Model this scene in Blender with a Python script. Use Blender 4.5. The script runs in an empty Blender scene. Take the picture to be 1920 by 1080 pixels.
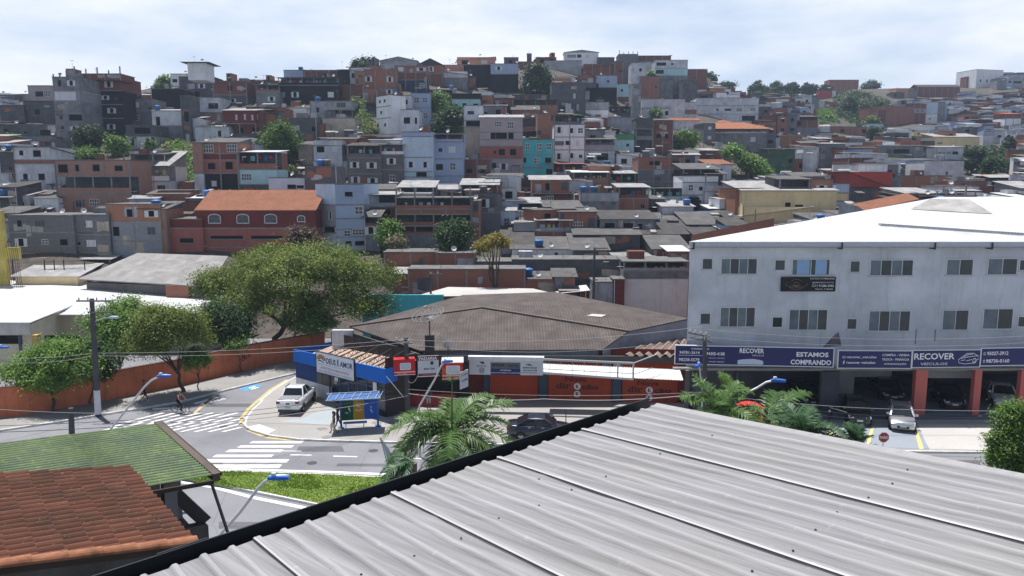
import bpy, bmesh, math, random
from mathutils import Vector, Matrix
R = math.radians
random.seed(7)
sc = bpy.context.scene
# ------------------------------------------------------------ camera
H = 17.5; F = 1440.0; PITCH = R(8.0); CP = math.cos(PITCH); SP = math.sin(PITCH)
cam = bpy.data.cameras.new("camera"); co = bpy.data.objects.new("camera", cam)
sc.collection.objects.link(co); sc.camera = co
co.location = (0, 0, H); co.rotation_euler = (R(90) - PITCH, 0, 0)
cam.sensor_width = 36; cam.lens = 36 * F / 1920; cam.clip_end = 5000; cam.clip_start = 0.05
# ------------------------------------------------------------ sky and sun
SUN_EL = R(76); SUN_AZ = R(-40)          # azimuth from +Y (away from the camera) towards +X
w = bpy.data.worlds.new("World"); sc.world = w; w.use_nodes = True
nt = w.node_tree; nt.nodes.clear()
out = nt.nodes.new("ShaderNodeOutputWorld"); bg = nt.nodes.new("ShaderNodeBackground")
sky = nt.nodes.new("ShaderNodeTexSky"); sky.sky_type = 'NISHITA'; sky.sun_disc = False
sky.sun_elevation = SUN_EL; sky.sun_rotation = SUN_AZ; sky.air_density = 1.3; sky.dust_density = 1.0; sky.ozone_density = 1.5
tc = nt.nodes.new("ShaderNodeTexCoord"); mp = nt.nodes.new("ShaderNodeMapping"); mp.inputs['Scale'].default_value = (1.6, 1.6, 5.5)
nz = nt.nodes.new("ShaderNodeTexNoise"); nz.inputs['Scale'].default_value = 1.9; nz.inputs['Detail'].default_value = 6; nz.inputs['Roughness'].default_value = 0.55
cr = nt.nodes.new("ShaderNodeValToRGB"); cr.color_ramp.elements[0].position = 0.34; cr.color_ramp.elements[1].position = 0.66
cr.color_ramp.elements[0].color = (0.0, 0.0, 0.0, 1); cr.color_ramp.elements[1].color = (1, 1, 1, 1)
mx = nt.nodes.new("ShaderNodeMix"); mx.data_type = 'RGBA'
mx.inputs['B'].default_value = (14.6, 15.0, 15.9, 1)     # sunlit thin cloud
L = nt.links.new
hx = nt.nodes.new("ShaderNodeMix"); hx.data_type = 'RGBA'; hx.inputs['Factor'].default_value = .72; hx.inputs['B'].default_value = (9.8, 11.8, 15.2, 1)   # pale blue between the clouds
L(sky.outputs['Color'], hx.inputs['A'])
L(tc.outputs['Generated'], mp.inputs['Vector']); L(mp.outputs['Vector'], nz.inputs['Vector']); L(nz.outputs['Fac'], cr.inputs['Fac'])
L(cr.outputs['Color'], mx.inputs['Factor']); L(hx.outputs['Result'], mx.inputs['A']); sx = nt.nodes.new("ShaderNodeSeparateXYZ"); L(tc.outputs['Generated'], sx.inputs[0])
el = nt.nodes.new("ShaderNodeMapRange"); el.inputs[1].default_value = .24; el.inputs[2].default_value = .42; el.inputs[3].default_value = 1; el.inputs[4].default_value = .05; L(sx.outputs['Z'], el.inputs[0])
top = nt.nodes.new("ShaderNodeMix"); top.data_type = 'RGBA'                    # the cloud lies low, the sky overhead is clear
ys = nt.nodes.new("ShaderNodeMapRange"); ys.inputs[1].default_value = -.5; ys.inputs[2].default_value = .5; ys.inputs[3].default_value = .6; ys.inputs[4].default_value = 1; L(sx.outputs['Y'], ys.inputs[0])   # brighter on the sun's side
ml = nt.nodes.new("ShaderNodeMath"); ml.operation = 'MULTIPLY'; L(el.outputs[0], ml.inputs[0]); L(ys.outputs[0], ml.inputs[1]); L(ml.outputs[0], top.inputs['Factor']); L(sky.outputs['Color'], top.inputs['A']); L(mx.outputs['Result'], top.inputs['B']); L(top.outputs['Result'], bg.inputs['Color'])
bg.inputs['Strength'].default_value = 0.06
L(bg.outputs['Background'], out.inputs['Surface'])
sl = bpy.data.lights.new("sun", 'SUN'); sl.energy = 5.0; sl.angle = R(0.5); sl.color = (1.0, 0.965, 0.92)
so = bpy.data.objects.new("sun", sl); sc.collection.objects.link(so)
sd = Vector((math.sin(SUN_AZ) * math.cos(SUN_EL), math.cos(SUN_AZ) * math.cos(SUN_EL), math.sin(SUN_EL)))
so.rotation_euler = sd.to_track_quat('Z', 'Y').to_euler()
vs = sc.view_settings; vs.view_transform = 'Standard'; vs.look = 'None'; vs.exposure = 0.30; vs.gamma = 1
sc.render.engine = 'CYCLES'
sc.cycles.max_bounces = 6; sc.cycles.diffuse_bounces = 3; sc.cycles.transparent_max_bounces = 8
sc.cycles.volume_bounces = 0
# ------------------------------------------------------------ pixel of the photograph -> point of the place
def ray(px, py):
    v = (py - 540) / F
    return ((px - 960) / F, CP - v * SP, -SP - v * CP)
def PX(px, py, Y):
    d = ray(px, py); t = Y / d[1]
    return Vector((d[0] * t, Y, H + d[2] * t))
def G(px, py, z=0.0):
    d = ray(px, py); t = (z - H) / d[2]
    return Vector((d[0] * t, d[1] * t, z))
def proj(p):
    yc = p[1] * CP - (p[2] - H) * SP; zc = p[1] * SP + (p[2] - H) * CP
    return (960 + F * p[0] / yc, 540 - F * zc / yc)
# ------------------------------------------------------------ objects
col = sc.collection
def tag(o, label=None, cat=None, group=None, kind=None):
    if label: o['label'] = label
    if cat: o['category'] = cat
    if group: o['group'] = group
    if kind: o['kind'] = kind
    return o
def thing(name, label, cat, loc=(0, 0, 0), rz=0.0, group=None):
    o = bpy.data.objects.new(name, None); col.objects.link(o); o.empty_display_size = 0.2
    o.location = loc; o.rotation_euler = (0, 0, rz)
    return tag(o, label, cat, group)
def link(name, me, parent=None, loc=None, rot=None):
    o = bpy.data.objects.new(name, me); col.objects.link(o)
    if parent is not None: o.parent = parent
    if loc is not None: o.location = loc
    if rot is not None: o.rotation_euler = rot
    return o
class MB:
    def __init__(s): s.v = []; s.f = []; s.m = []
    def face(s, pts, mat=0):
        n = len(s.v); s.v += [tuple(p) for p in pts]; s.f.append(tuple(range(n, n + len(pts)))); s.m.append(mat)
    def raw(s, vs, fs, mat=0):
        n = len(s.v); s.v += [tuple(p) for p in vs]
        for f in fs: s.f.append(tuple(i + n for i in f)); s.m.append(mat)
    def box(s, x0, x1, y0, y1, z0, z1, mat=0):
        if x0 > x1: x0, x1 = x1, x0
        if y0 > y1: y0, y1 = y1, y0
        if z0 > z1: z0, z1 = z1, z0
        vs = [(x0, y0, z0), (x1, y0, z0), (x1, y1, z0), (x0, y1, z0), (x0, y0, z1), (x1, y0, z1), (x1, y1, z1), (x0, y1, z1)]
        s.raw(vs, [(0, 3, 2, 1), (4, 5, 6, 7), (0, 1, 5, 4), (1, 2, 6, 5), (2, 3, 7, 6), (3, 0, 4, 7)], mat)
    def prism(s, poly, z0, z1, mat=0, cap=True, bottom=False, smat=None):
        a = sum(poly[i][0] * poly[(i + 1) % len(poly)][1] - poly[(i + 1) % len(poly)][0] * poly[i][1] for i in range(len(poly)))
        if a < 0: poly = poly[::-1]
        n = len(poly)
        if cap: s.face([(p[0], p[1], z1) for p in poly], mat)
        if bottom: s.face([(p[0], p[1], z0) for p in poly[::-1]], mat)
        for i in range(n):
            p, q = poly[i], poly[(i + 1) % n]
            s.face([(p[0], p[1], z0), (q[0], q[1], z0), (q[0], q[1], z1), (p[0], p[1], z1)], mat if smat is None else smat)
    def beam(s, a, b, wx, wz, mat=0):
        a = Vector(a); b = Vector(b); d = (b - a).normalized()
        up = Vector((0, 0, 1)) if abs(d.z) < .95 else Vector((0, 1, 0))
        x = d.cross(up).normalized() * wx / 2; z = x.cross(d).normalized() * wz / 2
        vs = [a - x - z, a + x - z, a + x + z, a - x + z, b - x - z, b + x - z, b + x + z, b - x + z]
        s.raw(vs, [(0, 3, 2, 1), (4, 5, 6, 7), (0, 1, 5, 4), (1, 2, 6, 5), (2, 3, 7, 6), (3, 0, 4, 7)][::1], mat)
    def tube(s, path, r, n=6, mat=0, cap=True):
        path = [Vector(p) for p in path]; rr = r if isinstance(r, (list, tuple)) else [r] * len(path)
        base = len(s.v)
        for i, p in enumerate(path):
            d = (path[min(i + 1, len(path) - 1)] - path[max(i - 1, 0)]).normalized()
            up = Vector((0, 0, 1)) if abs(d.z) < .9 else Vector((0, 1, 0))
            x = d.cross(up).normalized(); y = x.cross(d).normalized()
            for k in range(n):
                a = 2 * math.pi * k / n
                s.v.append(tuple(p + x * (rr[i] * math.cos(a)) + y * (rr[i] * math.sin(a))))
        for i in range(len(path) - 1):
            for k in range(n):
                k2 = (k + 1) % n
                s.f.append((base + i * n + k, base + i * n + k2, base + (i + 1) * n + k2, base + (i + 1) * n + k)); s.m.append(mat)
        if cap:
            s.f.append(tuple(base + k for k in range(n))[::-1]); s.m.append(mat)
            e = base + (len(path) - 1) * n
            s.f.append(tuple(e + k for k in range(n))); s.m.append(mat)
    def lathe(s, prof, n=16, c=(0, 0, 0), mat=0):
        base = len(s.v)
        for r, z in prof:
            for k in range(n):
                a = 2 * math.pi * k / n
                s.v.append((c[0] + r * math.cos(a), c[1] + r * math.sin(a), c[2] + z))
        for i in range(len(prof) - 1):
            for k in range(n):
                k2 = (k + 1) % n
                s.f.append((base + i * n + k, base + i * n + k2, base + (i + 1) * n + k2, base + (i + 1) * n + k)); s.m.append(mat)
    def mesh(s, name, mats, smooth=False):
        me = bpy.data.meshes.new(name); me.from_pydata(s.v, [], s.f)
        for m in (mats if isinstance(mats, (list, tuple)) else [mats]): me.materials.append(m)
        me.polygons.foreach_set('material_index', s.m)
        if smooth: me.polygons.foreach_set('use_smooth', [True] * len(s.f))
        uv = me.uv_layers.new(name="UVMap"); data = [0.0] * (2 * len(me.loops)); li = 0
        for f in s.f:
            p0, p1, p2 = Vector(s.v[f[0]]), Vector(s.v[f[1]]), Vector(s.v[f[2]])
            n = (p1 - p0).cross(p2 - p0)
            if n.length < 1e-12: n = Vector((0, 0, 1))
            n.normalize()
            if abs(n.z) > .9995: t = Vector((1, 0, 0)); b = Vector((0, 1, 0))
            else:
                t = Vector((-n.y, n.x, 0)).normalized(); b = n.cross(t)
            for i in f:
                p = s.v[i]
                data[li] = p[0] * t.x + p[1] * t.y; data[li + 1] = p[0] * b.x + p[1] * b.y + p[2] * b.z; li += 2
        uv.data.foreach_set('uv', data)
        me.update()
        return me
    def build(s, name, mats, parent=None, smooth=False):
        return link(name, s.mesh(name, mats, smooth), parent)
def sheet(name, pts, mats, z=None):
    mb = MB(); mb.face(pts); return mb.build(name, mats)
# ------------------------------------------------------------ materials
_mc = {}
def _new(name):
    m = bpy.data.materials.new(name); m.use_nodes = True
    n = m.node_tree.nodes; b = n['Principled BSDF']; return m, n, m.node_tree.links.new, b
def _vec(n, l, coords='UV', scale=(1, 1, 1), rnd=True):
    t = n.new('ShaderNodeTexCoord'); src = t.outputs['UV'] if coords == 'UV' else t.outputs['Object']
    if coords == 'POS':
        g = n.new('ShaderNodeNewGeometry'); src = g.outputs['Position']
    if rnd and coords != 'POS':
        oi = n.new('ShaderNodeObjectInfo'); mu = n.new('ShaderNodeMath'); mu.operation = 'MULTIPLY'; mu.inputs[1].default_value = 57.0
        l(oi.outputs['Random'], mu.inputs[0]); ad = n.new('ShaderNodeVectorMath'); ad.operation = 'ADD'
        l(src, ad.inputs[0]); l(mu.outputs[0], ad.inputs[1]); src = ad.outputs[0]
    m = n.new('ShaderNodeMapping'); m.inputs['Scale'].default_value = scale; l(src, m.inputs['Vector'])
    return m.outputs['Vector']
def _noise(n, l, vec, scale, detail=4, rough=.6):
    t = n.new('ShaderNodeTexNoise'); t.inputs['Scale'].default_value = scale; t.inputs['Detail'].default_value = detail
    t.inputs['Roughness'].default_value = rough; l(vec, t.inputs['Vector']); return t.outputs['Fac']
def _mr(n, l, src, a, b, c, d):
    t = n.new('ShaderNodeMapRange'); t.inputs[1].default_value = a; t.inputs[2].default_value = b
    t.inputs[3].default_value = c; t.inputs[4].default_value = d; l(src, t.inputs[0]); return t.outputs[0]
def _mixc(n, l, fac, a, b, mode='MIX'):
    t = n.new('ShaderNodeMix'); t.data_type = 'RGBA'; t.blend_type = mode
    for key, val in (('Factor', fac), ('A', a), ('B', b)):
        if hasattr(val, 'is_output') or isinstance(val, bpy.types.NodeSocket): l(val, t.inputs[key])
        elif key == 'Factor': t.inputs[key].default_value = val
        else: t.inputs[key].default_value = (*val, 1) if len(val) == 3 else val
    return t.outputs['Result']
def _bump(n, l, b, h, strength=.3, dist=.02):
    t = n.new('ShaderNodeBump'); t.inputs['Strength'].default_value = strength; t.inputs['Distance'].default_value = dist
    l(h, t.inputs['Height']); l(t.outputs['Normal'], b.inputs['Normal'])
def M(key, color, rough=.85, var=.25, scale=.6, streak=.35, metal=0.0, spec=.25, coords='UV', bump=.15, dirt=(.05, .048, .045)):
    """weathered plain surface: broad blotches, fine grain, vertical rain streaks"""
    if key in _mc: return _mc[key]
    m, n, l, b = _new(key); v = _vec(n, l, coords)
    n1 = _noise(n, l, v, scale, 5, .65); c = tuple(color)
    lo = tuple(x * (1 - var) for x in c); hi = tuple(min(1, x * (1 + var)) for x in c)
    cc = _mixc(n, l, _mr(n, l, n1, .3, .7, 0, 1), lo, hi)
    if streak:
        m2 = n.new('ShaderNodeMapping'); m2.inputs['Scale'].default_value = (1.6, .16, 1); l(v, m2.inputs['Vector'])
        s = _noise(n, l, m2.outputs['Vector'], 1.3, 5, .7)
        cc = _mixc(n, l, _mr(n, l, s, .52, .78, 0, streak), cc, dirt)
    l(cc, b.inputs['Base Color'])
    b.inputs['Roughness'].default_value = rough; b.inputs['Metallic'].default_value = metal; b.inputs['Specular IOR Level'].default_value = spec
    if bump: _bump(n, l, b, _noise(n, l, v, 14, 3), bump, .02)
    _mc[key] = m; return m
def P(key, color, rough=.5, metal=0.0, spec=.5, coat=0.0):
    """clean paint, plastic or metal with a slight unevenness"""
    if key in _mc: return _mc[key]
    m, n, l, b = _new(key); v = _vec(n, l, 'OBJ')
    nn = _noise(n, l, v, 3.0, 3)
    l(_mixc(n, l, nn, tuple(x * .85 for x in color), tuple(min(1, x * 1.12) for x in color)), b.inputs['Base Color'])
    b.inputs['Roughness'].default_value = rough; b.inputs['Metallic'].default_value = metal
    b.inputs['Specular IOR Level'].default_value = spec; b.inputs['Coat Weight'].default_value = coat; b.inputs['Coat Roughness'].default_value = .05
    _mc[key] = m; return m
def BR(key, c1, c2, mortar, bw=.30, bh=.20, ms=.02, streak=.3, var=.3):
    """masonry: hollow clay bricks or concrete blocks"""
    if key in _mc: return _mc[key]
    m, n, l, b = _new(key); v = _vec(n, l, 'UV')
    t = n.new('ShaderNodeTexBrick'); t.inputs['Scale'].default_value = 1; t.inputs['Brick Width'].default_value = bw
    t.inputs['Row Height'].default_value = bh; t.inputs['Mortar Size'].default_value = ms; t.inputs['Bias'].default_value = 0
    t.inputs['Color1'].default_value = (*c1, 1); t.inputs['Color2'].default_value = (*c2, 1); t.inputs['Mortar'].default_value = (*mortar, 1)
    l(v, t.inputs['Vector'])
    n1 = _noise(n, l, v, .55, 5, .65)
    cc = _mixc(n, l, _mr(n, l, n1, .35, .75, 0, var), t.outputs['Color'], tuple(x * .45 for x in c1))
    m2 = n.new('ShaderNodeMapping'); m2.inputs['Scale'].default_value = (1.4, .16, 1); l(v, m2.inputs['Vector'])
    s = _noise(n, l, m2.outputs['Vector'], 1.3, 5, .7)
    cc = _mixc(n, l, _mr(n, l, s, .55, .8, 0, streak), cc, (.05, .045, .04))
    n3 = _noise(n, l, v, 1.1, 4, .6)
    cc = _mixc(n, l, _mr(n, l, n3, .62, .72, 0, .55), cc, mortar)
    l(cc, b.inputs['Base Color']); b.inputs['Roughness'].default_value = .92; b.inputs['Specular IOR Level'].default_value = .1
    _bump(n, l, b, t.outputs['Fac'], -.25, .02)
    _mc[key] = m; return m
def CORR(key, color, pitch=.18, rough=.85, var=.3, depth=.35, metal=0.0, spec=.2, patch=None):
    """corrugated roof sheet: ridges run along the slope; sheets of about a metre differ a little"""
    if key in _mc: return _mc[key]
    m, n, l, b = _new(key); v = _vec(n, l, 'UV', rnd=False)
    wv = n.new('ShaderNodeTexWave'); wv.wave_type = 'BANDS'; wv.bands_direction = 'X'; wv.inputs['Scale'].default_value = 6.2832 / (20 * pitch)
    l(v, wv.inputs['Vector'])
    n1 = _noise(n, l, v, .7, 6, .7)
    cc = _mixc(n, l, _mr(n, l, n1, .3, .7, 0, 1), tuple(x * (1 - var) for x in color), tuple(min(1, x * (1 + var)) for x in color))
    bt = n.new('ShaderNodeTexBrick'); bt.inputs['Scale'].default_value = 1; bt.inputs['Brick Width'].default_value = 1.05; bt.inputs['Row Height'].default_value = 1.75
    bt.inputs['Mortar Size'].default_value = .012; bt.inputs['Color1'].default_value = (.72, .72, .72, 1); bt.inputs['Color2'].default_value = (1.2, 1.2, 1.2, 1); bt.inputs['Mortar'].default_value = (.45, .45, .45, 1)
    bt.offset = 0.0
    l(v, bt.inputs['Vector']); cc = _mixc(n, l, .5, cc, bt.outputs['Color'], 'MULTIPLY')
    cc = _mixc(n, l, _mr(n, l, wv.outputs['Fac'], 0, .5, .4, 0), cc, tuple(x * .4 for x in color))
    l(cc, b.inputs['Base Color']); b.inputs['Roughness'].default_value = rough; b.inputs['Metallic'].default_value = metal; b.inputs['Specular IOR Level'].default_value = spec
    _bump(n, l, b, wv.outputs['Fac'], depth, .05)
    _mc[key] = m; return m
def TILE(key, color):
    """clay tile courses seen from afar"""
    if key in _mc: return _mc[key]
    m, n, l, b = _new(key); v = _vec(n, l, 'UV')
    t = n.new('ShaderNodeTexBrick'); t.inputs['Scale'].default_value = 1; t.inputs['Brick Width'].default_value = .21; t.inputs['Row Height'].default_value = .36
    t.offset = 0.0; t.inputs['Mortar Size'].default_value = .035; c = color
    t.inputs['Color1'].default_value = (*c, 1); t.inputs['Color2'].default_value = (c[0] * 1.35, c[1] * 1.3, c[2] * 1.2, 1); t.inputs['Mortar'].default_value = (c[0] * .45, c[1] * .4, c[2] * .4, 1)
    l(v, t.inputs['Vector']); n1 = _noise(n, l, v, .9, 5, .7)
    cc = _mixc(n, l, _mr(n, l, n1, .4, .75, 0, .5), t.outputs['Color'], (.09, .05, .035))
    l(cc, b.inputs['Base Color']); b.inputs['Roughness'].default_value = .9; b.inputs['Specular IOR Level'].default_value = .15
    _bump(n, l, b, t.outputs['Fac'], -.5, .04)
    _mc[key] = m; return m
def GLASS(key, color=(.02, .025, .03), rough=.12):
    if key in _mc: return _mc[key]
    m, n, l, b = _new(key); v = _vec(n, l, 'OBJ'); nn = _noise(n, l, v, 1.2, 2)
    l(_mixc(n, l, nn, tuple(x * .5 for x in color), tuple(x * 1.6 for x in color)), b.inputs['Base Color'])
    b.inputs['Roughness'].default_value = rough; b.inputs['Specular IOR Level'].default_value = .6
    _mc[key] = m; return m
# ============================================================ the lie of the land
PROF = {   # photo column -> (row, distance) pairs up the hillside
 -300: [(500, 97), (385, 118), (350, 130), (275, 158), (215, 185), (190, 215), (180, 235)],
 150: [(500, 97), (385, 118), (350, 130), (275, 158), (215, 178), (190, 200), (178, 222)],
 450: [(495, 100), (385, 120), (340, 134), (270, 158), (200, 185), (165, 208), (152, 222)],
 700: [(485, 103), (350, 136), (270, 160), (200, 186), (150, 212), (135, 226)],
 1000: [(485, 105), (400, 125), (330, 152), (250, 186), (180, 224), (130, 260), (118, 272)],
 1300: [(462, 108), (380, 140), (300, 190), (230, 240), (160, 298), (140, 312)],
 1410: [(440, 112), (365, 150), (300, 205), (240, 262), (190, 335), (176, 365)],
 1600: [(435, 115), (350, 168), (300, 218), (250, 288), (200, 355), (165, 420)],
 1920: [(435, 115), (350, 168), (300, 222), (250, 295), (200, 365), (155, 440)],
 2400: [(435, 115), (350, 168), (300, 222), (250, 295), (200, 365), (155, 440)]}
_cols = sorted(PROF)
def _mkprof(c):
    pr = [(Y_, H + ray(c, py)[2] / ray(c, py)[1] * Y_) for py, Y_ in PROF[c]]
    pr = [(0, 0.0), (88 if c < 1200 else 90, 0.0)] + pr
    yl, zl = pr[-1]; return pr + [(yl + 60, zl - 8), (yl + 400, zl - 60)]
_pz = {c: _mkprof(c) for c in _cols}; _pt = {}
for c in _cols:      # half-metre table of every column
    q = _pz[c]; tb = []; k = 0
    for i in range(2000):
        Y = i * .5
        while k < len(q) - 2 and Y > q[k + 1][0]: k += 1
        (a, za), (b, zb) = q[k], q[k + 1]; tb.append(za + (zb - za) * (Y - a) / (b - a) if Y <= q[-1][0] else q[-1][1])
    _pt[c] = tb
def _zprof(c, Y):
    u = min(1998.0, Y * 2); i = int(u); t = _pt[c]; return t[i] + (t[i + 1] - t[i]) * (u - i)
def ground(X, Y):
    if Y < 60: return 0.0
    px = 960 + F * (X / Y) * .99
    px = max(_cols[0], min(_cols[-1], px))
    for a, b in zip(_cols, _cols[1:]):
        if a <= px <= b:
            t = (px - a) / (b - a); t = t * t * (3 - 2 * t)
            return _zprof(a, Y) * (1 - t) + _zprof(b, Y) * t
def Yf(px, py):
    """distance at which the hillside shows at this pixel of the photograph"""
    d = ray(px, py); lo = 88.0; Y = lo
    while Y < 480:
        if H + d[2] / d[1] * Y <= ground(d[0] / d[1] * Y, Y): return Y
        Y += .5
    # above the ridge: the ridge distance of this column
    px = max(_cols[0], min(_cols[-1], px))
    for a, b in zip(_cols, _cols[1:]):
        if a <= px <= b:
            t = (px - a) / (b - a); return PROF[a][-1][1] * (1 - t) + PROF[b][-1][1] * t
def terrain():
    vs = []; fs = []; ys = [-30, 0, 30, 60, 75, 88] + [90 + 4 * i for i in range(90)] + [470, 520, 600, 800]
    xs = [-1.15 + .02 * i for i in range(116)]
    for Y in ys:
        for t in xs:
            X = t * max(Y, 60); z = ground(X, Y) - (.3 if Y < 86 else .1)
            if Y > 92: z += .5 * math.sin(X * .31 + Y * .17) * math.sin(Y * .23)
            vs.append((X * (1 if Y > 60 else 2.5), Y, z))
    n = len(xs)
    for i in range(len(ys) - 1):
        for j in range(n - 1): fs.append((i * n + j, i * n + j + 1, (i + 1) * n + j + 1, (i + 1) * n + j))
    me = bpy.data.meshes.new("hillside"); me.from_pydata(vs, [], fs)
    me.polygons.foreach_set('use_smooth', [True] * len(fs))
    m, nn, l, b = _new("hill_soil"); v = _vec(nn, l, 'POS')
    a = _noise(nn, l, v, .06, 5, .7); c = _noise(nn, l, v, .9, 5, .7)
    cc = _mixc(nn, l, _mr(nn, l, c, .35, .7, 0, 1), (.05, .045, .04), (.13, .105, .085))
    cc = _mixc(nn, l, _mr(nn, l, a, .56, .62, 0, 1), cc, (.04, .07, .02))
    l(cc, b.inputs['Base Color']); b.inputs['Roughness'].default_value = .95
    me.materials.append(m); o = link("hillside", me); tag(o, kind='structure')
terrain()
# ============================================================ wall and roof materials of the hill houses
W = {}
def _w(k, m): W[k] = m
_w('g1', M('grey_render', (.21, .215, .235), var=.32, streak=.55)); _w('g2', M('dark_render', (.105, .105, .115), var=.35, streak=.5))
_w('g3', M('pale_grey_render', (.37, .38, .415), var=.28, streak=.5)); _w('lg', M('light_render', (.56, .58, .63), streak=.35))
_w('wh', M('white_paint', (.78, .79, .82), var=.1, streak=.3)); _w('blk', M('black_bitumen_paint', (.018, .018, .021), streak=.1, var=.35))
_w('cb', BR('concrete_block', (.185, .19, .21), (.145, .15, .165), (.20, .20, .21), .39, .19, .015))
_w('cbl', BR('pale_concrete_block', (.29, .31, .35), (.24, .255, .29), (.35, .36, .39), .39, .19, .015))
_w('br', BR('clay_brick', (.39, .125, .068), (.31, .10, .058), (.26, .23, .21)))
_w('br2', BR('dark_clay_brick', (.25, .078, .054), (.19, .06, .045), (.17, .15, .14)))
_w('bo', BR('orange_clay_brick', (.46, .17, .085), (.37, .135, .075), (.32, .27, .23)))
_w('bp', BR('pink_clay_brick', (.44, .22, .16), (.36, .17, .125), (.34, .29, .26)))
_w('lb', M('light_blue_paint', (.50, .60, .74), var=.1, streak=.25)); _w('bl', M('blue_grey_paint', (.34, .41, .57), var=.1, streak=.2))
_w('tq', M('turquoise_paint', (.07, .42, .46), var=.12, streak=.25)); _w('pt', M('pale_turquoise_paint', (.42, .62, .66), var=.1, streak=.25))
_w('rd', M('oxide_red_paint', (.17, .04, .034), var=.12, streak=.2)); _w('sa', M('salmon_paint', (.36, .125, .10), var=.12, streak=.3))
_w('re', M('red_paint', (.42, .075, .06), var=.1, streak=.2)); _w('be', M('beige_render', (.43, .38, .32), streak=.4))
_w('ye', M('cream_paint', (.86, .67, .38), var=.1, streak=.2)); _w('pk', M('pink_grey_paint', (.40, .33, .35), var=.1, streak=.3))
_w('gn', M('green_paint', (.07, .30, .12), var=.1, streak=.2)); _w('tn', M('taupe_block', (.15, .138, .135), streak=.2)); _w('db', M('dark_blue_paint', (.03, .05, .11), var=.2))
_w('dg', M('dull_green_paint', (.06, .12, .08), var=.2)); _w('or', M('orange_pink_paint', (.55, .27, .19), var=.1, streak=.3)); _w('ub', M('ultramarine_paint', (.03, .10, .33), var=.15, streak=.2))
RF = {'fc': CORR('fibre_cement_sheet', (.13, .125, .125)), 'fl': CORR('pale_fibre_cement_sheet', (.36, .355, .36)),
      'wm': CORR('white_metal_sheet', (.72, .73, .75), var=.08, rough=.5, spec=.4), 'ti': TILE('clay_tile', (.31, .14, .09)), 'tr': TILE('orange_clay_tile', (.40, .175, .10)),
      'rm': CORR('red_metal_sheet', (.45, .12, .09), var=.1), 'sl': M('concrete_slab', (.15, .147, .145), streak=0, scale=.9, coords='UV', var=.35), 'fd': CORR('dark_fibre_cement_sheet', (.085, .08, .078))}
CONC = M('cast_concrete', (.25, .245, .24), streak=.3)
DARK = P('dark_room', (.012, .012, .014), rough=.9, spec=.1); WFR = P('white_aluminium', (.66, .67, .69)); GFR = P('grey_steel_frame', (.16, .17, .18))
PANE = GLASS('window_glass', (.03, .036, .045)); SHUT = P('white_shutter', (.62, .64, .68)); REBAR = P('rusty_steel', (.06, .04, .035), rough=.8)
CURT = P('pale_glass', (.45, .52, .60), rough=.3)
# ------------------------------------------------------------ windows: one mesh per kind and size, shared
_wm = {}
def winmesh(kind, wd, ht):
    k = (kind, round(wd * 5) / 5, round(ht * 5) / 5)
    if k in _wm: return _wm[k]
    wd, ht = k[1], k[2]; a = wd / 2; b = ht / 2; mb = MB()
    if kind == 'w':        # casement with its two white leaves folded open
        mb.box(-a * .5, a * .5, -.02, .05, -b, b, 1)
        for s in (-1, 1):
            mb.box(s * a * .5, s * a, -.07, -.02, -b, b, 2)
            mb.box(s * a * .5, s * a * .42, -.06, .02, -b, b, 0)
        mb.box(-a * .5, a * .5, -.06, -.02, b, b + .06, 0); mb.box(-a, a, -.1, 0, -b - .07, -b, 0)
        mats = [WFR, DARK, SHUT]
    elif kind == 'W':      # white sliding shutter, shut
        mb.box(-a, a, -.03, .05, -b, b, 2); mb.box(-.03, .03, -.05, -.03, -b, b, 0)
        for z in (-b, b): mb.box(-a - .05, a + .05, -.07, .02, z - .04, z + .04, 0)
        for x in (-a / 2, a / 2): mb.box(x - .015, x + .015, -.045, -.03, -b + .04, b - .04, 1)
        mats = [WFR, GFR, SHUT]
    elif kind in 'bB':     # steel window with bars
        mb.box(-a, a, -.02, .05, -b, b, 1)
        n = max(2, int(wd / .35))
        for i in range(n + 1): x = -a + wd * i / n; mb.box(x - .03, x + .03, -.06, -.02, -b, b, 0)
        for z in (-b, b) + ((0,) if kind == 'B' else ()): mb.box(-a - .03, a + .03, -.065, -.02, z - .035, z + .035, 0)
        mats = [WFR if kind == 'B' else GFR, PANE, SHUT]
    elif kind == 'a':      # round-headed window in a white surround
        arc = [(-a, -b), (a, -b)] + [(a * math.cos(R(t)), b * .35 + b * .65 * math.sin(R(t))) for t in range(0, 181, 20)]
        mb.raw([(x, -.03, z) for x, z in arc], [tuple(range(len(arc)))], 1)
        for i in range(len(arc)):
            p, q = arc[i], arc[(i + 1) % len(arc)]; mb.beam((p[0], -.05, p[1]), (q[0], -.05, q[1]), .09, .1, 0)
        mb.box(-.03, .03, -.06, -.03, -b, b * .9, 2); mb.box(-a, a, -.06, -.03, -.03, .03, 2)
        mats = [WFR, PANE, GFR]
    elif kind == 'g':      # roller door
        mb.box(-a, a, -.04, .05, -b, b, 0)
        for i in range(int(ht / .15)): z = -b + .15 * i; mb.box(-a, a, -.055, -.04, z, z + .03, 1)
        mats = [P('roller_steel', (.2, .2, .21)), GFR, SHUT]
    else:                  # plain opening with a thin reveal and sill
        mb.box(-a, a, -.015, .05, -b, b, 1)
        mb.box(-a - .06, a + .06, -.08, 0, -b - .08, -b, 0)
        mb.box(-a - .03, -a, -.03, 0, -b, b, 0); mb.box(a, a + .03, -.03, 0, -b, b, 0)
        if kind == 's': mb.box(-.02, .02, -.03, -.015, -b, b, 0)
        mats = [CONC, DARK, SHUT]
    me = mb.mesh('window_' + kind, mats); _wm[k] = me; return me
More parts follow.
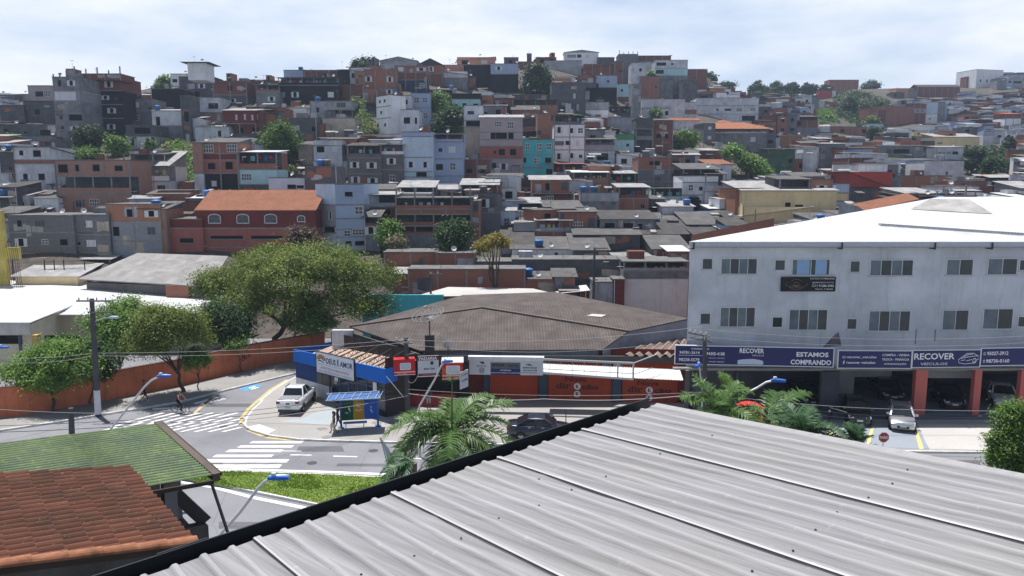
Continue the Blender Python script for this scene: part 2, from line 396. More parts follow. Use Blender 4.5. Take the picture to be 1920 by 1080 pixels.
WSIZE = {'w': (1.7, 1.05), 'W': (1.5, 1.1), 'b': (1.3, 1.0), 'B': (1.5, 1.1), 'd': (1.15, 1.05), 's': (.65, .65), 'a': (1.7, 1.2), 'g': (2.6, 2.3), 'o': (2.0, 1.3), 'D': (.9, 2.0)}
COVER = {}; TANKS = []; WASH = []
def claim(x0, x1, y0, y1, key):
    for i in range(int(x0 // 4), int(x1 // 4) + 1):
        for j in range(int(y0 // 4), int(y1 // 4) + 1): COVER[i, j] = key
HOUSES = []; _jit = [0]
NM = {'br': 'brick_house', 'br2': 'brick_house', 'bo': 'brick_house', 'bp': 'brick_house', 'cb': 'block_house', 'cbl': 'block_house', 'g1': 'concrete_house', 'g2': 'concrete_house'}
def wall_box(mb, x0, x1, y0, y1, z0, z1, mi):
    mb.face([(x0, y0, z0), (x1, y0, z0), (x1, y0, z1), (x0, y0, z1)], mi); mb.face([(x1, y0, z0), (x1, y1, z0), (x1, y1, z1), (x1, y0, z1)], mi)
    mb.face([(x1, y1, z0), (x0, y1, z0), (x0, y1, z1), (x1, y1, z1)], mi); mb.face([(x0, y1, z0), (x0, y0, z0), (x0, y0, z1), (x0, y1, z1)], mi)
def h(x0, x1, y0, spec, roof='sl', label='', Y=None, dep=7.0, turn=0.0, over=.35, rise=None, frame=None, deep=5.0, name=None, tanks=(), bars=False, reg=True, ro=0, group='houses on the hillside'):
    """one house. x0..x1 photo columns of its front, y0 row of its top; spec 'row material windows; ...' storey by storey downwards"""
    st = [s.split() for s in spec.split(';') if s.strip()]
    yb = float(st[-1][0]); pm = (x0 + x1) / 2
    _jit[0] += 1
    if Y is None: Y = Yf(pm, min(yb, 478)) + .013 * (_jit[0] % 40)
    ym = (y0 + yb) / 2
    A = PX(x0, ym, Y); B = PX(x1, ym, Y + turn)
    wd = math.hypot(B.x - A.x, B.y - A.y); rz = math.atan2(B.y - A.y, B.x - A.x)
    Yc = (A.y + B.y) / 2
    zr = lambda r: H + ray(pm, r)[2] / ray(pm, r)[1] * Yc
    zb = zr(yb); mk = [s[1].split(':')[-1] for s in st]
    main = max(set(mk), key=mk.count)
    root = thing(name or NM.get(main, 'painted_house'), label, 'house', (A.x, A.y, zb), rz, group)
    mats = []; mi = {}
    def mid(k):
        if k not in mi: mi[k] = len(mats); mats.append(W[k] if k in W else k)
        return mi[k]
    mb = MB(); fr = MB(); top = y0; nb = len(st); rough = main in ('br', 'br2', 'bo', 'bp', 'cb', 'g1', 'g2', 'cbl')
    if frame is None: frame = main in ('br', 'br2', 'bo', 'bp')
    nwin = 0
    for i, s in enumerate(st):
        za = zr(top) - zb; zz = zr(float(s[0])) - zb; last = i == nb - 1; k = s[1]
        zlow = -deep if last else zz
        opn = k.startswith('O:'); k = k.split(':')[-1]; m_ = mid(k)
        if opn:
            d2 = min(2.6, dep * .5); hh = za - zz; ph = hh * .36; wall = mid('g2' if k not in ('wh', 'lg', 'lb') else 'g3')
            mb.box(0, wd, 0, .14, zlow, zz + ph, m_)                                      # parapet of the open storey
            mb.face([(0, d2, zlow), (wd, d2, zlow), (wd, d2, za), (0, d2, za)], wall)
            mb.face([(0, 0.14, zz + .02), (wd, .14, zz + .02), (wd, d2, zz + .02), (0, d2, zz + .02)], wall)
            for xx in (0, wd): mb.box(xx - .01, xx + .01, d2, dep, zlow, za, m_)
            mb.face([(wd, dep, zlow), (0, dep, zlow), (0, dep, za), (wd, dep, za)], m_)
            nc = max(2, int(wd / 2.6) + 1)
            for q in range(nc):
                xx = .09 + (wd - .18) * q / (nc - 1); fr.box(xx - .09, xx + .09, .0 - .01, .17, zz + ph, za, 0)
        else:
            wall_box(mb, 0, wd, 0, dep, zlow, za, m_)
        if frame or i:
            if i: fr.box(-.03, wd + .03, -.05, .3, za - .08, za + .09, 0)
        if frame and not opn:
            nc = max(2, int(round(wd / 3.2)) + 1)
            for q in range(nc):
                xx = .08 + (wd - .16) * q / (nc - 1); fr.box(xx - .1, xx + .1, -.025, .12, zz + .09 if not last else -deep, za - .08, 0)
        for t in s[2:]:
            kd = t[0]; t = t[1:]; ww = hh_ = None
            if '/' in t:
                p_ = t.split('/'); t = p_[0]; ww = float(p_[1]) / F * Yc
                if len(p_) > 2: hh_ = float(p_[2]) / F * Yc
            u = (float(t) - x0) / (x1 - x0) * wd
            sw, sh = WSIZE[kd]; ww = ww or sw; sto = za - zz
            hh_ = min(hh_ or sh, sto * .8); zc = (za + zz) / 2 + sto * .03
            if kd in 'gD': zc = zz + hh_ / 2 + .05
            u = max(ww / 2 + .08, min(wd - ww / 2 - .08, u))
            if kd in 'wdbBW' and Yc < 300: wr_ = random.Random(int(float(t) * 91 + zc * 13)); ww *= wr_.uniform(.85, 1.12); hh_ *= wr_.uniform(.82, 1.1); zc += wr_.uniform(-.12, .12)
            link('door' if kd == 'D' else 'roller_door' if kd == 'g' else 'window', winmesh(kd, ww, hh_), root, (u, 0, zc)); nwin += 1
        top = float(s[0])
    zt = zr(y0) - zb
    mb.face([(0, 0, zt - .01), (wd, 0, zt - .01), (wd, dep, zt - .01), (0, dep, zt - .01)], mid(CONC))
    mb.build('wall', mats, root)
    if fr.v: fr.build('concrete_frame', CONC, root)
    rb = MB(); kind, _, rm = roof.partition('.'); rmt = RF[rm or 'fc']
    if kind == 'sl':
        rb.box(-.08, wd + .08, -.1, dep + .05, zt, zt + .14, 0); rmt = RF['sl']
        if rough:
            up = MB(); rr = random.Random(x0 * 7 + y0)
            for q in range(rr.randint(1, 3)):      # starter bars of the next storey
                xx = rr.uniform(.2, wd - .2); yy = rr.choice((.3, dep * .5))
                for dx in (0, .12): up.tube([(xx + dx, yy, zt + .1), (xx + dx + rr.uniform(-.05, .05), yy, zt + rr.uniform(.6, 1.1))], .014, 4, 0)
            if bars:
                for q in range(5): xx = .15 + (wd - .3) * q / 4; up.box(xx - .1, xx + .1, .1, .3, zt + .14, zt + rr.uniform(.6, 1.7), 0)
            up.build('starter_bars', REBAR if not bars else CONC, root)
    elif kind == 'pa':    # parapet round a flat roof
        rb.box(-.03, wd + .03, -.03, .16, zt - .02, zt + .12, 0); rb.box(-.03, .14, .16, dep, zt - .02, zt + .12, 0); rb.box(wd - .14, wd + .03, .16, dep, zt - .02, zt + .12, 0); rmt = RF['sl']
    elif kind in ('up', 'dn', 'lr', 'rl'):   # single slope: up = rising away from the front, dn = falling away, lr = low left, rl = low right
        rs = rise if rise is not None else dep * .14; o = over; th = .06
        if kind == 'up': zf = {(0, 0): 0, (1, 0): 0, (1, 1): rs, (0, 1): rs}
        elif kind == 'dn': zf = {(0, 0): 0, (1, 0): 0, (1, 1): -rs, (0, 1): -rs}
        elif kind == 'lr': zf = {(0, 0): -rs, (1, 0): 0, (1, 1): 0, (0, 1): -rs}
        else: zf = {(0, 0): 0, (1, 0): -rs, (1, 1): -rs, (0, 1): 0}
        P4 = [(-o if a == 0 else wd + o, -o if b == 0 else dep + o, zt + .1 + zf[a, b]) for a, b in ((0, 0), (1, 0), (1, 1), (0, 1))]
        lo = [(p[0], p[1], p[2] - th) for p in P4]
        rb.face(P4); rb.face(lo[::-1])
        for q in range(4): rb.face([lo[q], lo[(q + 1) % 4], P4[(q + 1) % 4], P4[q]])
        if kind == 'up' and rs > 0: 
            for xx in (0, wd): rb.face([(xx, 0, zt - .01), (xx, dep, zt - .01), (xx, dep, zt + rs)])
    elif kind in ('ga', 'gx', 'hi'):         # ga: ridge parallel to the front; gx: gable towards us; hi: hipped
        rs = rise or (dep * .22 if kind != 'gx' else wd * .2); o = over
        if kind == 'ga':
            a, b_, c, d_ = (-o, -o, zt), (wd + o, -o, zt), (wd + o, dep + o, zt), (-o, dep + o, zt); e, f_ = (-o, dep / 2, zt + rs), (wd + o, dep / 2, zt + rs)
            rb.face([a, b_, f_, e]); rb.face([c, d_, e, f_]); rb.face([(0, 0, zt), (0, dep / 2, zt + rs * .95), (0, dep, zt)]); rb.face([(wd, 0, zt), (wd, dep, zt), (wd, dep / 2, zt + rs * .95)])
        elif kind == 'gx':
            a, b_, c, d_ = (-o, -o, zt), (wd + o, -o, zt), (wd + o, dep + o, zt), (-o, dep + o, zt); e, f_ = (wd / 2, -o, zt + rs), (wd / 2, dep + o, zt + rs)
            rb.face([b_, c, f_, e]); rb.face([d_, a, e, f_]); rb.face([(0, 0, zt), (wd, 0, zt), (wd / 2, 0, zt + rs * .96)])
        else:
            i_ = min(dep, wd) / 2; a, b_, c, d_ = (-o, -o, zt), (wd + o, -o, zt), (wd + o, dep + o, zt), (-o, dep + o, zt); e, f_ = (i_, dep / 2, zt + rs), (wd - i_, dep / 2, zt + rs)
            rb.face([a, b_, f_, e]); rb.face([b_, c, f_]); rb.face([c, d_, e, f_]); rb.face([d_, a, e])
        rb.box(-.1, wd + .1, -.12, -.02, zt - .1, zt + .02)
    rb.build('roof', rmt, root)
    rr = random.Random(int(x0 * 31 + y0 * 17)); big = Yc < 260
    if big and rr.random() < .5:
        dpx = rr.choice((.12, wd - .12)); dm = MB(); dm.tube([(dpx, -.09, -deep * .3), (dpx, -.09, zt)], .05, 5); dm.build('downpipe', rr.choice((WFR, GFR, CONC)), root)
    if big and rr.random() < .38 and reg != 'x':
        an = MB(); xx = rr.uniform(.5, wd - .4); yy = rr.uniform(.4, dep * .5); hh_ = rr.uniform(1.2, 2.6); an.tube([(xx, yy, zt), (xx, yy, zt + hh_)], .022, 4)
        for q in range(5): an.tube([(xx - .45 + .06 * q, yy - .2 + q * .12, zt + hh_ - .05), (xx + .45 - .06 * q, yy - .2 + q * .12, zt + hh_ - .05)], .012, 3)
        an.tube([(xx, yy - .25, zt + hh_ - .05), (xx, yy + .4, zt + hh_ - .05)], .014, 3); an.build('antenna', GFR, root)
    if big and kind in ('sl', 'pa') and wd > 4.5 and rr.random() < .35 and nb > 0 and zt > 3:
        sm = MB(); xx = rr.uniform(.2, wd - 2.4); sm.box(xx, xx + rr.uniform(1.4, 2.2), dep * .45, dep * .45 + 1.8, zt + .13, zt + rr.uniform(.8, 1.5), 0); sm.build('roof_block', rr.choice((W['br2'], W['g1'], W['cb'], W['g3'])), root)
    if Yc < 240 and rough and reg != 'x':      # patches of render or bare brick left by repairs
        pt = MB(); pm_ = [W['g3'], W['g2'], W['br'], W['be']]; rr.shuffle(pm_)
        for q in range(rr.randint(2, 5)):
            a_ = rr.uniform(0, wd - .6); b_ = min(wd - .05, a_ + rr.uniform(.5, 2.2)); c_ = rr.uniform(.1, max(.2, zt - 1.2)); e_2 = min(zt - .1, c_ + rr.uniform(.3, 1.5)); k_ = [rr.uniform(-.18, .18) for _ in range(6)]
            if not st[0][1].startswith('O:') and all(not s_[1].startswith('O:') for s_ in st): pt.raw([(a_, -.004 - q * .0007, c_ + k_[0]), ((a_ + b_) / 2, -.004 - q * .0007, c_ + k_[1] - .1), (b_, -.004 - q * .0007, c_ + k_[2]), (b_ + k_[5] * .4 if b_ < wd - .3 else b_, -.004 - q * .0007, e_2 + k_[3]), ((a_ + b_) / 2, -.004 - q * .0007, e_2 + k_[4] * .5), (a_, -.004 - q * .0007, e_2)], [(0, 1, 2, 3, 4, 5)], q % 2)
        if pt.v: pt.build('render_patch', pm_[:2], root)
    if not reg and kind == 'sl' and wd > 3.6 and rr.random() < .5 and not any((int(x // 4), int((y0 - q) // 4)) in COVER for x in (x0, pm, x1) for q in (5, 10)):      # a half-built room on the roof
        um = MB(); ux0 = rr.choice((0.02, wd * .42)); ux1 = ux0 + wd * rr.uniform(.38, .56); uh = rr.uniform(1.9, 2.6); wall_box(um, ux0, ux1, .02, dep * .7, zt + .14, zt + uh, 0)
        um.box(ux0 - .25, ux1 + .25, -.3, dep * .75, zt + uh, zt + uh + .09, 1); um.box(ux0 + (ux1 - ux0) * .3, ux0 + (ux1 - ux0) * .62, .0, .05, zt + .8, zt + uh - .4, 2)
        um.build('roof_room', [rr.choice([W['br'], W['bo'], W['br2'], W['cb'], W['g3'], W['lg']]), RF[rr.choice(('fc', 'fl', 'fd'))], DARK], root)
    if Yc < 230 and any(s_[1].startswith('O:') for s_ in st) and wd > 4 and rr.random() < .7:
        WASH.append((root, wd, zr(y0) - zb if st[0][1].startswith('O:') else None, label, rr.random()))
    if big and rr.random() < .3:
        sd_ = MB(); xx = rr.uniform(.6, wd - .5); zz = zt + .1; sd_.lathe([(0, .02), (.2, .06), (.36, .16)], 12); dm = sd_.build('satellite_dish', P('dish_grey', (.45, .46, .48), .5), root); dm.location = (xx, .5, zz + .5); dm.rotation_euler = (R(60), 0, R(rr.uniform(-40, 40)))
    root['nwin'] = nwin
    for tpx in tanks:
        u = (tpx - x0) / (x1 - x0) * wd; p = root.matrix_basis @ Vector((u, min(1.2, dep * .3), zt + .14 + (.15 if kind in ('up', 'ga') else 0)))
        TANKS.append((p, label, main))
    if reg: claim(x0, x1, y0, yb, yb); HOUSES.append((pm, (y0 + yb) / 2, label, main, Y))
    return root, wd, zt, dep
# ============================================================ the houses one can tell apart, read from the photograph
# far left
h(0, 46, 198, "236 g2", 'dn', 'dark concrete house with flat front at the far left skyline')
h(44, 104, 190, "232 g2 d70", 'dn', 'long dark concrete house left of the tall black house', dep=8)
h(0, 38, 234, "258 g2 d12", 'dn.fd', 'low dark house with two openings under the far left skyline')
h(38, 106, 234, "266 g2 s48 o85/20", 'sl', 'dark house with a lit yellow ledge and wide opening at far left')
h(37, 105, 256, "284 g1 w66 b90", 'rl', 'grey house with a sloping roof edge and one shuttered window', rise=1.5)
h(27, 68, 177, "192 g3", 'dn.fl', 'pale grey house under the pink one on the left skyline')
h(53, 97, 161, "193 pk o74/14 B89", 'sl', 'pink house with a chimney column on the left skyline')
h(0, 28, 178, "196 g1", 'up.fl', 'grey shed with pale roof on the far left skyline')
h(0, 24, 270, "286 g1", 'up.fc', 'low shed with a grey sheet roof at the far left edge', dep=5)
h(27, 96, 276, "300 lg w43 d72; 307 br; 360 lg w47 d77", 'dn', 'pale two storey house with a red brick band between floors', dep=7)
h(0, 26, 286, "350 g2 s20", 'up', 'narrow dark house with a grey roof at the far left edge')
h(0, 20, 326, "352 lg", 'up.wm', 'small white house with pale roof at the far left edge', dep=5)
h(96, 106, 262, "330 g2", 'sl', 'narrow dark wall house beside the pale two storey house', dep=5)
# tall black house and its neighbours
h(103, 155, 145, "170 g1 d116/7/12 w138; 172 g3; 190 cbl W125/40/16; 212 g1; 230 g1 s114 o141/24; 250 g1 s115 w138; 278 g1", 'sl', 'tall raw grey house with white panel joined to the black house', bars=True, dep=9)
h(154, 229, 145, "170 br2 w207; 196 blk w181 w199 s219; 222 blk w178 w209; 254 blk w206", 'pa', 'tall black painted house with white windows in three rows', bars=True, dep=9)
h(124, 138, 130, "140 br2", 'sl', 'small brick stair head on top of the tall grey house', Y=166, dep=3, deep=1)
h(138, 226, 139, "146 br2", 'sl', 'unfinished brick top floor with stumps of columns above the black house', Y=163, dep=6, deep=.5, bars=True)
h(230, 286, 186, "208 g1 W251/20; 236 cb B255", 'sl', 'grey block house with one wide white window right of the black house', tanks=(251,))
h(237, 290, 236, "256 g2 o268/30; 281 g3 d248/7/16 W270/28/18", 'sl', 'dark house with a white panel wall below the grey block house')
h(284, 341, 167, "208 blk", 'pa', 'windowless black wall house below the skyline tree on the left')
h(286, 346, 208, "236 lg D297/8/16; 262 g1", 'up.fl', 'pale house with a grey sheet roof and small door under the black wall', rise=.9, tanks=(292,))
h(320, 352, 139, "166 wh d328", 'sl', 'small white house beside the roof tower on the left skyline')
h(336, 400, 144, "180 g2 w378", 'pa', 'dark grey block house with one white window under the roof tower')
h(352, 386, 118, "146 wh", 'dn.fd', 'white rooftop room with an overhanging roof on thin posts', Y=178, over=1.2, rise=.0, dep=5, deep=.5)
h(400, 463, 153, "178 br2 d432; 200 g2 w436", 'sl', 'brick house above a dark floor right of the roof tower', tanks=(428,))
h(462, 490, 150, "182 br2 d474", 'up.fd', 'narrow brick house with slanted roof on the left skyline')
h(357, 412, 183, "216 lg d368 o400/18", 'up.fl', 'pale house with a flat pale roof and two dark windows', rise=.3)
h(340, 358, 180, "262 g2 d350/8/16", 'sl', 'narrow dark stair house beside the pale house', dep=5)
h(372, 422, 210, "236 g1 o380/12", 'rl', 'grey lean-to house with a low sloping wall', rise=.6)
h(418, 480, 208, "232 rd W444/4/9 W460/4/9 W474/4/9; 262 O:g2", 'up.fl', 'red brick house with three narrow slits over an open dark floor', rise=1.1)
h(366, 430, 238, "264 lg w412", 'up.fl', 'pale grey house with one open shuttered window beside the grassy gap', rise=.4, dep=5, tanks=())
h(363, 381, 268, "325 bp; 366 lg", 'up', 'narrow pink brick flank of the terraced brick house', dep=7, rise=.6)
h(380, 447, 268, "288 br B393 B437; 300 rd; 325 sa d397 d430; 366 blk W400/8/9", 'up', 'two storey red brick house standing on a black painted floor', rise=1.1, frame=True)
h(448, 520, 286, "318 O:br d463; 346 pt B462; 366 g2", 'up.wm', 'brick veranda house with turquoise lower floor and white roof', rise=.5, dep=6, tanks=())
h(420, 447, 258, "272 cbl", 'sl', 'low pale block wall house above the brick terrace', dep=4)
h(105, 245, 301, "331 bp d121/18 d148/9 d183 d225; 364 O:bp; 400 bp b148 B175", 'sl', 'long unfinished pink brick house with an open middle floor', frame=True, dep=7)
h(243, 317, 312, "340 O:wh; 369 lg b270/16 b302/16", 'up.fl', 'white house with a big pale roof and open veranda floor', rise=2.6, dep=7)
h(30, 112, 383, "405 ub W78/8/5", 'sl', 'low house with a bright blue painted wall', dep=4)
h(0, 34, 352, "412 g2", 'up.fd', 'black walled house with a roof at the left edge above the blue wall', dep=6)
h(19, 141, 405, "436 cb d40/10 b78/16; 476 cb w40 B85/10/8 d120/14; 506 g3", 'sl', 'long grey block house with small windows above the stained retaining wall', frame=False, dep=8)
h(140, 207, 404, "440 cb W170/13/12; 474 cb d148/6/6 W171/19/13; 500 g1", 'sl', 'grey block house with two white sliding windows', frame=False, dep=8)
h(0, 19, 415, "476 g1 W8/12/12", 'sl', 'grey house end with a white window at the left edge')
h(201, 303, 384, "416 bo d246/12 w286; 452 cbl d218/11 b284/13; 480 cbl", 'sl', 'orange brick upper floor on a pale blue grey block house', dep=7, frame=True)
h(303, 376, 378, "416 br s316", 'dn.fc', 'brick wall house sloping down to the red hall', rise=.6, frame=True)
h(318, 381, 412, "428 rd; 478 sa d350/24/8", 'sl', 'salmon annex with a dark stain left of the red hall', dep=6)
h(370, 592, 394, "428 rd a404 a457 a509 a566/15/10; 464 sa o425/62/6 o500/58/6; 486 sa", 'ga.ti', 'long dark red hall with white arched windows and tiled roof', name='tiled_hall', rise=2.6, dep=12, over=.2, deep=7)
# middle left
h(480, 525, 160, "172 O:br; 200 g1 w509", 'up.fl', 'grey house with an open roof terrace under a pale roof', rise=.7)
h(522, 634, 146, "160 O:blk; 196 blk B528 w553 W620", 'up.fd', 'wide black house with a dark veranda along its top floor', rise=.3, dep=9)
h(532, 570, 132, "148 bl", 'sl', 'small blue grey room above the black veranda house', tanks=(562,), Y=212)
h(571, 640, 131, "148 br2 D610/4/9", 'rl.ti', 'brick room with a sloping tiled edge above the black veranda house', rise=1.5, Y=211)
h(632, 682, 160, "188 br2", 'sl', 'dark brick house with wide framed bays left of the red brick cube')
h(633, 655, 131, "160 blk", 'up.fd', 'narrow black wall house on the skyline left of the palm')
h(654, 694, 127, "158 lg d664", 'lr.fl', 'pale house with a slanted roof beside the skyline palm', rise=1)
h(683, 745, 131, "168 br w691 w731", 'sl', 'red brick cube house with two white windows below the skyline', dep=8)
h(665, 684, 134, "168 bo", 'sl', 'orange brick side house against the red brick cube', dep=6)
h(740, 800, 124, "136 br W752/9 w790/16; 150 br2; 172 db B795/14 d755", 'sl', 'brick house with washing on its terrace over a dark blue floor', dep=6)
h(712, 782, 114, "126 g3", 'gx.fl', 'pale gabled house at the top of the skyline', rise=1.2, Y=232)
h(784, 830, 122, "138 br w808; 160 br2", 'gx.fd', 'brick gabled house on the skyline with one white window', rise=1.8)
h(829, 876, 134, "146 lg; 166 g1", 'rl.fl', 'pale lean-to with a dark overhanging roof right of the brick gable', rise=1, over=.8)
h(829, 892, 122, "140 or", 'pa', 'low orange pink wall of a long house on the skyline', Y=236)
h(857, 928, 107, "128 or o872/12 W908/12", 'lr.fl', 'large orange pink house with a slanted top on the skyline', rise=1, Y=244)
h(868, 922, 122, "170 blk", 'sl', 'tall black wall between the orange house and grey house', Y=229)
h(862, 892, 144, "166 g2", 'sl', 'dark grey windowless house left of the tall black wall')
h(920, 972, 120, "139 bl w935; 174 blk", 'sl', 'blue grey top floor standing on a windowless black base', tanks=())
h(945, 972, 108, "122 g2 d957", 'sl', 'small dark grey house on the skyline beside the big tree')
h(680, 707, 167, "192 br", 'sl', 'small brick house stepping down beside the grassy gap', frame=True)
h(682, 708, 192, "218 O:g2", 'sl', 'small open dark floor house below the brick step')
h(706, 742, 166, "180 g1 w730", 'sl', 'grey block house behind the tall white house')
h(740, 750, 158, "178 bo", 'sl', 'narrow orange brick stub behind the tall white house', dep=3)
h(770, 807, 175, "202 bl B782/8 B797/8; 232 bl B798/8", 'pa', 'blue grey house wing with small barred windows', Y=172)
h(730, 772, 180, "204 lg d734/7 w762; 226 lg; 248 lg d739/6/12", 'pa', 'tall white house with recessed balconies on the left', turn=0, dep=9)
h(706, 731, 180, "200 wh s713 s722; 222 wh s715; 248 wh s708 s722", 'pa', 'white side of the tall house with tiny windows', turn=-4, dep=4)
h(751, 786, 206, "248 lg d763 d780/5", 'pa', 'white front block with two dark windows below the blue wing', Y=159)
h(614, 661, 190, "206 g3 b640/16; 224 O:g1", 'up.fl', 'grey house with an open balcony floor beside the grassy gap', rise=.4)
h(581, 615, 190, "222 g3 d596/5", 'pa', 'grey side wing with a white edge beside the balcony house', tanks=(594,))
h(604, 666, 222, "258 be", 'sl', 'beige blank retaining house below the balcony house')
h(535, 574, 203, "224 wh", 'sl', 'white blank wall house in the middle left')
h(542, 594, 222, "266 g2 d600/8", 'sl', 'dark house with an outside stair below the white wall')
h(560, 588, 272, "312 be", 'up', 'narrow beige wall house left of the dark veranda')
h(587, 652, 274, "302 O:g2; 332 lg w635", 'up.fd', 'house with dark veranda over a pale floor and one white window', rise=.9)
h(652, 716, 274, "296 O:tn; 326 tn w665 w697; 352 tn w666 w698", 'up.fd', 'taupe house with four white shuttered windows and a veranda', rise=1.0, dep=8)
h(714, 757, 272, "290 O:wh; 318 tn w734; 352 tn B735/11", 'up.fl', 'taupe tiled house with a white railed veranda on top', rise=.3, dep=8)
h(755, 812, 248, "256 bl; 295 lb W768/11 W797/9; 322 lb w770 w797; 332 pt o790/18 ; 352 lb", 'pa', 'pale blue house with grey top and four windows', dep=8)
h(811, 868, 252, "266 O:bl; 298 bl s826 W848/12; 330 bl d824 B849/12; 350 bl", 'up.wm', 'tall blue grey house with an open roof veranda', rise=.3, dep=8)
h(868, 921, 300, "342 br2 d880/11/8 d906/11/8", 'sl', 'low brick house with two dark windows right of the blue house', frame=True)
h(572, 632, 313, "348 g2", 'pa', 'weathered dark concrete tank block on the blue building', Y=112, dep=6, deep=1, tanks=(598, 610))
h(504, 574, 334, "368 lb o547/15/7 o563/14/6", 'pa', 'white and pale blue long wall house behind the red hall', Y=113, dep=6)
h(593, 631, 345, "384 lb; 424 g3 w620/9; 436 lg o618/26/12; 470 lb", 'pa', 'left face of the tall pale blue building', Y=107.5, turn=-2.5, dep=8)
h(630, 683, 346, "384 bl o655/15/9; 410 bl B673/12; 430 bl; 444 bl B650/12/13 B672/20/13; 470 bl o652/12/8 o673/16/8", 'pa', 'tall blue grey building with dark windows at its foot', Y=104.7, turn=1.0, dep=10)
h(683, 711, 408, "424 O:br2; 442 g2 w693; 472 g1", 'up.fc', 'narrow brick veranda house beside the blue building', rise=1.2, dep=5)
# middle
h(810, 852, 168, "180 g3 o838/20", 'up.fl', 'grey house cluttered with sheets right of the white house', tanks=(846,))
h(848, 900, 176, "186 blk; 210 pt s855 d871 d892", 'dn.fd', 'turquoise house front under a black parapet', dep=6)
h(898, 962, 184, "210 br2 d925 d945", 'up.fc', 'patched brick houses with messy sheet roofs left of the big tree', rise=1.2)
h(870, 905, 198, "226 lg s880 s886; 238 lg o887/26/9; 298 be", 'pa', 'stained light render house with a window band', dep=7)
h(900, 980, 221, "248 pk B934 B957; 262 pk o925/10 o940/20 o958/10; 274 pk; 298 sa s928 o941/12 o962/12; 326 pk w944 d926/8", 'up.fl', 'pinkish grey three storey house with balconies', rise=1.2, dep=8)
h(897, 950, 199, "224 g1 d934", 'up.fc', 'grey roofed house above the pinkish three storey house', rise=1.0)
h(960, 1010, 206, "222 br", 'ga.fc', 'house under a big grey pitched roof in the middle', rise=1.4)
h(978, 1008, 222, "246 O:br2", 'up.fc', 'brick terrace with a deep shadow right of the pink house', rise=.3)
h(1006, 1040, 214, "262 bo", 'sl', 'bright orange brick wall house beside the white three storey house', dep=6)
h(979, 1032, 246, "262 O:br2", 'up.wm', 'covered brick roof terrace above the turquoise house', rise=.3, Y=183)
h(980, 1038, 262, "290 tq B989/9 B1011/9 B1029/9; 314 tq d984/5 B1006/9 d1028/12; 330 tq d1030/12", 'sl', 'bright turquoise house with two rows of windows', frame=True, dep=8)
h(1039, 1097, 217, "234 O:g1", 'up.fc', 'grey railed roof terrace on the white three storey house', Y=186, rise=.3)
h(1039, 1097, 234, "257 wh w1048 w1071 B1088/8; 281 wh b1049/17 d1065/8 W1083/8; 306 wh w1048 w1072 s1089", 'sl', 'white three storey house with open shutters', frame=True, dep=8)
h(1097, 1153, 262, "272 O:g2; 283 pk; 306 lg d1107 o1130/20/12", 'up.fc', 'house with a pink balcony under a grey sheet roof', rise=1.3)
h(1150, 1189, 252, "262 gn; 283 pt s1177", 'sl', 'small pale turquoise house with a green parapet')
h(1135, 1192, 220, "246 g3", 'up.fl', 'patched grey render house with a pale flat roof', rise=.5)
h(1192, 1224, 222, "242 g2; 262 O:g1; 288 O:g2", 'sl', 'dark open framed house with stacked balconies')
h(1176, 1194, 223, "236 bo; 252 be", 'sl', 'narrow house with an orange brick patch near the balconies', dep=5)
h(1224, 1262, 226, "290 br2 d1235 d1250/6", 'up.fc', 'brick terrace house left of the tiled pavilion', rise=.9)
h(1258, 1312, 226, "248 lg", 'ga.ti', 'pale house with an old orange tiled roof left of the pavilion', rise=1.0)
h(1156, 1198, 288, "318 wh d1170 d1190", 'rl.tr', 'small white house with an orange tile strip', rise=.8, dep=6)
h(1196, 1284, 296, "318 br d1227/20/8 d1267; 340 cb s1262 d1270/5; 358 cb", 'sl', 'brick house with white scrawls beside its window', frame=True, dep=7)
h(1280, 1346, 318, "330 O:blk; 342 wh; 366 lg B1295/9 s1314; 392 lg s1293 s1312 d1330/7", 'up.fc', 'white two storey house with a black loggia and side stair', rise=1.2, dep=8)
h(1312, 1372, 284, "306 g1 o1335/16", 'rl.fl', 'grey house with a slanted pale roof above the white loggia house', rise=1.3)
h(1075, 1140, 324, "338 O:br; 356 bo", 'up.wm', 'brick porch house under a wide white roof', rise=.5, dep=7)
h(1138, 1192, 326, "350 O:g3", 'up.fl', 'pale house under a grey roof beside the white roofed porch', rise=.7)
h(995, 1068, 338, "363 br d1027/11", 'up.fl', 'brick house with one square hole under a grey roof', rise=.8, frame=True, dep=7, Y=131)
h(998, 1074, 364, "388 O:lg B1012 B1030", 'sl', 'white columned ground floor under the brick house', Y=129.5)
h(1068, 1098, 336, "364 lg", 'rl.fl', 'pale flank with a sloping top beside the brick house', rise=.5, dep=6)
h(960, 996, 336, "372 br2", 'sl', 'dark red brick house with a flat roof in the middle', dep=6)
h(1020, 1094, 308, "330 O:pk", 'up.rm', 'house with a low red roof canopy on posts', rise=.3, over=.6)
h(1160, 1216, 352, "372 O:br2; 404 br s1205", 'up.fl', 'brick house with an untidy open porch', rise=.6)
h(1226, 1284, 354, "376 O:pt; 388 g2", 'sl', 'pale turquoise veranda house on a dark base')
h(1088, 1160, 362, "378 g3; 402 g1", 'pa', 'round cornered grey roof yard with blue water tanks', dep=8, tanks=(1095, 1113, 1118))
h(1215, 1246, 374, "402 g2 s1228", 'up.fc', 'small dark grey house beside the turquoise veranda', rise=.5)
h(1243, 1300, 388, "412 lg; 418 br", 'up.fl', 'small pale house with a ribbed white wall', rise=.7, tanks=(1290,))
h(1332, 1418, 392, "406 ub", 'up.wm', 'blue walled house under a bright white roof', rise=.6, tanks=(1381,))
h(960, 1012, 382, "412 blk", 'up.fl', 'black sided house under a plain grey roof', rise=.8, Y=122)
h(893, 966, 396, "440 lb d898/9/14 B930/14 B950/10", 'up.fl', 'pale blue shop house with a stained box corner', rise=.9, Y=118)
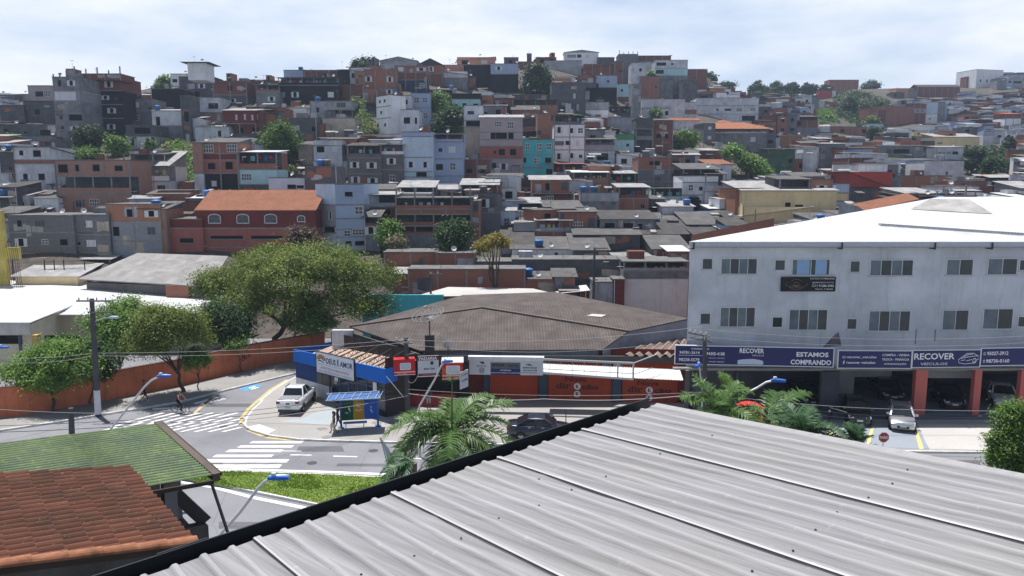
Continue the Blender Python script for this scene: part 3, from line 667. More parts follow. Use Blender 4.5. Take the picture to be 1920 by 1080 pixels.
h(1006, 1070, 414, "434 O:g3; 450 br", 'up.fl', 'grey sheet roofed veranda with a brick parapet', rise=1.4, Y=112)
h(963, 1008, 416, "458 g3", 'lr.fl', 'stained grey side wall beside the brick parapet', rise=.3, Y=112.3)
h(1125, 1231, 412, "436 g1 o1143/18/10 o1178/19/10 D1200/8/16", 'up.fd', 'long low grey house with two dark openings', rise=1.0, Y=112, dep=8)
h(960, 1078, 468, "494 wh d977/9 d1043/6", 'up.fc', 'long white low house with a rusty roof edge', Y=101.5, rise=1.0, dep=9, tanks=(1011,))
h(1140, 1238, 484, "498 O:g2", 'rl.ti', 'low house under a worn orange tile roof', rise=2.3, Y=97, dep=8)
h(960, 1168, 488, "534 g2 b1068/8/9", 'sl', 'long stained dark grey wall house behind the dark roof', Y=95.5, dep=5)
h(1168, 1290, 492, "508 O:g3; 522 g1; 585 wh", 'sl', 'white stained yard house with stubby pillars along its top', Y=92, dep=6)
h(1255, 1290, 472, "496 br", 'up.wm', 'pinkish brick box with a pale roof beside the big grey building', Y=97.5, dep=5, rise=.3)
h(1040, 1078, 520, "560 g1", 'up.fc', 'grey house with a sloping roof behind the utility pole', Y=91, dep=5)
h(1048, 1100, 545, "565 rd d1085/5", 'lr.wm', 'small dark red house with a white roof edge', Y=89, dep=4, rise=.4)
h(975, 1045, 524, "556 bo", 'up.fc', 'orange brick low house with two old water tanks', Y=91.5, dep=7, rise=1.0, tanks=(978, 990))
h(1112, 1150, 530, "572 g3", 'sl', 'pale metal gate house beside the white stained yard', Y=90.5, dep=4)
h(1150, 1171, 525, "560 rd", 'sl', 'narrow brown shed against the white stained yard', Y=90.2, dep=3)
# large low roofs at the foot of the hill
for (a, b_, y_, Y_, lab) in [(1078, 1200, 441, 108, 'wide worn grey sheet roof house in front of the two dark openings'), (1196, 1300, 440, 109, 'wide dark sheet roof house with a skylight strip'),
     (1170, 1290, 424, 116, 'dark roofed house with three blue tanks'), (1075, 1140, 470, 101, 'low house with a cluttered grey roof behind the tile roof'),
     (1225, 1292, 468, 101, 'low dark roofed house right of the tile roof'), (1290, 1360, 422, 114, 'dark roofed house behind the white roof ridge'),
     (940, 1000, 462, 104, 'pale sheet roofed house beside the yellowing tree'), (1360, 1440, 408, 122, 'grey roofed house left of the cream building')]:
    h(a, b_, y_, f"{y_ + 16} g2", 'up.fc' if a % 4 else 'up.fd', lab, Y=Y_, rise=1.6, dep=9, tanks=(1200, 1232) if a == 1170 else ())
h(742, 884, 372, "392 O:br; 402 br; 424 O:br; 440 O:br; 480 g1", 'sl', 'long unfinished brick house with open galleries on three floors', Y=107, dep=8, frame=True, bars=True)
h(884, 900, 378, "440 br", 'sl', 'orange brick end wall of the gallery house', Y=108, dep=7)
h(693, 744, 366, "388 O:g3; 412 br2 d725; 460 O:g2", 'up.fl', 'left wing of the gallery house with pale posts', Y=110, dep=6, rise=.4)
h(720, 820, 474, "512 br", 'sl', 'long red brick wall building behind the spreading tree', Y=97, dep=5, frame=True)
h(818, 890, 476, "512 br", 'sl', 'red brick wall building stepping down right of the tree', Y=96.5, dep=5, frame=True)
h(888, 968, 492, "516 cb", 'sl', 'low grey block wall building right of the yellowing tree', Y=96.8, dep=5)
h(765, 985, 506, "556 br", 'sl', 'long low red brick building above the turquoise wall', Y=91, dep=4, frame=True)
h(736, 768, 514, "550 g2", 'up.fl', 'low dark open shed beside the long red brick building', Y=92, dep=4, rise=.3)
# ridge, centre
h(962, 1000, 116, "150 br2 W972/6/6", 'sl', 'dark brick house behind the big round tree', Y=262)
h(988, 997, 101, "118 g2", 'sl', 'tall square concrete water tower on the skyline', Y=264, dep=2.5, name='water_tower', group='towers on the ridge')
h(1059, 1122, 98, "114 wh B1072/16 d1086/8 W1101/5", 'gx.fl', 'white house with a low gable on top of the ridge', rise=.8, Y=276)
h(1021, 1091, 114, "143 g3", 'sl', 'plain grey rendered house below the white ridge house', Y=262)
h(1094, 1160, 120, "154 br2 d1162/5 ", 'lr.fd', 'wide dark red brick house on the ridge', Y=258, rise=1.5)
h(1120, 1152, 108, "124 g2", 'sl', 'dark grey house peeping over the red brick house', Y=275)
h(1152, 1168, 115, "155 br2 s1161/3/5 s1165/3/5", 'sl', 'brick end with two tiny windows on the ridge', Y=257)
h(1160, 1196, 102, "152 cb", 'sl', 'tall grey block house on top of the ridge', Y=272, bars=True)
h(1196, 1258, 104, "116 br2; 122 lg", 'lr', 'brick top floor beside the tall grey block house', Y=280, rise=1.2)
h(1184, 1212, 118, "144 lg d1201/4/6", 'sl', 'pale house with a brick corner below the ridge', Y=262)
h(1228, 1289, 113, "128 lg o1235/8/5 o1244/8/5 s1260/4; 142 pt o1237/14/6; 168 g1", 'sl', 'pale blue flat roofed house at the right end of the ridge', Y=270)
h(1286, 1326, 130, "166 br2 s1300", 'up.fd', 'brick house stepping down the right end of the ridge', Y=285, rise=1)
h(1280, 1308, 150, "176 g2", 'sl', 'dark block house below the right end of the ridge', Y=262)
h(1034, 1098, 155, "208 g2 W1077/5/9", 'pa', 'large dark concrete house right of the big round tree', dep=9)
h(1082, 1118, 146, "158 g2", 'gx.tr', 'orange tiled gable on the dark concrete houses', Y=222, rise=1.2, deep=1)
h(1097, 1122, 157, "192 blk W1100/8/33", 'sl', 'black wall house with one white pillar')
h(1118, 1157, 142, "164 bl s1140; 194 blk", 'pa', 'blue grey upper floor over a black wall beside the pillar')
h(1158, 1202, 158, "182 pt s1166; 196 br2", 'pa', 'pale turquoise box house above a brick floor')
h(1186, 1202, 158, "196 g1", 'pa', 'grey flank of the pale turquoise box house', Y=222)
h(1200, 1236, 144, "186 br s1230", 'sl', 'tall orange red brick house below the ridge', frame=True)
h(1234, 1262, 150, "186 g1", 'up.fd', 'grey narrow house beside the tall orange red brick house')
h(1258, 1346, 176, "192 g2 o1290/10 o1320/14", 'up.fl', 'long dark house under a pale roof in the middle right', rise=.5)
h(960, 1048, 178, "188 g2", 'up.fl', 'house with a pale roof below the big round tree', rise=.7, Y=215)
h(962, 1046, 188, "202 O:bo; 212 bo", 'up.fc', 'orange brick house with a row of open bays', rise=.3)
h(1081, 1142, 192, "206 g3; 218 wh", 'sl', 'pale grey walled house over a white base')
h(1140, 1200, 200, "218 O:g2", 'up.fl', 'dark open roof terrace in the middle', rise=.5, tanks=(1176,))
h(1203, 1284, 186, "226 lg", 'pa', 'long blank pale block wall left of the big white house', dep=7)
h(1205, 1256, 203, "222 lg o1250/6", 'up.fl', 'low pale house with a grey roof before the blank wall', Y=236, rise=.6)
h(1283, 1306, 192, "206 lg; 214 br; 226 lg", 'sl', 'narrow pale house with a band of brick')
h(1305, 1422, 184, "198 lg; 214 lg s1345/4 o1365/11/4 B1386/10/6 B1411/10/6; 230 lg o1404/24/9", 'pa', 'big white walled house with a row of small windows', dep=9)
h(1316, 1438, 242, "250 O:lg; 276 g1 W1412/10/9", 'hi.tr', 'roof pavilion with an orange hipped tile roof', rise=2.2, over=1.4, dep=10)
h(1345, 1370, 229, "236 lg", 'hi.tr', 'small tiled lantern roof on top of the pavilion', Y=232, dep=4, deep=.6, rise=.8)
# right hand side
h(1391, 1568, 358, "418 ye d1477/10/15 o1498/14/4", 'up.fl', 'cream building with one dark window and a grey roof', rise=1.5, dep=12, deep=4)
h(1567, 1591, 345, "362 lb; 377 ye; 405 lb d1577/12/10", 'pa', 'narrow blue and white end of the cream building', dep=8, deep=4)
h(1392, 1520, 388, "420 ye o1504/8/8", 'lr.fl', 'low cream lean-to in front of the cream building', rise=1.5, dep=4)
h(1592, 1672, 322, "385 re", 'rl.tr', 'bright red house with a slanted orange tile edge', rise=3.2, dep=9, over=.6)
h(1658, 1690, 326, "336 O:g1; 384 g1 d1675/8/10", 'sl', 'grey rear wing of the bright red house', dep=6)
h(1592, 1650, 352, "386 g2", 'dn.fd', 'blackened low house in front of the red house', dep=6)
h(1550, 1594, 320, "338 br d1565/5", 'up.fl', 'low brick house left of the bright red house', rise=.5)
h(1684, 1784, 330, "362 bo", 'sl', 'orange brick house with bricked up bays', frame=True, dep=8)
h(1732, 1806, 302, "350 lg s1775/3", 'sl', 'tall white stained blank wall house on the right', dep=8)
h(1680, 1748, 318, "332 g1", 'up.wm', 'grey house with a pale curved roof behind the brick bays', rise=.6)
h(1862, 1922, 346, "372 O:lg", 'ga.tr', 'white house with an orange tiled roof at the right edge', rise=2.0, dep=9)
h(1752, 1836, 257, "282 ye B1762/9/5", 'up.fl', 'long beige house with a grey roof on the right', rise=1.5, dep=8)
h(1756, 1806, 276, "300 lg B1762/6/5 B1769/6/5 B1779/8/5 d1791/10/6", 'up.fl', 'white house with four windows in front of the beige house', rise=.6)
h(1830, 1880, 131, "175 wh s1838/3/4 s1850/3/4 s1863/3/4 s1872/3/4", 'pa', 'white tower block with small dark windows on the right skyline', Y=425, dep=14, name='tower_block', turn=4)
h(1811, 1830, 144, "168 br2", 'sl', 'brick cube beside the white tower block on the skyline', Y=430)
h(1890, 1925, 140, "170 g3 o1905/20/4", 'sl', 'grey house with a dark upper floor right of the white tower block', Y=420)
h(1655, 1714, 200, "236 br", 'sl', 'bare orange brick house with a stepped top on the far hill', turn=6, dep=12)
h(1644, 1662, 206, "240 br2", 'sl', 'brick flank with ragged edge on the far hill')
h(1713, 1736, 195, "204 br2; 212 pk s1720 s1729; 232 br2", 'up.ti', 'pink and brick house with a tiled edge on the far hill', rise=.6)
h(1735, 1758, 192, "214 lb; 232 wh s1744", 'sl', 'white and blue narrow house on the far hill')
h(1757, 1771, 192, "232 g1 B1764/5 ", 'sl', 'grey narrow house beside the white and blue one')
h(1775, 1806, 228, "246 lb s1781 s1786", 'up.fl', 'small white house with a balcony on the far hill', rise=.5)
h(1778, 1806, 206, "214 wh; 228 br2 o1795/14", 'dn', 'brick house with a white awning on the far hill')
h(1712, 1752, 246, "256 ye s1722 s1734 s1745; 262 or", 'sl', 'yellow and orange house front on the far hill')
h(1884, 1914, 214, "222 br2; 236 wh; 262 g1 o1905/8", 'up.rm', 'house with a red roof at the far right', rise=1.0)
h(1556, 1626, 238, "254 br o1580/10 o1620/8", 'sl', 'long low brick house on the far hill', turn=3)
h(1453, 1533, 225, "240 br2 o1497/10; 252 g1", 'lr', 'long grey brick house with a slanted top on the right', rise=1.0)
h(1515, 1534, 236, "256 pt s1519 s1526", 'sl', 'small turquoise house end on the right')
h(1460, 1504, 254, "278 bo", 'up.wm', 'orange brick house with a white roof edge on the right', rise=.4)
h(1440, 1462, 258, "276 lb d1448", 'up.fl', 'small white house with one dark window on the right', rise=.4)
h(1536, 1584, 270, "318 g1 d1564/6/8", 'up.fl', 'tall grey rendered house with one window on the right', rise=.6)
h(1440, 1490, 280, "326 dg d1482", 'up.fd', 'dark green house with a black roof on the right', rise=.4)
h(1490, 1524, 288, "298 wh B1515/12/7; 326 br d1503", 'up.wm', 'brick and white house with a flat pale roof on the right', rise=.3)
h(1646, 1732, 273, "296 g1 o1690/30/8", 'up.wm', 'long white roofed grey house on the right', rise=.4)
h(1628, 1656, 232, "246 lb d1636", 'sl', 'small pale house beside the far wood')
h(1536, 1552, 172, "186 ub", 'sl', 'small bright blue house on the far hill', dep=4)
h(1536, 1560, 170, "186 re", 'sl', 'small red house beside the bright blue one', dep=4)
h(1720, 1800, 163, "182 br2", 'ga.fd', 'long dark roofed hall on the far ridge', rise=1.5)
h(1555, 1610, 150, "164 br", 'sl', 'brick house row on the far right ridge', Y=425)
h(1680, 1712, 166, "184 or s1710", 'sl', 'orange house on the far right ridge')
# ============================================================ the rest of the packed hillside
rf = random.Random(11)
KEYW = {'br': 'red brick', 'br2': 'dark brick', 'bo': 'orange brick', 'g1': 'grey', 'g2': 'dark grey', 'cb': 'grey block', 'lg': 'pale', 'g3': 'pale grey', 'be': 'beige', 'wh': 'white', 'bl': 'blue grey', 'blk': 'black', 'pt': 'pale turquoise', 'pk': 'pinkish'}
ROOFW = {'sl': 'flat roofed', 'up.fc': 'grey roofed', 'up.fl': 'pale roofed', 'up.fd': 'dark roofed', 'dn.fc': 'back sloping', 'up.wm': 'white roofed', 'up.ti': 'tile roofed', 'rl.fl': 'lean-to'}
used = {x[2] for x in HOUSES}
NUMW = ['no windows', 'one window', 'two windows', 'three windows', 'four windows', 'five windows', 'six windows']
hand = list(HOUSES)
def short(l):
    ws = l.split()
    for stop in ('with', 'under', 'on', 'above', 'over', 'below', 'beside', 'at', 'left', 'right', 'in', 'behind', 'standing', 'and', 'between', 'along', 'before', 'from'):
        if stop in ws[2:]: ws = ws[:ws.index(stop, 2)]
    return ' '.join(ws[:6])
shorts = {}
for x in hand: shorts.setdefault(short(x[2]), []).append(x)
marks = [(s, v[0]) for s, v in shorts.items() if len(v) == 1 and len(s.split()) >= 3]
NFILL = 0
def fill(px, pb, wpx, hpx, Y, small):
    global NFILL
    m1 = rf.choices(['br', 'br2', 'bo', 'g1', 'g2', 'cb', 'lg', 'g3', 'be', 'bl', 'blk', 'pt', 'pk'], [8, 4, 4, 3, 2, 3, 8, 4, 1, 2.5, 1, 1.2, .8])[0]
    m2 = m1 if rf.random() < .6 else rf.choice(['g1', 'g2', 'br2', 'cb', 'lg', 'br'])
    stp = 2.8 / Y * F; ns = max(1, min(3, int(round(hpx / stp))))
    top = pb - hpx; spec = []; nw = 0
    for i in range(ns):
        yb = top + hpx * (i + 1) / ns; ws = ''
        opn = rf.random() < (.28 if i == 0 else .08)
        if not opn:
            n = max(0, min(3, int(wpx / (3.0 / Y * F)))) if rf.random() < .85 else 0
            for q in range(n):
                if rf.random() < .8:
                    u = px - wpx / 2 + wpx * (q + .5) / n; ws += ' ' + rf.choices('wdbBsW', [3, 4, 2, 2, 1, 1])[0] + f"{u:.1f}"; nw += 1
        spec.append(f"{yb:.1f} {'O:' if opn else ''}{m1 if i == 0 else m2}{ws}")
    roof = rf.choices(list(ROOFW), [5, 3, 3, 2, 2, 1.0, .5, 1])[0]
    base = f"{KEYW[m1]} {ROOFW[roof]} house"
    ms = sorted(marks, key=lambda k: (k[1][0] - px) ** 2 + 2 * (k[1][1] - (pb - hpx / 2)) ** 2)[:4]
    lab = None
    cands = []
    for s, k in ms:
        dx, dy = px - k[0], (pb - hpx / 2) - k[1]
        if abs(dx) > abs(dy) * 1.3: dr = 'right of' if dx > 0 else 'left of'
        else: dr = 'uphill from' if dy < 0 else 'downhill from'
        cands.append(f"{base} {dr} the {s}"); cands.append(f"{base} with {NUMW[min(nw, 6)]} {dr} the {s}")
        cands.append(f"{'wide' if wpx > hpx * 1.3 else 'narrow'} {base} with {NUMW[min(nw, 6)]} {dr} the {s}")
    for c in cands:
        if c not in used and len(c.split()) <= 16: lab = c; break
    if lab is None: return False
    used.add(lab); NFILL += 1
    hand_before = len(HOUSES)
    h(px - wpx / 2, px + wpx / 2, top, '; '.join(spec), roof, lab, Y=Y, dep=rf.uniform(5, 8), turn=rf.uniform(-1.5, 1.5) if Y > 150 else 0, rise=rf.uniform(.4, 1.1), reg=False, bars=rf.random() < .2,
      tanks=(px,) if rf.random() < .16 else (), over=.3)
    return True
GREEN = [(487, 245, 558, 330), (310, 268, 368, 350), (662, 195, 705, 255), (805, 178, 870, 245), (1370, 285, 1450, 345), (1250, 250, 1315, 280), (105, 240, 240, 300), (1575, 175, 1670, 240), (1620, 205, 1660, 260), (1800, 275, 1930, 335), (975, 125, 1038, 178), (1405, 142, 1530, 172), (1530, 210, 1570, 232), (1005, 100, 1005, 100), (690, 420, 760, 475), (810, 405, 880, 470)]
def free(x0, x1, y0, y1):
    """share of the cells already taken, and share that would hide something standing farther back"""
    t = c = b = 0
    for i in range(int(x0 // 4), int(x1 // 4) + 1):
        for j in range(int(y0 // 4), int(y1 // 4) + 1):
            t += 1; k = COVER.get((i, j))
            if k is not None: c += 1; b += k < y1 - 1
    return c / max(1, t), b / max(1, t)
for g in GREEN: claim(g[0], g[2], g[1], g[3], 0)
rows = []
py = 476
while py > 120:
    rows.append(py); py -= max(4, 7.5 * (py - 100) / 330)
FAR = []
SKYL = [(-60, 178), (98, 168), (101, 142), (228, 142), (232, 186), (290, 166), (340, 146), (400, 152), (520, 150), (640, 134), (720, 116), (830, 118), (960, 110), (1060, 101), (1290, 113), (1300, 134), (1345, 158), (1400, 171), (1530, 173), (1560, 154), (1660, 160), (1720, 167), (1800, 165), (1830, 134), (2000, 134)]
def skyline(x):
    for (a, ya), (b, yb) in zip(SKYL, SKYL[1:]):
        if a <= x <= b: return ya + (yb - ya) * (x - a) / (b - a)
    return 134
for py in rows:
    px = -30 + rf.uniform(0, 20)
    while px < 1950:
        Y = Yf(px, py)
        sz = F / Y
        wpx = rf.uniform(3.0, 6.0) * sz; hpx = rf.choice([2.9, 3.2, 5.6, 5.9, 6.2]) * sz * rf.uniform(.92, 1.08)
        x0, x1 = px, px + wpx; pm = (x0 + x1) / 2
        Y = Yf(pm, py); d_ = ray(pm, py)
        p2 = proj((d_[0] / d_[1] * Y, Y, ground(d_[0] / d_[1] * Y, Y)))
        if abs(p2[1] - py) > 3 or Y < 95 or (py > 415 and 380 < pm < 740): px += 12; continue
        best = None
        for hp in (hpx, hpx * .7, hpx * .5):
            if hp < 2.4 * sz: hp = 2.4 * sz
            if py - hp < max(skyline(x0), skyline(x1), skyline(pm)): continue
            c, b = free(x0, x1, py - hp, py)
            if b < .10 and c < .86: best = hp; break
        if best:
            FAR.append((wpx * best * (1 - c), pm, py, wpx, best, Y)); claim(x0 + 2, x1 - 2, py - best * .9, py, py)
            px += wpx * rf.uniform(.9, 1.05)
        else: px += 9
FAR.sort(reverse=True)
far_walls = []
for i, (_, pm, py, wpx, hpx, Y) in enumerate(FAR):
    if not (NFILL < 78 and fill(pm, py, wpx, hpx, Y - .02 * (pm % 30), Y > 260)): far_walls.append((pm, py, wpx, hpx, Y))
# the smallest far ones, past what one can tell apart
mb = MB(); fm = [W[k] for k in ('br', 'br2', 'bo', 'g2', 'cb', 'lg', 'wh', 'g1', 'blk', 'bl')] + [RF['fc'], RF['fl'], DARK, SHUT]
for pm, py, wpx, hpx, Y in far_walls:
    A = PX(pm - wpx / 2, py, Y); B = PX(pm + wpx / 2, py, Y + rf.uniform(-1, 1)); zt = H + ray(pm, py - hpx)[2] / ray(pm, py - hpx)[1] * Y; dp_ = rf.uniform(5, 8)
    t = (B - A); t.z = 0; L_ = t.length; t.normalize(); n = Vector((-t.y, t.x, 0)); mi = rf.choices(range(10), [7, 4, 3, 2, 2, 7, 5, 3, 1, 3])[0]
    C_ = [Vector((A.x, A.y, 0)), Vector((B.x, B.y, 0)), Vector((B.x, B.y, 0)) + n * dp_, Vector((A.x, A.y, 0)) + n * dp_]; k = Vector((0, 0, 1))
    for i in range(4): mb.face([C_[i] + k * (A.z - 5), C_[(i + 1) % 4] + k * (A.z - 5), C_[(i + 1) % 4] + k * zt, C_[i] + k * zt], mi)
    rr_ = rf.choice((10, 10, 11)); up = rf.uniform(0, .9); o3 = n * -.3 - t * .25; o4 = n * -.3 + t * .25
    mb.face([C_[0] + o3 + k * (zt + .05), C_[1] + o4 + k * (zt + .05), C_[2] + o4 + k * (zt + .05 + up), C_[3] + o3 + k * (zt + .05 + up)], rr_)
    nst = max(1, int(round((zt - A.z) / 2.9)))
    if rf.random() < .45 and not any((int(x // 4), int((py - hpx - 6) // 4)) in COVER for x in (pm - wpx / 2, pm, pm + wpx / 2)):     # a lean-to or half-built room on the roof
        u0 = L_ * rf.choice((0, .45)); u1 = u0 + L_ * rf.uniform(.35, .55); hh_ = rf.uniform(1.2, 2.5); q4 = [C_[0] + t * u0 + n * .1, C_[0] + t * u1 + n * .1, C_[0] + t * u1 + n * 3, C_[0] + t * u0 + n * 3]; m4 = rf.choice((0, 2, 3, 4, 5, 7))
        for i in range(4): mb.face([q4[i] + k * zt, q4[(i + 1) % 4] + k * zt, q4[(i + 1) % 4] + k * (zt + hh_), q4[i] + k * (zt + hh_)], m4)
        mb.face([p + k * (zt + hh_ + .02) + n * (-.3 if i < 2 else .2) for i, p in enumerate(q4)], rf.choice((10, 11)))
        mb.face([q4[0].lerp(q4[1], .3) - n * .03 + k * (zt + .3), q4[0].lerp(q4[1], .6) - n * .03 + k * (zt + .3), q4[0].lerp(q4[1], .6) - n * .03 + k * (zt + hh_ - .3), q4[0].lerp(q4[1], .3) - n * .03 + k * (zt + hh_ - .3)], 12)
    if rf.random() < .35:    # an awning over the front
        u0 = L_ * rf.uniform(0, .4); u1 = u0 + L_ * rf.uniform(.3, .6); za_ = A.z + rf.choice((2.4, 2.6, 5.2)); mb.face([C_[0] + t * u0 - n * 1.0 + k * (za_ - .3), C_[0] + t * u1 - n * 1.0 + k * (za_ - .3), C_[0] + t * u1 - n * .02 + k * za_, C_[0] + t * u0 - n * .02 + k * za_], rf.choice((10, 11, 11)))
    for q in range(nst):
        for e in range(max(1, int(L_ / 2.6))):
            if rf.random() < .65:
                c = C_[0] + t * (L_ * (e + .5) / max(1, int(L_ / 2.6))) - n * .04 + k * (zt - (zt - A.z) * (q + .5) / nst); a_, b_ = t * rf.uniform(.4, .8), k * rf.uniform(.4, .6)
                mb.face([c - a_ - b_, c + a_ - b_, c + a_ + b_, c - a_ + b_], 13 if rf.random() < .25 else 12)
if mb.v: tag(mb.build('far_houses', fm), kind='stuff')
print('FILLED', NFILL, len(far_walls), len(HOUSES))
# ------------------------------------------------------------ water tanks on the roofs
tk_ = {}
def tank_at(p, lab, kind='blue'):
    r = .62; prof = [(0, 0), (r * .86, 0), (r, .75), (r * 1.06, .78), (r * 1.06, .84), (r * .95, .88), (r * .5, .98), (0, 1.0)]
    if kind not in tk_:
        mb = MB(); mb.lathe(prof[:4], 14); tk_[kind] = (mb.mesh('tank_shell', P('tank_' + kind, (.03, .13, .36) if kind == 'blue' else (.10, .10, .105), .45), True),)
        mb = MB(); mb.lathe(prof[3:], 14); tk_[kind] += (mb.mesh('tank_lid', P('tank_lid_' + kind, (.05, .19, .48) if kind == 'blue' else (.13, .13, .135), .45), True),)
    t = thing('water_tank', lab, 'water tank', p, random.uniform(0, 3), 'water tanks on the roofs')
    link('shell', tk_[kind][0], t); link('lid', tk_[kind][1], t)
tu = set()
for i, (p, lab, mk) in enumerate(TANKS):
    kind = 'grey' if i % 4 == 2 else 'blue'
    l = f"{'blue plastic' if kind == 'blue' else 'grey fibre'} water tank on the {' '.join(lab.split()[:11])}"
    while l in tu: l = 'other ' + l if not l.startswith('other') else 'further' + l[5:]
    tu.add(l); tank_at(p, ' '.join(l.split()[:16]), kind)

# ------------------------------------------------------------ washing on the open terraces
WC = [P('cloth_wash%d' % i, c, .9, spec=.1) for i, c in enumerate([(.55, .56, .6), (.42, .05, .05), (.05, .14, .42), (.6, .5, .2), (.05, .05, .06), (.2, .42, .45)])]
for root, wd, zt, lab, q in WASH:
    if zt is None: continue
    r_ = random.Random(int(q * 1e6)); mb = MB(); x = .5; zl = zt - .55; mb.tube([(.2, .5, zl), (wd - .2, .5, zl)], .008, 3, 4)
    while x < wd - .9:
        ww = r_.uniform(.3, .8); hh_ = r_.uniform(.4, .9); k = r_.randrange(6); nn = 4
        for i in range(nn): mb.face([(x + ww * i / nn, .5 + .03 * (i % 2), zl - hh_), (x + ww * (i + 1) / nn, .5 + .03 * ((i + 1) % 2), zl - hh_ + r_.uniform(-.03, .03)), (x + ww * (i + 1) / nn, .5 + .02 * ((i + 1) % 2), zl), (x + ww * i / nn, .5 + .02 * (i % 2), zl)], k)
        x += ww + r_.uniform(.05, .9)
    o = mb.build('washing', WC); o.matrix_world = root.matrix_basis; tag(o, 'line of washing on the ' + ' '.join(lab.split()[:11]), 'washing', 'washing lines on the terraces')

# ------------------------------------------------------------ clutter between and in front of the houses: sheets, boards, blocks, low walls
cm_ = [W[k] for k in ('br', 'g2', 'cb', 'g3', 'lg', 'bo')] + [RF['fc'], RF['fl'], P('blue_tarp', (.03, .13, .42), .6), DARK, REBAR]; mb = MB()
for _ in range(1500):
    px, py = rf.uniform(0, 1920), rf.uniform(165, 462)
    if py < skyline(px) + 14 or (py > 415 and 360 < px < 745): continue
    if any(g[0] < px < g[2] and g[1] < py < g[3] for g in GREEN): continue
    Y = Yf(px, py)
    if Y > 300 or Y < 98: continue
    p = PX(px, py, Y); a = rf.uniform(-.25, .25); t = Vector((math.cos(a), math.sin(a), 0)); n = Vector((-t.y, t.x, 0)); k = Vector((0, 0, 1)); ww, dd, hh_ = rf.uniform(.5, 2.4), rf.uniform(.4, 1.6), rf.uniform(.5, 2.2); kd = rf.random()
    c = p - t * ww / 2
    if kd < .55:
        q4 = [c, c + t * ww, c + t * ww + n * dd, c + n * dd]; m4 = rf.choice((0, 0, 1, 2, 3, 4, 5, 9))
        for i in range(4): mb.face([q4[i] - k * .8, q4[(i + 1) % 4] - k * .8, q4[(i + 1) % 4] + k * hh_, q4[i] + k * hh_], m4)
        mb.face([x + k * hh_ + n * (-.15 if i < 2 else .15) + k * (.0 if i < 2 else .18) for i, x in enumerate(q4)], rf.choice((6, 7, 6, 1, 8 if rf.random() < .3 else 7)))
    elif kd < .8: mb.face([c + k * hh_, c + t * ww + k * hh_, c + t * ww + n * dd * 1.4 + k * (hh_ + .3), c + n * dd * 1.4 + k * (hh_ + .3)], rf.choice((6, 7, 7, 6))); mb.beam(c, c + k * hh_, .08, .08, 10); mb.beam(c + t * ww, c + t * ww + k * hh_, .08, .08, 10)
    else: mb.tube([p, p + k * rf.uniform(1.5, 3.5)], .05, 4, 10)
tag(mb.build('hillside_clutter', cm_), kind='stuff')
# ============================================================ street level
def GP(pts, z): return [tuple(G(a, b, z)) for a, b in pts]
def mat_asphalt(key, c, var=.18):
    if key in _mc: return _mc[key]
    m, n, l, b = _new(key); v = _vec(n, l, 'POS')
    a = _noise(n, l, v, .18, 5, .6); f = _noise(n, l, v, 9, 3, .7); k = _noise(n, l, v, .6, 6, .75)
    cc = _mixc(n, l, _mr(n, l, a, .3, .7, 0, 1), tuple(x * (1 - var) for x in c), tuple(x * (1 + var) for x in c))
    cc = _mixc(n, l, _mr(n, l, f, .35, .75, 0, .35), cc, tuple(x * .6 for x in c))
    cc = _mixc(n, l, _mr(n, l, k, .6, .72, 0, .4), cc, tuple(x * .62 for x in c))
    vo = n.new('ShaderNodeTexVoronoi'); vo.feature = 'DISTANCE_TO_EDGE'; vo.inputs['Scale'].default_value = .16; l(v, vo.inputs['Vector'])
    cc = _mixc(n, l, _mr(n, l, vo.outputs['Distance'], 0, .004, .6, 0), cc, tuple(x * .45 for x in c))
    l(cc, b.inputs['Base Color']); b.inputs['Roughness'].default_value = .9; b.inputs['Specular IOR Level'].default_value = .2
    _bump(n, l, b, f, .2, .01); _mc[key] = m; return m
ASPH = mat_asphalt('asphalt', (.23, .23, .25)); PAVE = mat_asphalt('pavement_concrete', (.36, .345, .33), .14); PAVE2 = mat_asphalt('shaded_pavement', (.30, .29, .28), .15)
BAY = mat_asphalt('parking_bay_paint', (.30, .33, .38), .1); LOT = mat_asphalt('pale_concrete', (.50, .48, .46), .1)
MARK = M('road_paint', (.74, .74, .74), var=.12, scale=2.5, streak=0, coords='POS', rough=.7); YEL = M('yellow_road_paint', (.52, .42, .21), var=.2, scale=2.5, streak=0, coords='POS')
YELO = M('yellow_bay_paint', (.68, .60, .22), var=.15, scale=2.5, streak=0, coords='POS'); BLUEP = M('blue_road_paint', (.10, .30, .58), var=.2, scale=2.5, streak=0, coords='POS')
KERB = M('kerb_white', (.60, .60, .58), var=.25, scale=1.5, streak=0, coords='POS')
o = sheet('road', [(-130, 6, .004), (130, 6, .004), (130, 84, .004), (-130, 84, .004)], [ASPH]); tag(o, kind='structure')
def paved(name, front, back, mats, hgt=.13, kerb=True):
    """raised pavement: front = kerb line in photo pixels, back = far side"""
    mb = MB(); poly = [(p[0], p[1]) for p in GP(front, hgt)] + [(p[0], p[1]) for p in GP(back[::-1], hgt)]
    mb.prism(poly, 0, hgt, 0, smat=1)
    if kerb:
        fr = GP(front, hgt + .003)
        for a, b in zip(fr, fr[1:]):
            a = Vector(a); b = Vector(b); n = Vector((-(b - a).y, (b - a).x, 0)).normalized() * .16
            if n.y < 0: n = -n
            mb.face([a, b, b + n, a + n], 1)
    o = mb.build(name, mats); tag(o, kind='structure'); return o
front1 = [(590, 690), (545, 712), (515, 730), (490, 751), (472, 767), (460, 783), (457, 797), (470, 806), (505, 816), (560, 823), (610, 825), (760, 829), (960, 833), (1250, 840), (1450, 843), (1660, 845.5), (1870, 847.5), (2200, 849)]
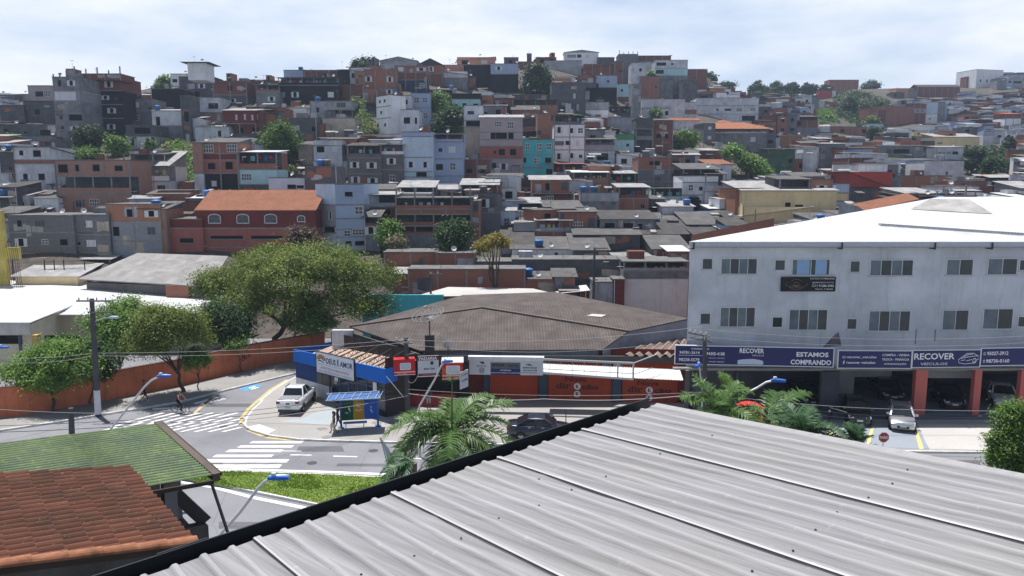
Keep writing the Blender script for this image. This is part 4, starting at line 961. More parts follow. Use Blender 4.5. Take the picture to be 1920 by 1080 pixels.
back1 = [(660, 660), (650, 675), (640, 690), (640, 700), (640, 705), (642, 710), (646, 712), (650, 715), (660, 718), (670, 720), (690, 720), (790, 720), (960, 720), (1250, 722), (1450, 722), (1660, 722), (1870, 722), (2200, 722)]
paved('pavement', front1, back1, [PAVE, KERB])
front2 = [(-420, 842), (0, 806), (110, 790), (200, 775), (270, 764), (340, 752), (430, 729), (480, 717), (550, 700), (640, 672)]
back2 = [(-420, 806), (0, 780), (110, 764), (200, 750), (270, 738), (340, 724), (430, 703), (480, 691), (550, 676), (640, 655)]
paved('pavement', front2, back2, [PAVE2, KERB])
# grass island between the two carriageways
isl = [(372, 886), (400, 882), (500, 884), (610, 888), (735, 894), (860, 900), (1000, 910), (1000, 960), (735, 968), (640, 955), (612, 949), (560, 938), (480, 922), (400, 906), (330, 893)]
mb = MB(); mb.prism([(p[0], p[1]) for p in GP(isl, .14)], 0, .14, 0); o = mb.build('kerb', [KERB]); tag(o, kind='structure')
inn = [G(a, b, .15) for a, b in isl]; cx = sum((p.x for p in inn)) / len(inn); cy = sum((p.y for p in inn)) / len(inn)
inn = [(cx + (p.x - cx) * .985, p.y + (.16 if p.y < cy else -.16)) for p in inn]
m, n_, l_, b_ = _new('island_soil'); v_ = _vec(n_, l_, 'POS'); a_ = _noise(n_, l_, v_, .8, 5, .7)
l_(_mixc(n_, l_, _mr(n_, l_, a_, .35, .65, 0, 1), (.13, .20, .03), (.20, .25, .06)), b_.inputs['Base Color']); b_.inputs['Roughness'].default_value = 1
mb = MB(); mb.prism(inn, .1, .165, 0); o = mb.build('lawn_ground', [m]); tag(o, kind='structure')
def inside(p, poly):
    c = False; j = len(poly) - 1
    for i in range(len(poly)):
        a, b = poly[i], poly[j]
        if (a[1] > p[1]) != (b[1] > p[1]) and p[0] < (b[0] - a[0]) * (p[1] - a[1]) / (b[1] - a[1]) + a[0]: c = not c
        j = i
    return c
def leafmat(key, c1, c2, trans=.22, rough=.55):
    if key in _mc: return _mc[key]
    m, n, l, b = _new(key); g = n.new('ShaderNodeNewGeometry')
    v = _vec(n, l, 'POS'); q = _noise(n, l, v, .45, 3, .6)
    f = n.new('ShaderNodeMath'); f.operation = 'MULTIPLY_ADD'; f.inputs[1].default_value = .55
    l(g.outputs['Random Per Island'], f.inputs[0]); l(_mr(n, l, q, .3, .7, 0, .45), f.inputs[2])
    cc = _mixc(n, l, f.outputs[0], c1, c2)
    l(cc, b.inputs['Base Color']); b.inputs['Roughness'].default_value = rough; b.inputs['Specular IOR Level'].default_value = .3
    t = n.new('ShaderNodeBsdfTranslucent'); l(cc, t.inputs['Color']); ms = n.new('ShaderNodeMixShader'); ms.inputs[0].default_value = trans
    o_ = [x for x in n if x.type == 'OUTPUT_MATERIAL'][0]
    l(b.outputs[0], ms.inputs[1]); l(t.outputs[0], ms.inputs[2]); l(ms.outputs[0], o_.inputs['Surface'])
    _mc[key] = m; return m
rg = random.Random(3); mb = MB()
xs = [p[0] for p in inn]; ys = [p[1] for p in inn]
gm = leafmat('grass_blade', (.15, .27, .03), (.27, .38, .06), .3)
tuft = [(rg.uniform(min(xs), -6), rg.uniform(min(ys), max(ys)), rg.uniform(.6, 1.3)) for _ in range(9)]
for _ in range(42000):
    x = rg.uniform(min(xs), max(xs)); y = rg.uniform(min(ys), max(ys))
    if not inside((x, y), inn): continue
    hh = rg.uniform(.03, .065); 
    if any((x - a) ** 2 + (y - b) ** 2 < c * c for a, b, c in tuft): hh *= 1.8
    a = rg.uniform(0, 6.28); wd = .05; dx, dy = math.cos(a) * wd, math.sin(a) * wd; lx, ly = rg.uniform(-.06, .06), rg.uniform(-.06, .06)
    mb.face([(x - dx, y - dy, .16), (x + dx, y + dy, .16), (x + lx, y + ly, .16 + hh)])
o = mb.build('grass', [gm]); tag(o, kind='stuff')
# ---- painted markings (each sheet a few millimetres above the road)
def mark(name, polys, mat, z=.009):
    mb = MB()
    for p in polys: mb.face([tuple(q) for q in GP(p, z)][::-1])
    o = mb.build(name, [mat]); tag(o, kind='structure'); return o
bars = [(469, 568, 827, 831), (446, 550, 835, 839), (424, 530, 843, 847.5), (400, 512, 852.5, 857), (376, 541, 861, 867), (362, 527, 871, 877.5)]
mark('road_marking', [[(a + 6, t), (b + 2, t), (b - 4, u), (a - 2, u)] for a, b, t, u in bars], MARK)
mark('road_marking', [[(544, 852), (584, 852.6), (584, 854), (544, 853.4)], [(625, 854.3), (670, 855.4), (670, 857), (625, 856)], [(745, 857.5), (790, 859), (790, 860.6), (745, 859)], [(862, 862), (905, 863.5), (905, 865), (862, 863.6)],
                      [(530, 845), (565, 845.3), (565, 846.3), (530, 846)], [(255, 846), (372, 850), (372, 851), (255, 847)]], MARK)
mark('road_marking', [[(330, 879.5), (450, 878.5), (600, 882.5), (740, 888), (900, 895), (900, 899), (740, 891.5), (600, 886), (450, 881.5), (330, 883)]], MARK)
mark('road_marking', [[(340, 902), (400, 911), (480, 931), (600, 955), (700, 975), (700, 980), (596, 960), (478, 936), (396, 915), (340, 906)]], MARK)
zb_ = []
for r, (y, x0, x1, n) in enumerate([(779, 268, 430, 7), (788, 232, 445, 9), (797, 205, 448, 10), (806, 180, 440, 10)]):
    for i in range(n):
        x = x0 + (x1 - x0) * i / n; zb_.append([(x, y + 3.5), (x + 7, y + 3.5), (x + 42, y - 5), (x + 34, y - 5)])
mark('road_marking', zb_, MARK)
mark('road_marking', [[(286, 765.5), (336, 763), (336, 766), (286, 768.5)], [(362, 756), (405, 744), (412, 745.5), (368, 757.5)], [(372, 757.5), (418, 746.5), (425, 748), (378, 759)]], MARK)
off = [(590, 690), (545, 712), (515, 730), (490, 751), (472, 767), (460, 783), (457, 797)]
def band(pts, a, b): return [[(p[0] - a, p[1]), (q[0] - a, q[1]), (q[0] - b, q[1]), (p[0] - b, p[1])] for p, q in zip(pts, pts[1:])]
mark('road_marking', band(off[1:], 3, 10), YEL)
mark('road_marking', band([(p[0] - 105, p[1] + 8) for p in off[:5]], 0, 6), YEL)
mark('road_marking', [[(470, 808), (505, 818), (488, 818), (458, 806)], [(505, 818.5), (560, 825), (540, 826), (495, 821)]], YEL)
mark('road_marking', [[(448, 729), (480, 720), (492, 724), (459, 733.5)]], BLUEP)
mark('road_marking', [[(466, 727), (478, 723.5), (480, 725), (468, 728.5)], [(470, 729.5), (484, 725.5), (485.5, 726.5), (472, 730.5)]], MARK, .013)
mark('pavement_marking', [[(461, 801), (486, 795.5), (517, 806), (500, 815)]], M('white_ramp', (.62, .62, .6), streak=0, coords='POS', scale=2), .145)
mark('pavement_marking', [[(565, 785), (620, 762), (640, 770), (650, 800), (520, 790)]], mat_asphalt('blue_grey_floor', (.37, .41, .43), .1), .138)
mark('parking_bay', [[(1290, 800), (1720, 797), (1742, 842), (1290, 838)]], BAY, .138)
mark('pale_forecourt', [[(1720, 796), (2200, 796), (2200, 846), (1742, 843)]], LOT, .138)
for k, q in enumerate([[(1560, 800), (1566, 800), (1552, 832), (1545, 832)], [(1634, 800), (1639, 800), (1629, 840), (1622, 840)], [(1712, 797), (1717, 797), (1732, 842), (1724, 842)], [(1480, 800), (1486, 800), (1470, 835), (1463, 835)]]):
    mark('parking_line', [q], YELO, .143)
mark('parking_line', [[(1840, 815), (1848, 813), (1856, 815.5), (1852, 819), (1842, 818.5)]], P('rusty_cover', (.16, .12, .10), .8), .143)
# ============================================================ orange boundary wall, school and hall on the left
def thing_mesh(name, mb, mats, label, cat, group=None, smooth=False): return tag(mb.build(name, mats, None, smooth), label, cat, group)
OW = M('orange_wall_paint', (.50, .155, .075), var=.2, streak=.55, scale=.5)
wl = [(-300, 815), (36, 783), (207, 752), (340, 725), (480, 692), (610, 666)]
root = thing('boundary_wall', 'long orange painted wall along the pavement under the street trees', 'wall')
mb = MB(); pts = [G(*p) for p in wl]
for a, b in zip(pts, pts[1:]):
    d = (b - a).normalized(); n = Vector((-d.y, d.x, 0)) * .22
    q = [a, b, b + n, a + n]; mb.prism([(p.x, p.y) for p in q], 0, 2.35, 0)
mb.build('wall', [OW], root); mb = MB()
for a, b in zip(pts, pts[1:]):
    d = (b - a).normalized(); n = Vector((-d.y, d.x, 0))
    q = [a - n * .04, b - n * .04, b + n * .26, a + n * .26]; mb.prism([(p.x, p.y) for p in q], 2.352, 2.42, 0, bottom=True)
mb.build('coping', [M('dark_coping', (.13, .075, .055), streak=0)], root)
gf = MB(); d = (pts[4] - pts[3]).normalized(); n = Vector((-d.y, d.x, 0))
for (t, zz, pth) in [(.81, 1.5, [(0, .3), (.1, -.1), (-.1, -.3), (.12, -.45)]), (.85, 1.45, [(.1, .2), (-.1, .15), (-.05, -.3), (.15, -.25)]), (.85, 1.4, [(-.2, 0), (.2, -.05)]), (.9, 1.4, [(0, .1), (.2, -.1)])]:
    c = pts[3].lerp(pts[4], t) - n * .02
    gf.tube([c + d * x + Vector((0, 0, zz + z)) for x, z in pth], .05, 4)
gf.build('graffiti', [P('black_spray', (.02, .015, .015), .8)], root)
def slopebox(mb, P4, th, mat=0):
    lo = [Vector(p) - Vector((0, 0, th)) for p in P4]
    mb.face(P4, mat); mb.face(lo[::-1], mat)
    for i in range(4): mb.face([lo[i], lo[(i + 1) % 4], P4[(i + 1) % 4], P4[i]], mat)
SCH = M('school_cream_paint', (.66, .61, .46), var=.1, streak=.2); WMET = CORR('school_white_roof', (.68, .69, .70), pitch=.25, var=.08, rough=.45, spec=.4)
root = thing('school_hall', 'cream school hall with a bright white metal roof behind the orange wall', 'building')
a = PX(57, 603, 70); b = PX(156, 562, 86); zt = a.z; X0 = -62
mb = MB(); c0 = Vector((a.x, a.y, 0)); c1 = Vector((b.x, b.y, 0)); bz = b.z
mb.face([(X0, a.y, 0), (c0.x, c0.y, 0), (c0.x, c0.y, zt - .25), (X0, a.y, zt - .1)]); mb.face([c0, c1, (c1.x, c1.y, bz - .25), (c0.x, c0.y, zt - .25)]); mb.face([c1, (X0, c1.y, 0), (X0, c1.y, bz - .1), (c1.x, c1.y, bz - .25)])
mb.build('wall', [SCH], root)
mb = MB(); slopebox(mb, [Vector((X0, a.y - .5, zt)), Vector((a.x + .25, a.y - .5, zt)), Vector((b.x + .25, b.y + .3, bz)), Vector((X0, b.y + .3, bz + .25))], .12); mb.build('roof', [WMET], root)
mb = MB(); mb.box(X0, a.x + .28, a.y - .55, a.y - .5, zt - 1.15, zt + .02); mb.build('fascia', [M('pale_fascia', (.52, .50, .47), streak=.2)], root)
for x in (-49.5, -44.2, -39):
    pb = MB(); pb.box(x, x + .45, a.y - .62, a.y - .02, 0, zt - 1.16); pb.build('pillar', [P('yellow_pillar', (.50, .35, .10), .7)], root)
for x in (-48.5, -43.2, -38.4):
    pb = MB(); pb.box(x - .2, x + 3.2 if x > -48 else x + 3.0, a.y - .04, a.y + .04, zt - 2.1, zt - 1.3); pb.build('window', [DARK], root)
dp = MB(); dp.box(-45.4, -45.15, a.y - .75, a.y - .63, 0, zt - 1.2); dp.build('downpipe', [P('dark_blue_pipe', (.03, .05, .10))], root)
root = thing('school_wing', 'second white metal roof running behind the street trees', 'building')
q = [PX(40, 548, 84), PX(52, 536, 96), PX(470, 560, 88), PX(385, 592, 76)]
zm = q[1].z
P4 = [Vector((-60, 78, 3.9)), PX(385, 592, 76), PX(478, 560, 87.5), Vector((-66, 99, 5.4))]
mb = MB(); slopebox(mb, P4, .12); mb.build('roof', [WMET], root)
mb = MB(); mb.prism([(-59, 79.5), (P4[1].x - .6, 77.0), (P4[2].x - .6, 86.5), (-64, 97)], 0, P4[1].z - .35, 0); mb.build('wall', [SCH], root)
# hall with the wide grey roof
root = thing('grey_roof_hall', 'long low hall with a wide weathered grey sheet roof behind the school', 'building')
P4 = [PX(146, 523, 90), PX(392, 537, 86), PX(428, 480, 95.5), PX(258, 474, 97.5)]
mb = MB(); slopebox(mb, P4, .12); mb.build('roof', [CORR('weathered_grey_roof', (.30, .29, .285), pitch=.25, var=.22)], root)
mb = MB(); mb.prism([(p.x * .99, p.y + (.8 if i < 2 else -.8)) for i, p in enumerate(P4)], 0, min(p.z for p in P4) - .2, 0); mb.build('wall', [M('hall_wall', (.16, .15, .15))], root)
mb = MB(); u = PX(312, 538, 87); mb.box(u.x, u.x + 2.6, 86.8, 87.0, .2, u.z + .2); mb.build('gate', [W['br']], root)
# sheds and the yellow building corner at the left edge
root = thing('yellow_building', 'yellow rendered building corner with starter bars at the left edge', 'building')
u = PX(0, 500, 92); t_ = PX(0, 395, 92).z
YW = M('yellow_render', (.50, .40, .10), streak=.2)
mb = MB(); mb.box(u.x - 4, PX(12, 500, 92).x, 92, 92.5, 0, t_); mb.build('wall', [YW], root)
mb = MB(); mb.box(PX(12, 500, 92).x + .01, PX(36, 480, 92).x, 92.05, 92.45, PX(0, 486, 92).z, PX(0, 464, 92).z); mb.build('beam', [YW], root)
mb = MB()
for px in (24, 28, 32, 36, 40, 43):
    a = PX(px, 545, 91.5); mb.tube([a, (a.x - .3, 91.5, PX(px, 450, 91.5).z + rg.uniform(-.6, .4))], .03, 4)
mb.build('starter_bars', [REBAR], root)
h(30, 146, 519, "548 ye", 'up.fl', 'low shed with a striped worn roof beside the yellow corner', Y=93, dep=5, rise=1.0, over=.5, deep=2)
h(158, 208, 487, "500 O:ye; 520 pk", 'up.fl', 'small yellow shed under a grey roof below the block house', Y=99, dep=4, rise=.5, deep=2)
mb = MB()
for px in (25, 85, 103, 121, 160):
    a = PX(px, 515, 95.5); mb.tube([(a.x, a.y, a.z - 1), (a.x, a.y, PX(px, 487, 95.5).z)], .07, 5)
for yy in (492, 506):
    a = PX(25, yy + 2, 95.5); b = PX(160, yy - 4, 95.5); mb.tube([a, b], .03, 4)
thing_mesh('post_fence', mb, [REBAR], 'dark post and rail fence in front of the stained retaining wall', 'fence')
h(290, 384, 462, "480 lg", 'dn.wm', 'low white stained house with a sloping parapet behind the grey hall roof', Y=103, dep=5, rise=.5, deep=3, tanks=(318,))

# patches, covers and stains on the asphalt
PAT = mat_asphalt('asphalt_patch', (.13, .13, .14)); rg2 = random.Random(17)
for (px, py, a, b) in [(350, 868, 70, 4), (600, 842, 46, 5), (690, 872, 60, 3), (330, 775, 50, 4), (500, 780, 20, 6), (300, 840, 60, 5), (430, 760, 46, 3), (560, 915, 1, 1), (450, 985, 40, 7), (1780, 868, 60, 5), (1700, 885, 70, 4)]:
    mark('road_patch', [[(px - a * rg2.uniform(.8, 1), py - b), (px + a * .9, py - b * rg2.uniform(.8, 1.2)), (px + a, py + b), (px - a, py + b * rg2.uniform(.7, 1.1))]], PAT, .0065)
for (px, py) in [(585, 868), (420, 800), (700, 845)]:
    c = G(px, py, .0075); mb = MB(); mb.raw([(c.x + .32 * math.cos(R(t)), c.y + .32 * math.sin(R(t)), .0075) for t in range(0, 360, 20)], [tuple(range(18))]); tag(mb.build('manhole_cover', [P('cast_iron', (.06, .055, .05), .7)]), kind='structure')
mb = MB()
for _ in range(14):
    x, y = rg2.uniform(520, 900), rg2.uniform(770, 822); c = G(x, y, .137); r = rg2.uniform(.1, .45); mb.raw([(c.x + r * rg2.uniform(.6, 1.2) * math.cos(R(t)), c.y + r * rg2.uniform(.6, 1.2) * math.sin(R(t)), .137) for t in range(0, 360, 36)], [tuple(range(10))])
tag(mb.build('pavement_stain', [mat_asphalt('old_stain', (.25, .24, .23))]), kind='structure')
# planted strip the right hand palms stand in
st_ = [(7, 29.5), (10, 28.3), (22, 28.3), (30, 33), (31, 39.5), (24, 40), (8, 37.5)]
mb = MB(); mb.prism(st_, 0, .14, 0); tag(mb.build('kerb', [KERB]), kind='structure')
cx = sum(p[0] for p in st_) / len(st_); cy = sum(p[1] for p in st_) / len(st_)
mb = MB(); mb.prism([(cx + (a - cx) * .97, cy + (b - cy) * .95) for a, b in st_], .1, .165, 0); tag(mb.build('lawn_ground', [bpy.data.materials['island_soil']]), kind='structure')
# ============================================================ lettering
def text_mb(mb, body, x0, x1, z0, z1, mat=0, bold=.012, y=-.012, frame=None):
    """letters laid flat on a sign in its own plane, filling the given box"""
    cu = bpy.data.curves.new('letters', 'FONT'); cu.body = body; cu.size = 1; cu.offset = bold; cu.resolution_u = 2
    ob = bpy.data.objects.new('letters', cu); col.objects.link(ob)
    dg = bpy.context.evaluated_depsgraph_get(); me = bpy.data.meshes.new_from_object(ob.evaluated_get(dg))
    vs = [tuple(v.co) for v in me.vertices]; fs = [tuple(p.vertices) for p in me.polygons]
    bpy.data.objects.remove(ob); bpy.data.curves.remove(cu); bpy.data.meshes.remove(me)
    if not vs: return
    ax, bx = min(v[0] for v in vs), max(v[0] for v in vs); az, bz = min(v[1] for v in vs), max(v[1] for v in vs)
    sx = (x1 - x0) / (bx - ax); sz = (z1 - z0) / (bz - az)
    mb.raw([(x0 + (v[0] - ax) * sx, y, z0 + (v[1] - az) * sz) for v in vs], fs, mat)
class Sign:
    """flat sign board: local x along it, z up, face towards -y"""
    def __init__(s, name, label, a, b, ht, mat, cat='sign', th=.12, frame=None, group=None, own=True, parent=None):
        a = Vector(a); b = Vector(b); s.w = math.hypot(b.x - a.x, b.y - a.y); s.h = ht
        s.root = thing(name, label, cat, a, math.atan2(b.y - a.y, b.x - a.x), group)
        mb = MB(); mb.box(0, s.w, 0, th, 0, ht); mb.build('board', [mat], s.root); s.mats = []; s.mb = MB(); s.fr = frame
        if frame:
            f = MB(); t = .05
            f.box(-t, s.w + t, -.03, th, ht + .001, ht + t + .001); f.box(-t, s.w + t, -.03, th, -t - .001, -.001); f.box(-t, -.001, -.03, th, 0, ht); f.box(s.w + .001, s.w + t, -.03, th, 0, ht)
            f.build('frame', [frame], s.root)
    def mi(s, m):
        if m not in s.mats: s.mats.append(m)
        return s.mats.index(m)
    def rect(s, u0, u1, v0, v1, m, y=-.006): s.mb.box(u0 * s.w, u1 * s.w, y, -.001, v0 * s.h, v1 * s.h, s.mi(m))
    def text(s, t, u0, u1, v0, v1, m, bold=.012, y=-.014): text_mb(s.mb, t, u0 * s.w, u1 * s.w, v0 * s.h, v1 * s.h, s.mi(m), bold, y)
    def poly(s, pts, m, y=-.008): s.mb.raw([(u * s.w, y, v * s.h) for u, v in pts], [tuple(range(len(pts)))[::-1]], s.mi(m))
    def arc(s, cu, cv, ru, rv, t0, t1, wd, m, y=-.012, n=14):
        P_ = [(cu * s.w + ru * s.w * math.cos(R(t0 + (t1 - t0) * i / n)), y, cv * s.h + rv * s.h * math.sin(R(t0 + (t1 - t0) * i / n))) for i in range(n + 1)]
        for a, b in zip(P_, P_[1:]): s.mb.beam(a, b, .012, wd, s.mi(m))
    def done(s, name='lettering'):
        if s.mb.v: s.mb.build(name, s.mats, s.root)
        return s.root
def paint(k, c, r=.6): return P('paint_' + k, c, r, spec=.3)
WHITE = paint('white', (.78, .79, .82)); NAVY = paint('navy', (.018, .022, .13)); INK = paint('ink', (.015, .015, .03)); REDP = paint('sign_red', (.50, .018, .022)); SKYB = paint('sign_blue', (.015, .12, .50)); GREYB = paint('grey_board', (.50, .53, .60))
# ============================================================ the corner building
F0 = Vector((-18.0, 62.3, 0)); F1 = Vector((-9.3, 54.9, 0)); fd = (F1 - F0).normalized(); fn = Vector((fd.y, -fd.x, 0)); fang = math.atan2(fd.y, fd.x); FL = (F1 - F0).length
root = thing('corner_shop_building', 'wide low corner building under a dark corrugated roof of several slopes', 'building')
V = {'a': (655, 612, 62.6), 'b': (787, 657, 58.2), 'c': (1130, 655, 58.4), 'd': (1178, 621, 61.0), 'e': (905, 577, 65.5), 'f': (868, 553, 70.5), 'g': (1040, 547, 74.0), 'h': (1292, 597, 63.5)}
V = {k: PX(*v) for k, v in V.items()}
DKR = CORR('dark_corrugated_roof', (.115, .096, .09), pitch=.24, var=.3, depth=.6)
mb = MB()
for f in ('abe', 'bcde', 'aef', 'edhg', 'egf'): mb.face([V[k] for k in f])
V2 = {k: v - Vector((0, 0, .12)) for k, v in V.items()}
for a, b in ('ab', 'bc', 'cd', 'dh', 'hg', 'gf', 'fa'): mb.face([V2[a], V2[b], V[b], V[a]])
mb.build('roof', [DKR], root)
mb = MB(); mb.beam(V['e'] + Vector((0, 0, .05)), V['d'] + Vector((0, 0, .05)), .35, .1); mb.beam(V['a'] + Vector((0, 0, .05)), V['e'] + Vector((0, 0, .05)), .25, .08)
mb.build('ridge_cap', [P('ridge_grey', (.13, .105, .095), .8)], root)
mb = MB(); sky_ = [V['e'].lerp(V['h'], .45) , ]
c = PX(1118, 593, 66.5)
n_ = (V['d'] - V['e']).cross(V['h'] - V['e']).normalized(); n_ = n_ if n_.z > 0 else -n_
def onroof(px, py):
    d = Vector(ray(px, py)); o_ = Vector((0, 0, H)); t = (V['e'] - o_).dot(n_) / d.dot(n_); return o_ + d * t + n_ * .05
mb.face([onroof(1100, 593), onroof(1128, 595), onroof(1137, 591), onroof(1110, 589.5)]); mb.build('skylight', [P('skylight_sheet', (.55, .5, .47), .5)], root)
# gable face, fascias and eaves beams
BLG = M('blue_grey_fascia', (.20, .23, .29), streak=.3)
mb = MB(); 
mb.face([(V['c'].x, V['c'].y, 3), (V['d'].x, V['d'].y + .1, 3), V2['d'], V2['c']]); mb.face([(V['d'].x, V['d'].y + .1, 3), (V['h'].x, V['h'].y, 3), V2['h'], V2['d']])
mb.face([(V['b'].x + .2, V['b'].y + .35, V2['b'].z - .62), (V['c'].x - .3, V['c'].y + .35, V2['c'].z - .62), (V['c'].x - .3, V['c'].y + .35, V2['c'].z), (V['b'].x + .2, V['b'].y + .35, V2['b'].z)])
mb.build('fascia', [BLG], root)
a = V['a'] + fn * .5; b = V['b'] + fn * .1
mb = MB(); mb.beam(a + Vector((0, 0, -.55)), b + Vector((0, 0, -.55)), .18, .6); mb.beam(b + Vector((0, 0, -.6)), (V['c'].x + 9.0, 58.3, b.z - .75), .2, .5); mb.build('eaves_beam', [M('dark_timber_fascia', (.085, .085, .085), streak=.4)], root)
# walls: church side, street side, rear
CHW = M('church_white_paint', (.60, .62, .66), var=.08, streak=.3); CHB = M('church_blue_paint', (.02, .05, .17), var=.15, streak=.1)
ca = F0 + fd * (FL * .43)
mb = MB()
def wq(a, b, z0, z1, m): mb.face([(a.x, a.y, z0), (b.x, b.y, z0), (b.x, b.y, z1), (a.x, a.y, z1)], m)
wq(F0, ca, 0, 1.25, 0); wq(F0, ca, 1.25, 3.3, 1)
bk = -fn * 8; wq(F0 + bk, F0, 0, 1.25, 0); wq(F0 + bk, F0, 1.25, 3.3, 1); wq(F1, F1 + Vector((1.4, 1.2, 0)), 0, 4.6, 2)
SB = Vector((13.6, 58.6, 0)); SA = Vector((-3.4, 60.3, 0))
wq(SA, SB, 0, 4.4, 3); wq(Vector((-8.0, 60.6, 0)), SA, 0, 4.6, 2); wq(F1 + Vector((1.4, 1.2, 0)), Vector((-8.0, 60.6, 0)), 0, 4.6, 2)
wq(SB, Vector((13.6, 64, 0)), 0, 4.4, 3)
rb_ = F0 + bk
wq(Vector((rb_.x, rb_.y, 0)), F0, 3.3, 3.31, 1); wq(Vector((V['f'].x, V['f'].y - .5, 0)), rb_, 0, 4.6, 2); wq(Vector((V['g'].x, V['g'].y - .5, 0)), Vector((V['f'].x, V['f'].y - .5, 0)), 0, 6, 2); wq(Vector((V['h'].x, V['h'].y + 1, 0)), Vector((V['g'].x, V['g'].y - .5, 0)), 0, 5.2, 2)
aw = F0 + fd * 2 - fn * 2.2; bw = F1 - fn * 2.0
wq(aw, bw, 3.3, 5.0, 2)
mb.build('wall', [CHW, CHB, M('dark_shop_wall', (.055, .045, .045)), M('shop_rust_wall', (.16, .03, .022), streak=.2)], root)
mb = MB(); u = PX(642, 640, 61.5); mb.box(u.x - .85, u.x + .85, 61.5, 62.0, 3.0, V['a'].z - .12); mb.build('pillar_stub', [M('stained_white', (.55, .56, .58), streak=.6)], root)
# glazed church front
for i in range(6):
    t0 = .43 + .57 * i / 6; t1 = .43 + .57 * (i + 1) / 6; a = F0 + fd * (FL * t0); b = F0 + fd * (FL * t1)
    pm_ = thing_p = MB(); L_ = (b - a).length
    g = MB(); g.box(0, L_ - .06, 0, .05, .1, 3.05, 0)
    o = g.build('door' if i in (1, 2, 4) else 'window', [GLASS('church_glass', (.012, .022, .05))], root); o.location = a; o.rotation_euler = (0, 0, fang)
    f = MB(); f.box(-.04, .04, -.04, .08, 0, 3.1, 0); f.box(0, L_, -.03, .06, 3.05, 3.15, 0); f.box(0, L_, -.03, .06, 2.15, 2.22, 0)
    q = f.build('frame', [P('church_frame_blue', (.06, .11, .24), .5)], o)
for i, (t, z0, z1) in enumerate([(.26, 1.3, 2.8), (.33, 1.3, 2.8), (.385, 1.3, 2.8)]):
    a = F0 + fd * (FL * t); g = MB(); g.box(0, .75, -.02, .03, z0, z1); o = g.build('window', [P('amber_glass', (.07, .065, .06), .3)], root); o.location = a; o.rotation_euler = (0, 0, fang)
for t, z in ((.47, 1.9), (.88, 1.9)):
    a = F0 + fd * (FL * t) + fn * .03; g = MB(); g.box(0, .42, -.03, -.005, z, z + .7); o = g.build('poster', [WHITE], root); o.location = a; o.rotation_euler = (0, 0, fang)
g = MB(); a = F0 + fd * (FL * .415) + fn * .08; g.tube([a, a + Vector((0, 0, 3.2))], .06, 6); g.build('downpipe', [P('dark_blue_pipe', (.03, .05, .10))], root)
# canopy in front of the church: blue fascia, clay coloured sheet, steel trusses
cr_ = thing('church_canopy', 'flat canopy with bright blue fascia and rusty sheet over the church front', 'canopy')
E0 = PX(550, 677, 60.9); E1 = PX(722, 720, 53.8); ed = (E1 - E0).normalized(); en = Vector((ed.y, -ed.x, 0)).normalized()
zt0, zt1 = PX(550, 655, 60.9).z, PX(722, 692, 53.8).z
mb = MB(); mb.face([E0, E1, (E1.x, E1.y, zt1), (E0.x, E0.y, zt0)]); q0 = E0 - en * 7; q1 = E1 - en * 1.2
mb.face([q0, E0, (E0.x, E0.y, zt0), (q0.x, q0.y, zt0)]); mb.face([E1, q1, (q1.x, q1.y, zt1), (E1.x, E1.y, zt1)])
i0, i1 = E0 - en * .12 + ed * .12, E1 - en * .12
mb.face([(i1.x, i1.y, 3.1), (i0.x, i0.y, 3.1), (i0.x, i0.y, zt0), (i1.x, i1.y, zt1)]); mb.face([(E0.x, E0.y, zt0), (E1.x, E1.y, zt1), (i1.x, i1.y, zt1), (i0.x, i0.y, zt0)])
mb.build('fascia', [M('bright_blue_paint', (.015, .14, .55), var=.1, streak=.12)], cr_)
mb = MB(); r0, r1 = i0 + ed * 1.0, i1; b0, b1 = r0 - en * 4.2, r1 - en * 3.0
mb.face([(r0.x, r0.y, zt0 - .45), (r1.x, r1.y, zt1 - .45), (b1.x, b1.y, zt1 + .1), (b0.x, b0.y, zt0 + .1)]); mb.build('sheet', [CORR('rusty_canopy_sheet', (.46, .34, .27), var=.2, depth=.15)], cr_)
mb = MB()
for t in (.30, .46, .62, .78, .92):
    a = r0.lerp(r1, t); b = b0.lerp(b1, t - .02); a = Vector((a.x, a.y, zt0 + (zt1 - zt0) * t + .1)); b = Vector((b.x, b.y, a.z + .75))
    mb.tube([a, b], .05, 5); mb.tube([a - Vector((0, 0, .4)), b - Vector((0, 0, .4))], .04, 5)
    for k in range(7): p = a.lerp(b, k / 7); q = a.lerp(b, (k + .5) / 7) - Vector((0, 0, .4)); mb.tube([p, q], .025, 4); mb.tube([q, a.lerp(b, (k + 1) / 7)], .025, 4)
mb.build('truss', [P('dark_steel', (.03, .028, .028), .7)], cr_)
# church sign
sa = E0.lerp(E1, .29) + en * .1; sb_ = E0.lerp(E1, .70) + en * .1
zb0 = PX(600, 690, 58.8).z
s = Sign('church_sign', 'white church sign with a rainbow reading DEUS É AMOR', (sa.x, sa.y, zb0 - .28), (sb_.x, sb_.y, zb0 - .28), 1.62, paint('sign_white', (.66, .70, .78)), th=.1, frame=paint('black_frame', (.03, .03, .05)))
s.text('DEUS É AMOR', .27, .97, .52, .86, paint('church_navy', (.02, .035, .12)), .02)
for k, (c, r) in enumerate([((.55, .06, .02), .12), ((.62, .28, .03), .105), ((.55, .45, .04), .09), ((.06, .30, .08), .075), ((.03, .10, .40), .06)]): s.arc(.135, .60, r, r * 2.2, 8, 172, .075, paint(f'rainbow{k}', c))
s.poly([(.03, .52), (.07, .6), (.11, .64), (.15, .58), (.19, .56), (.23, .5), (.2, .52), (.15, .54), (.1, .58)], paint('church_navy', (.02, .035, .12)))
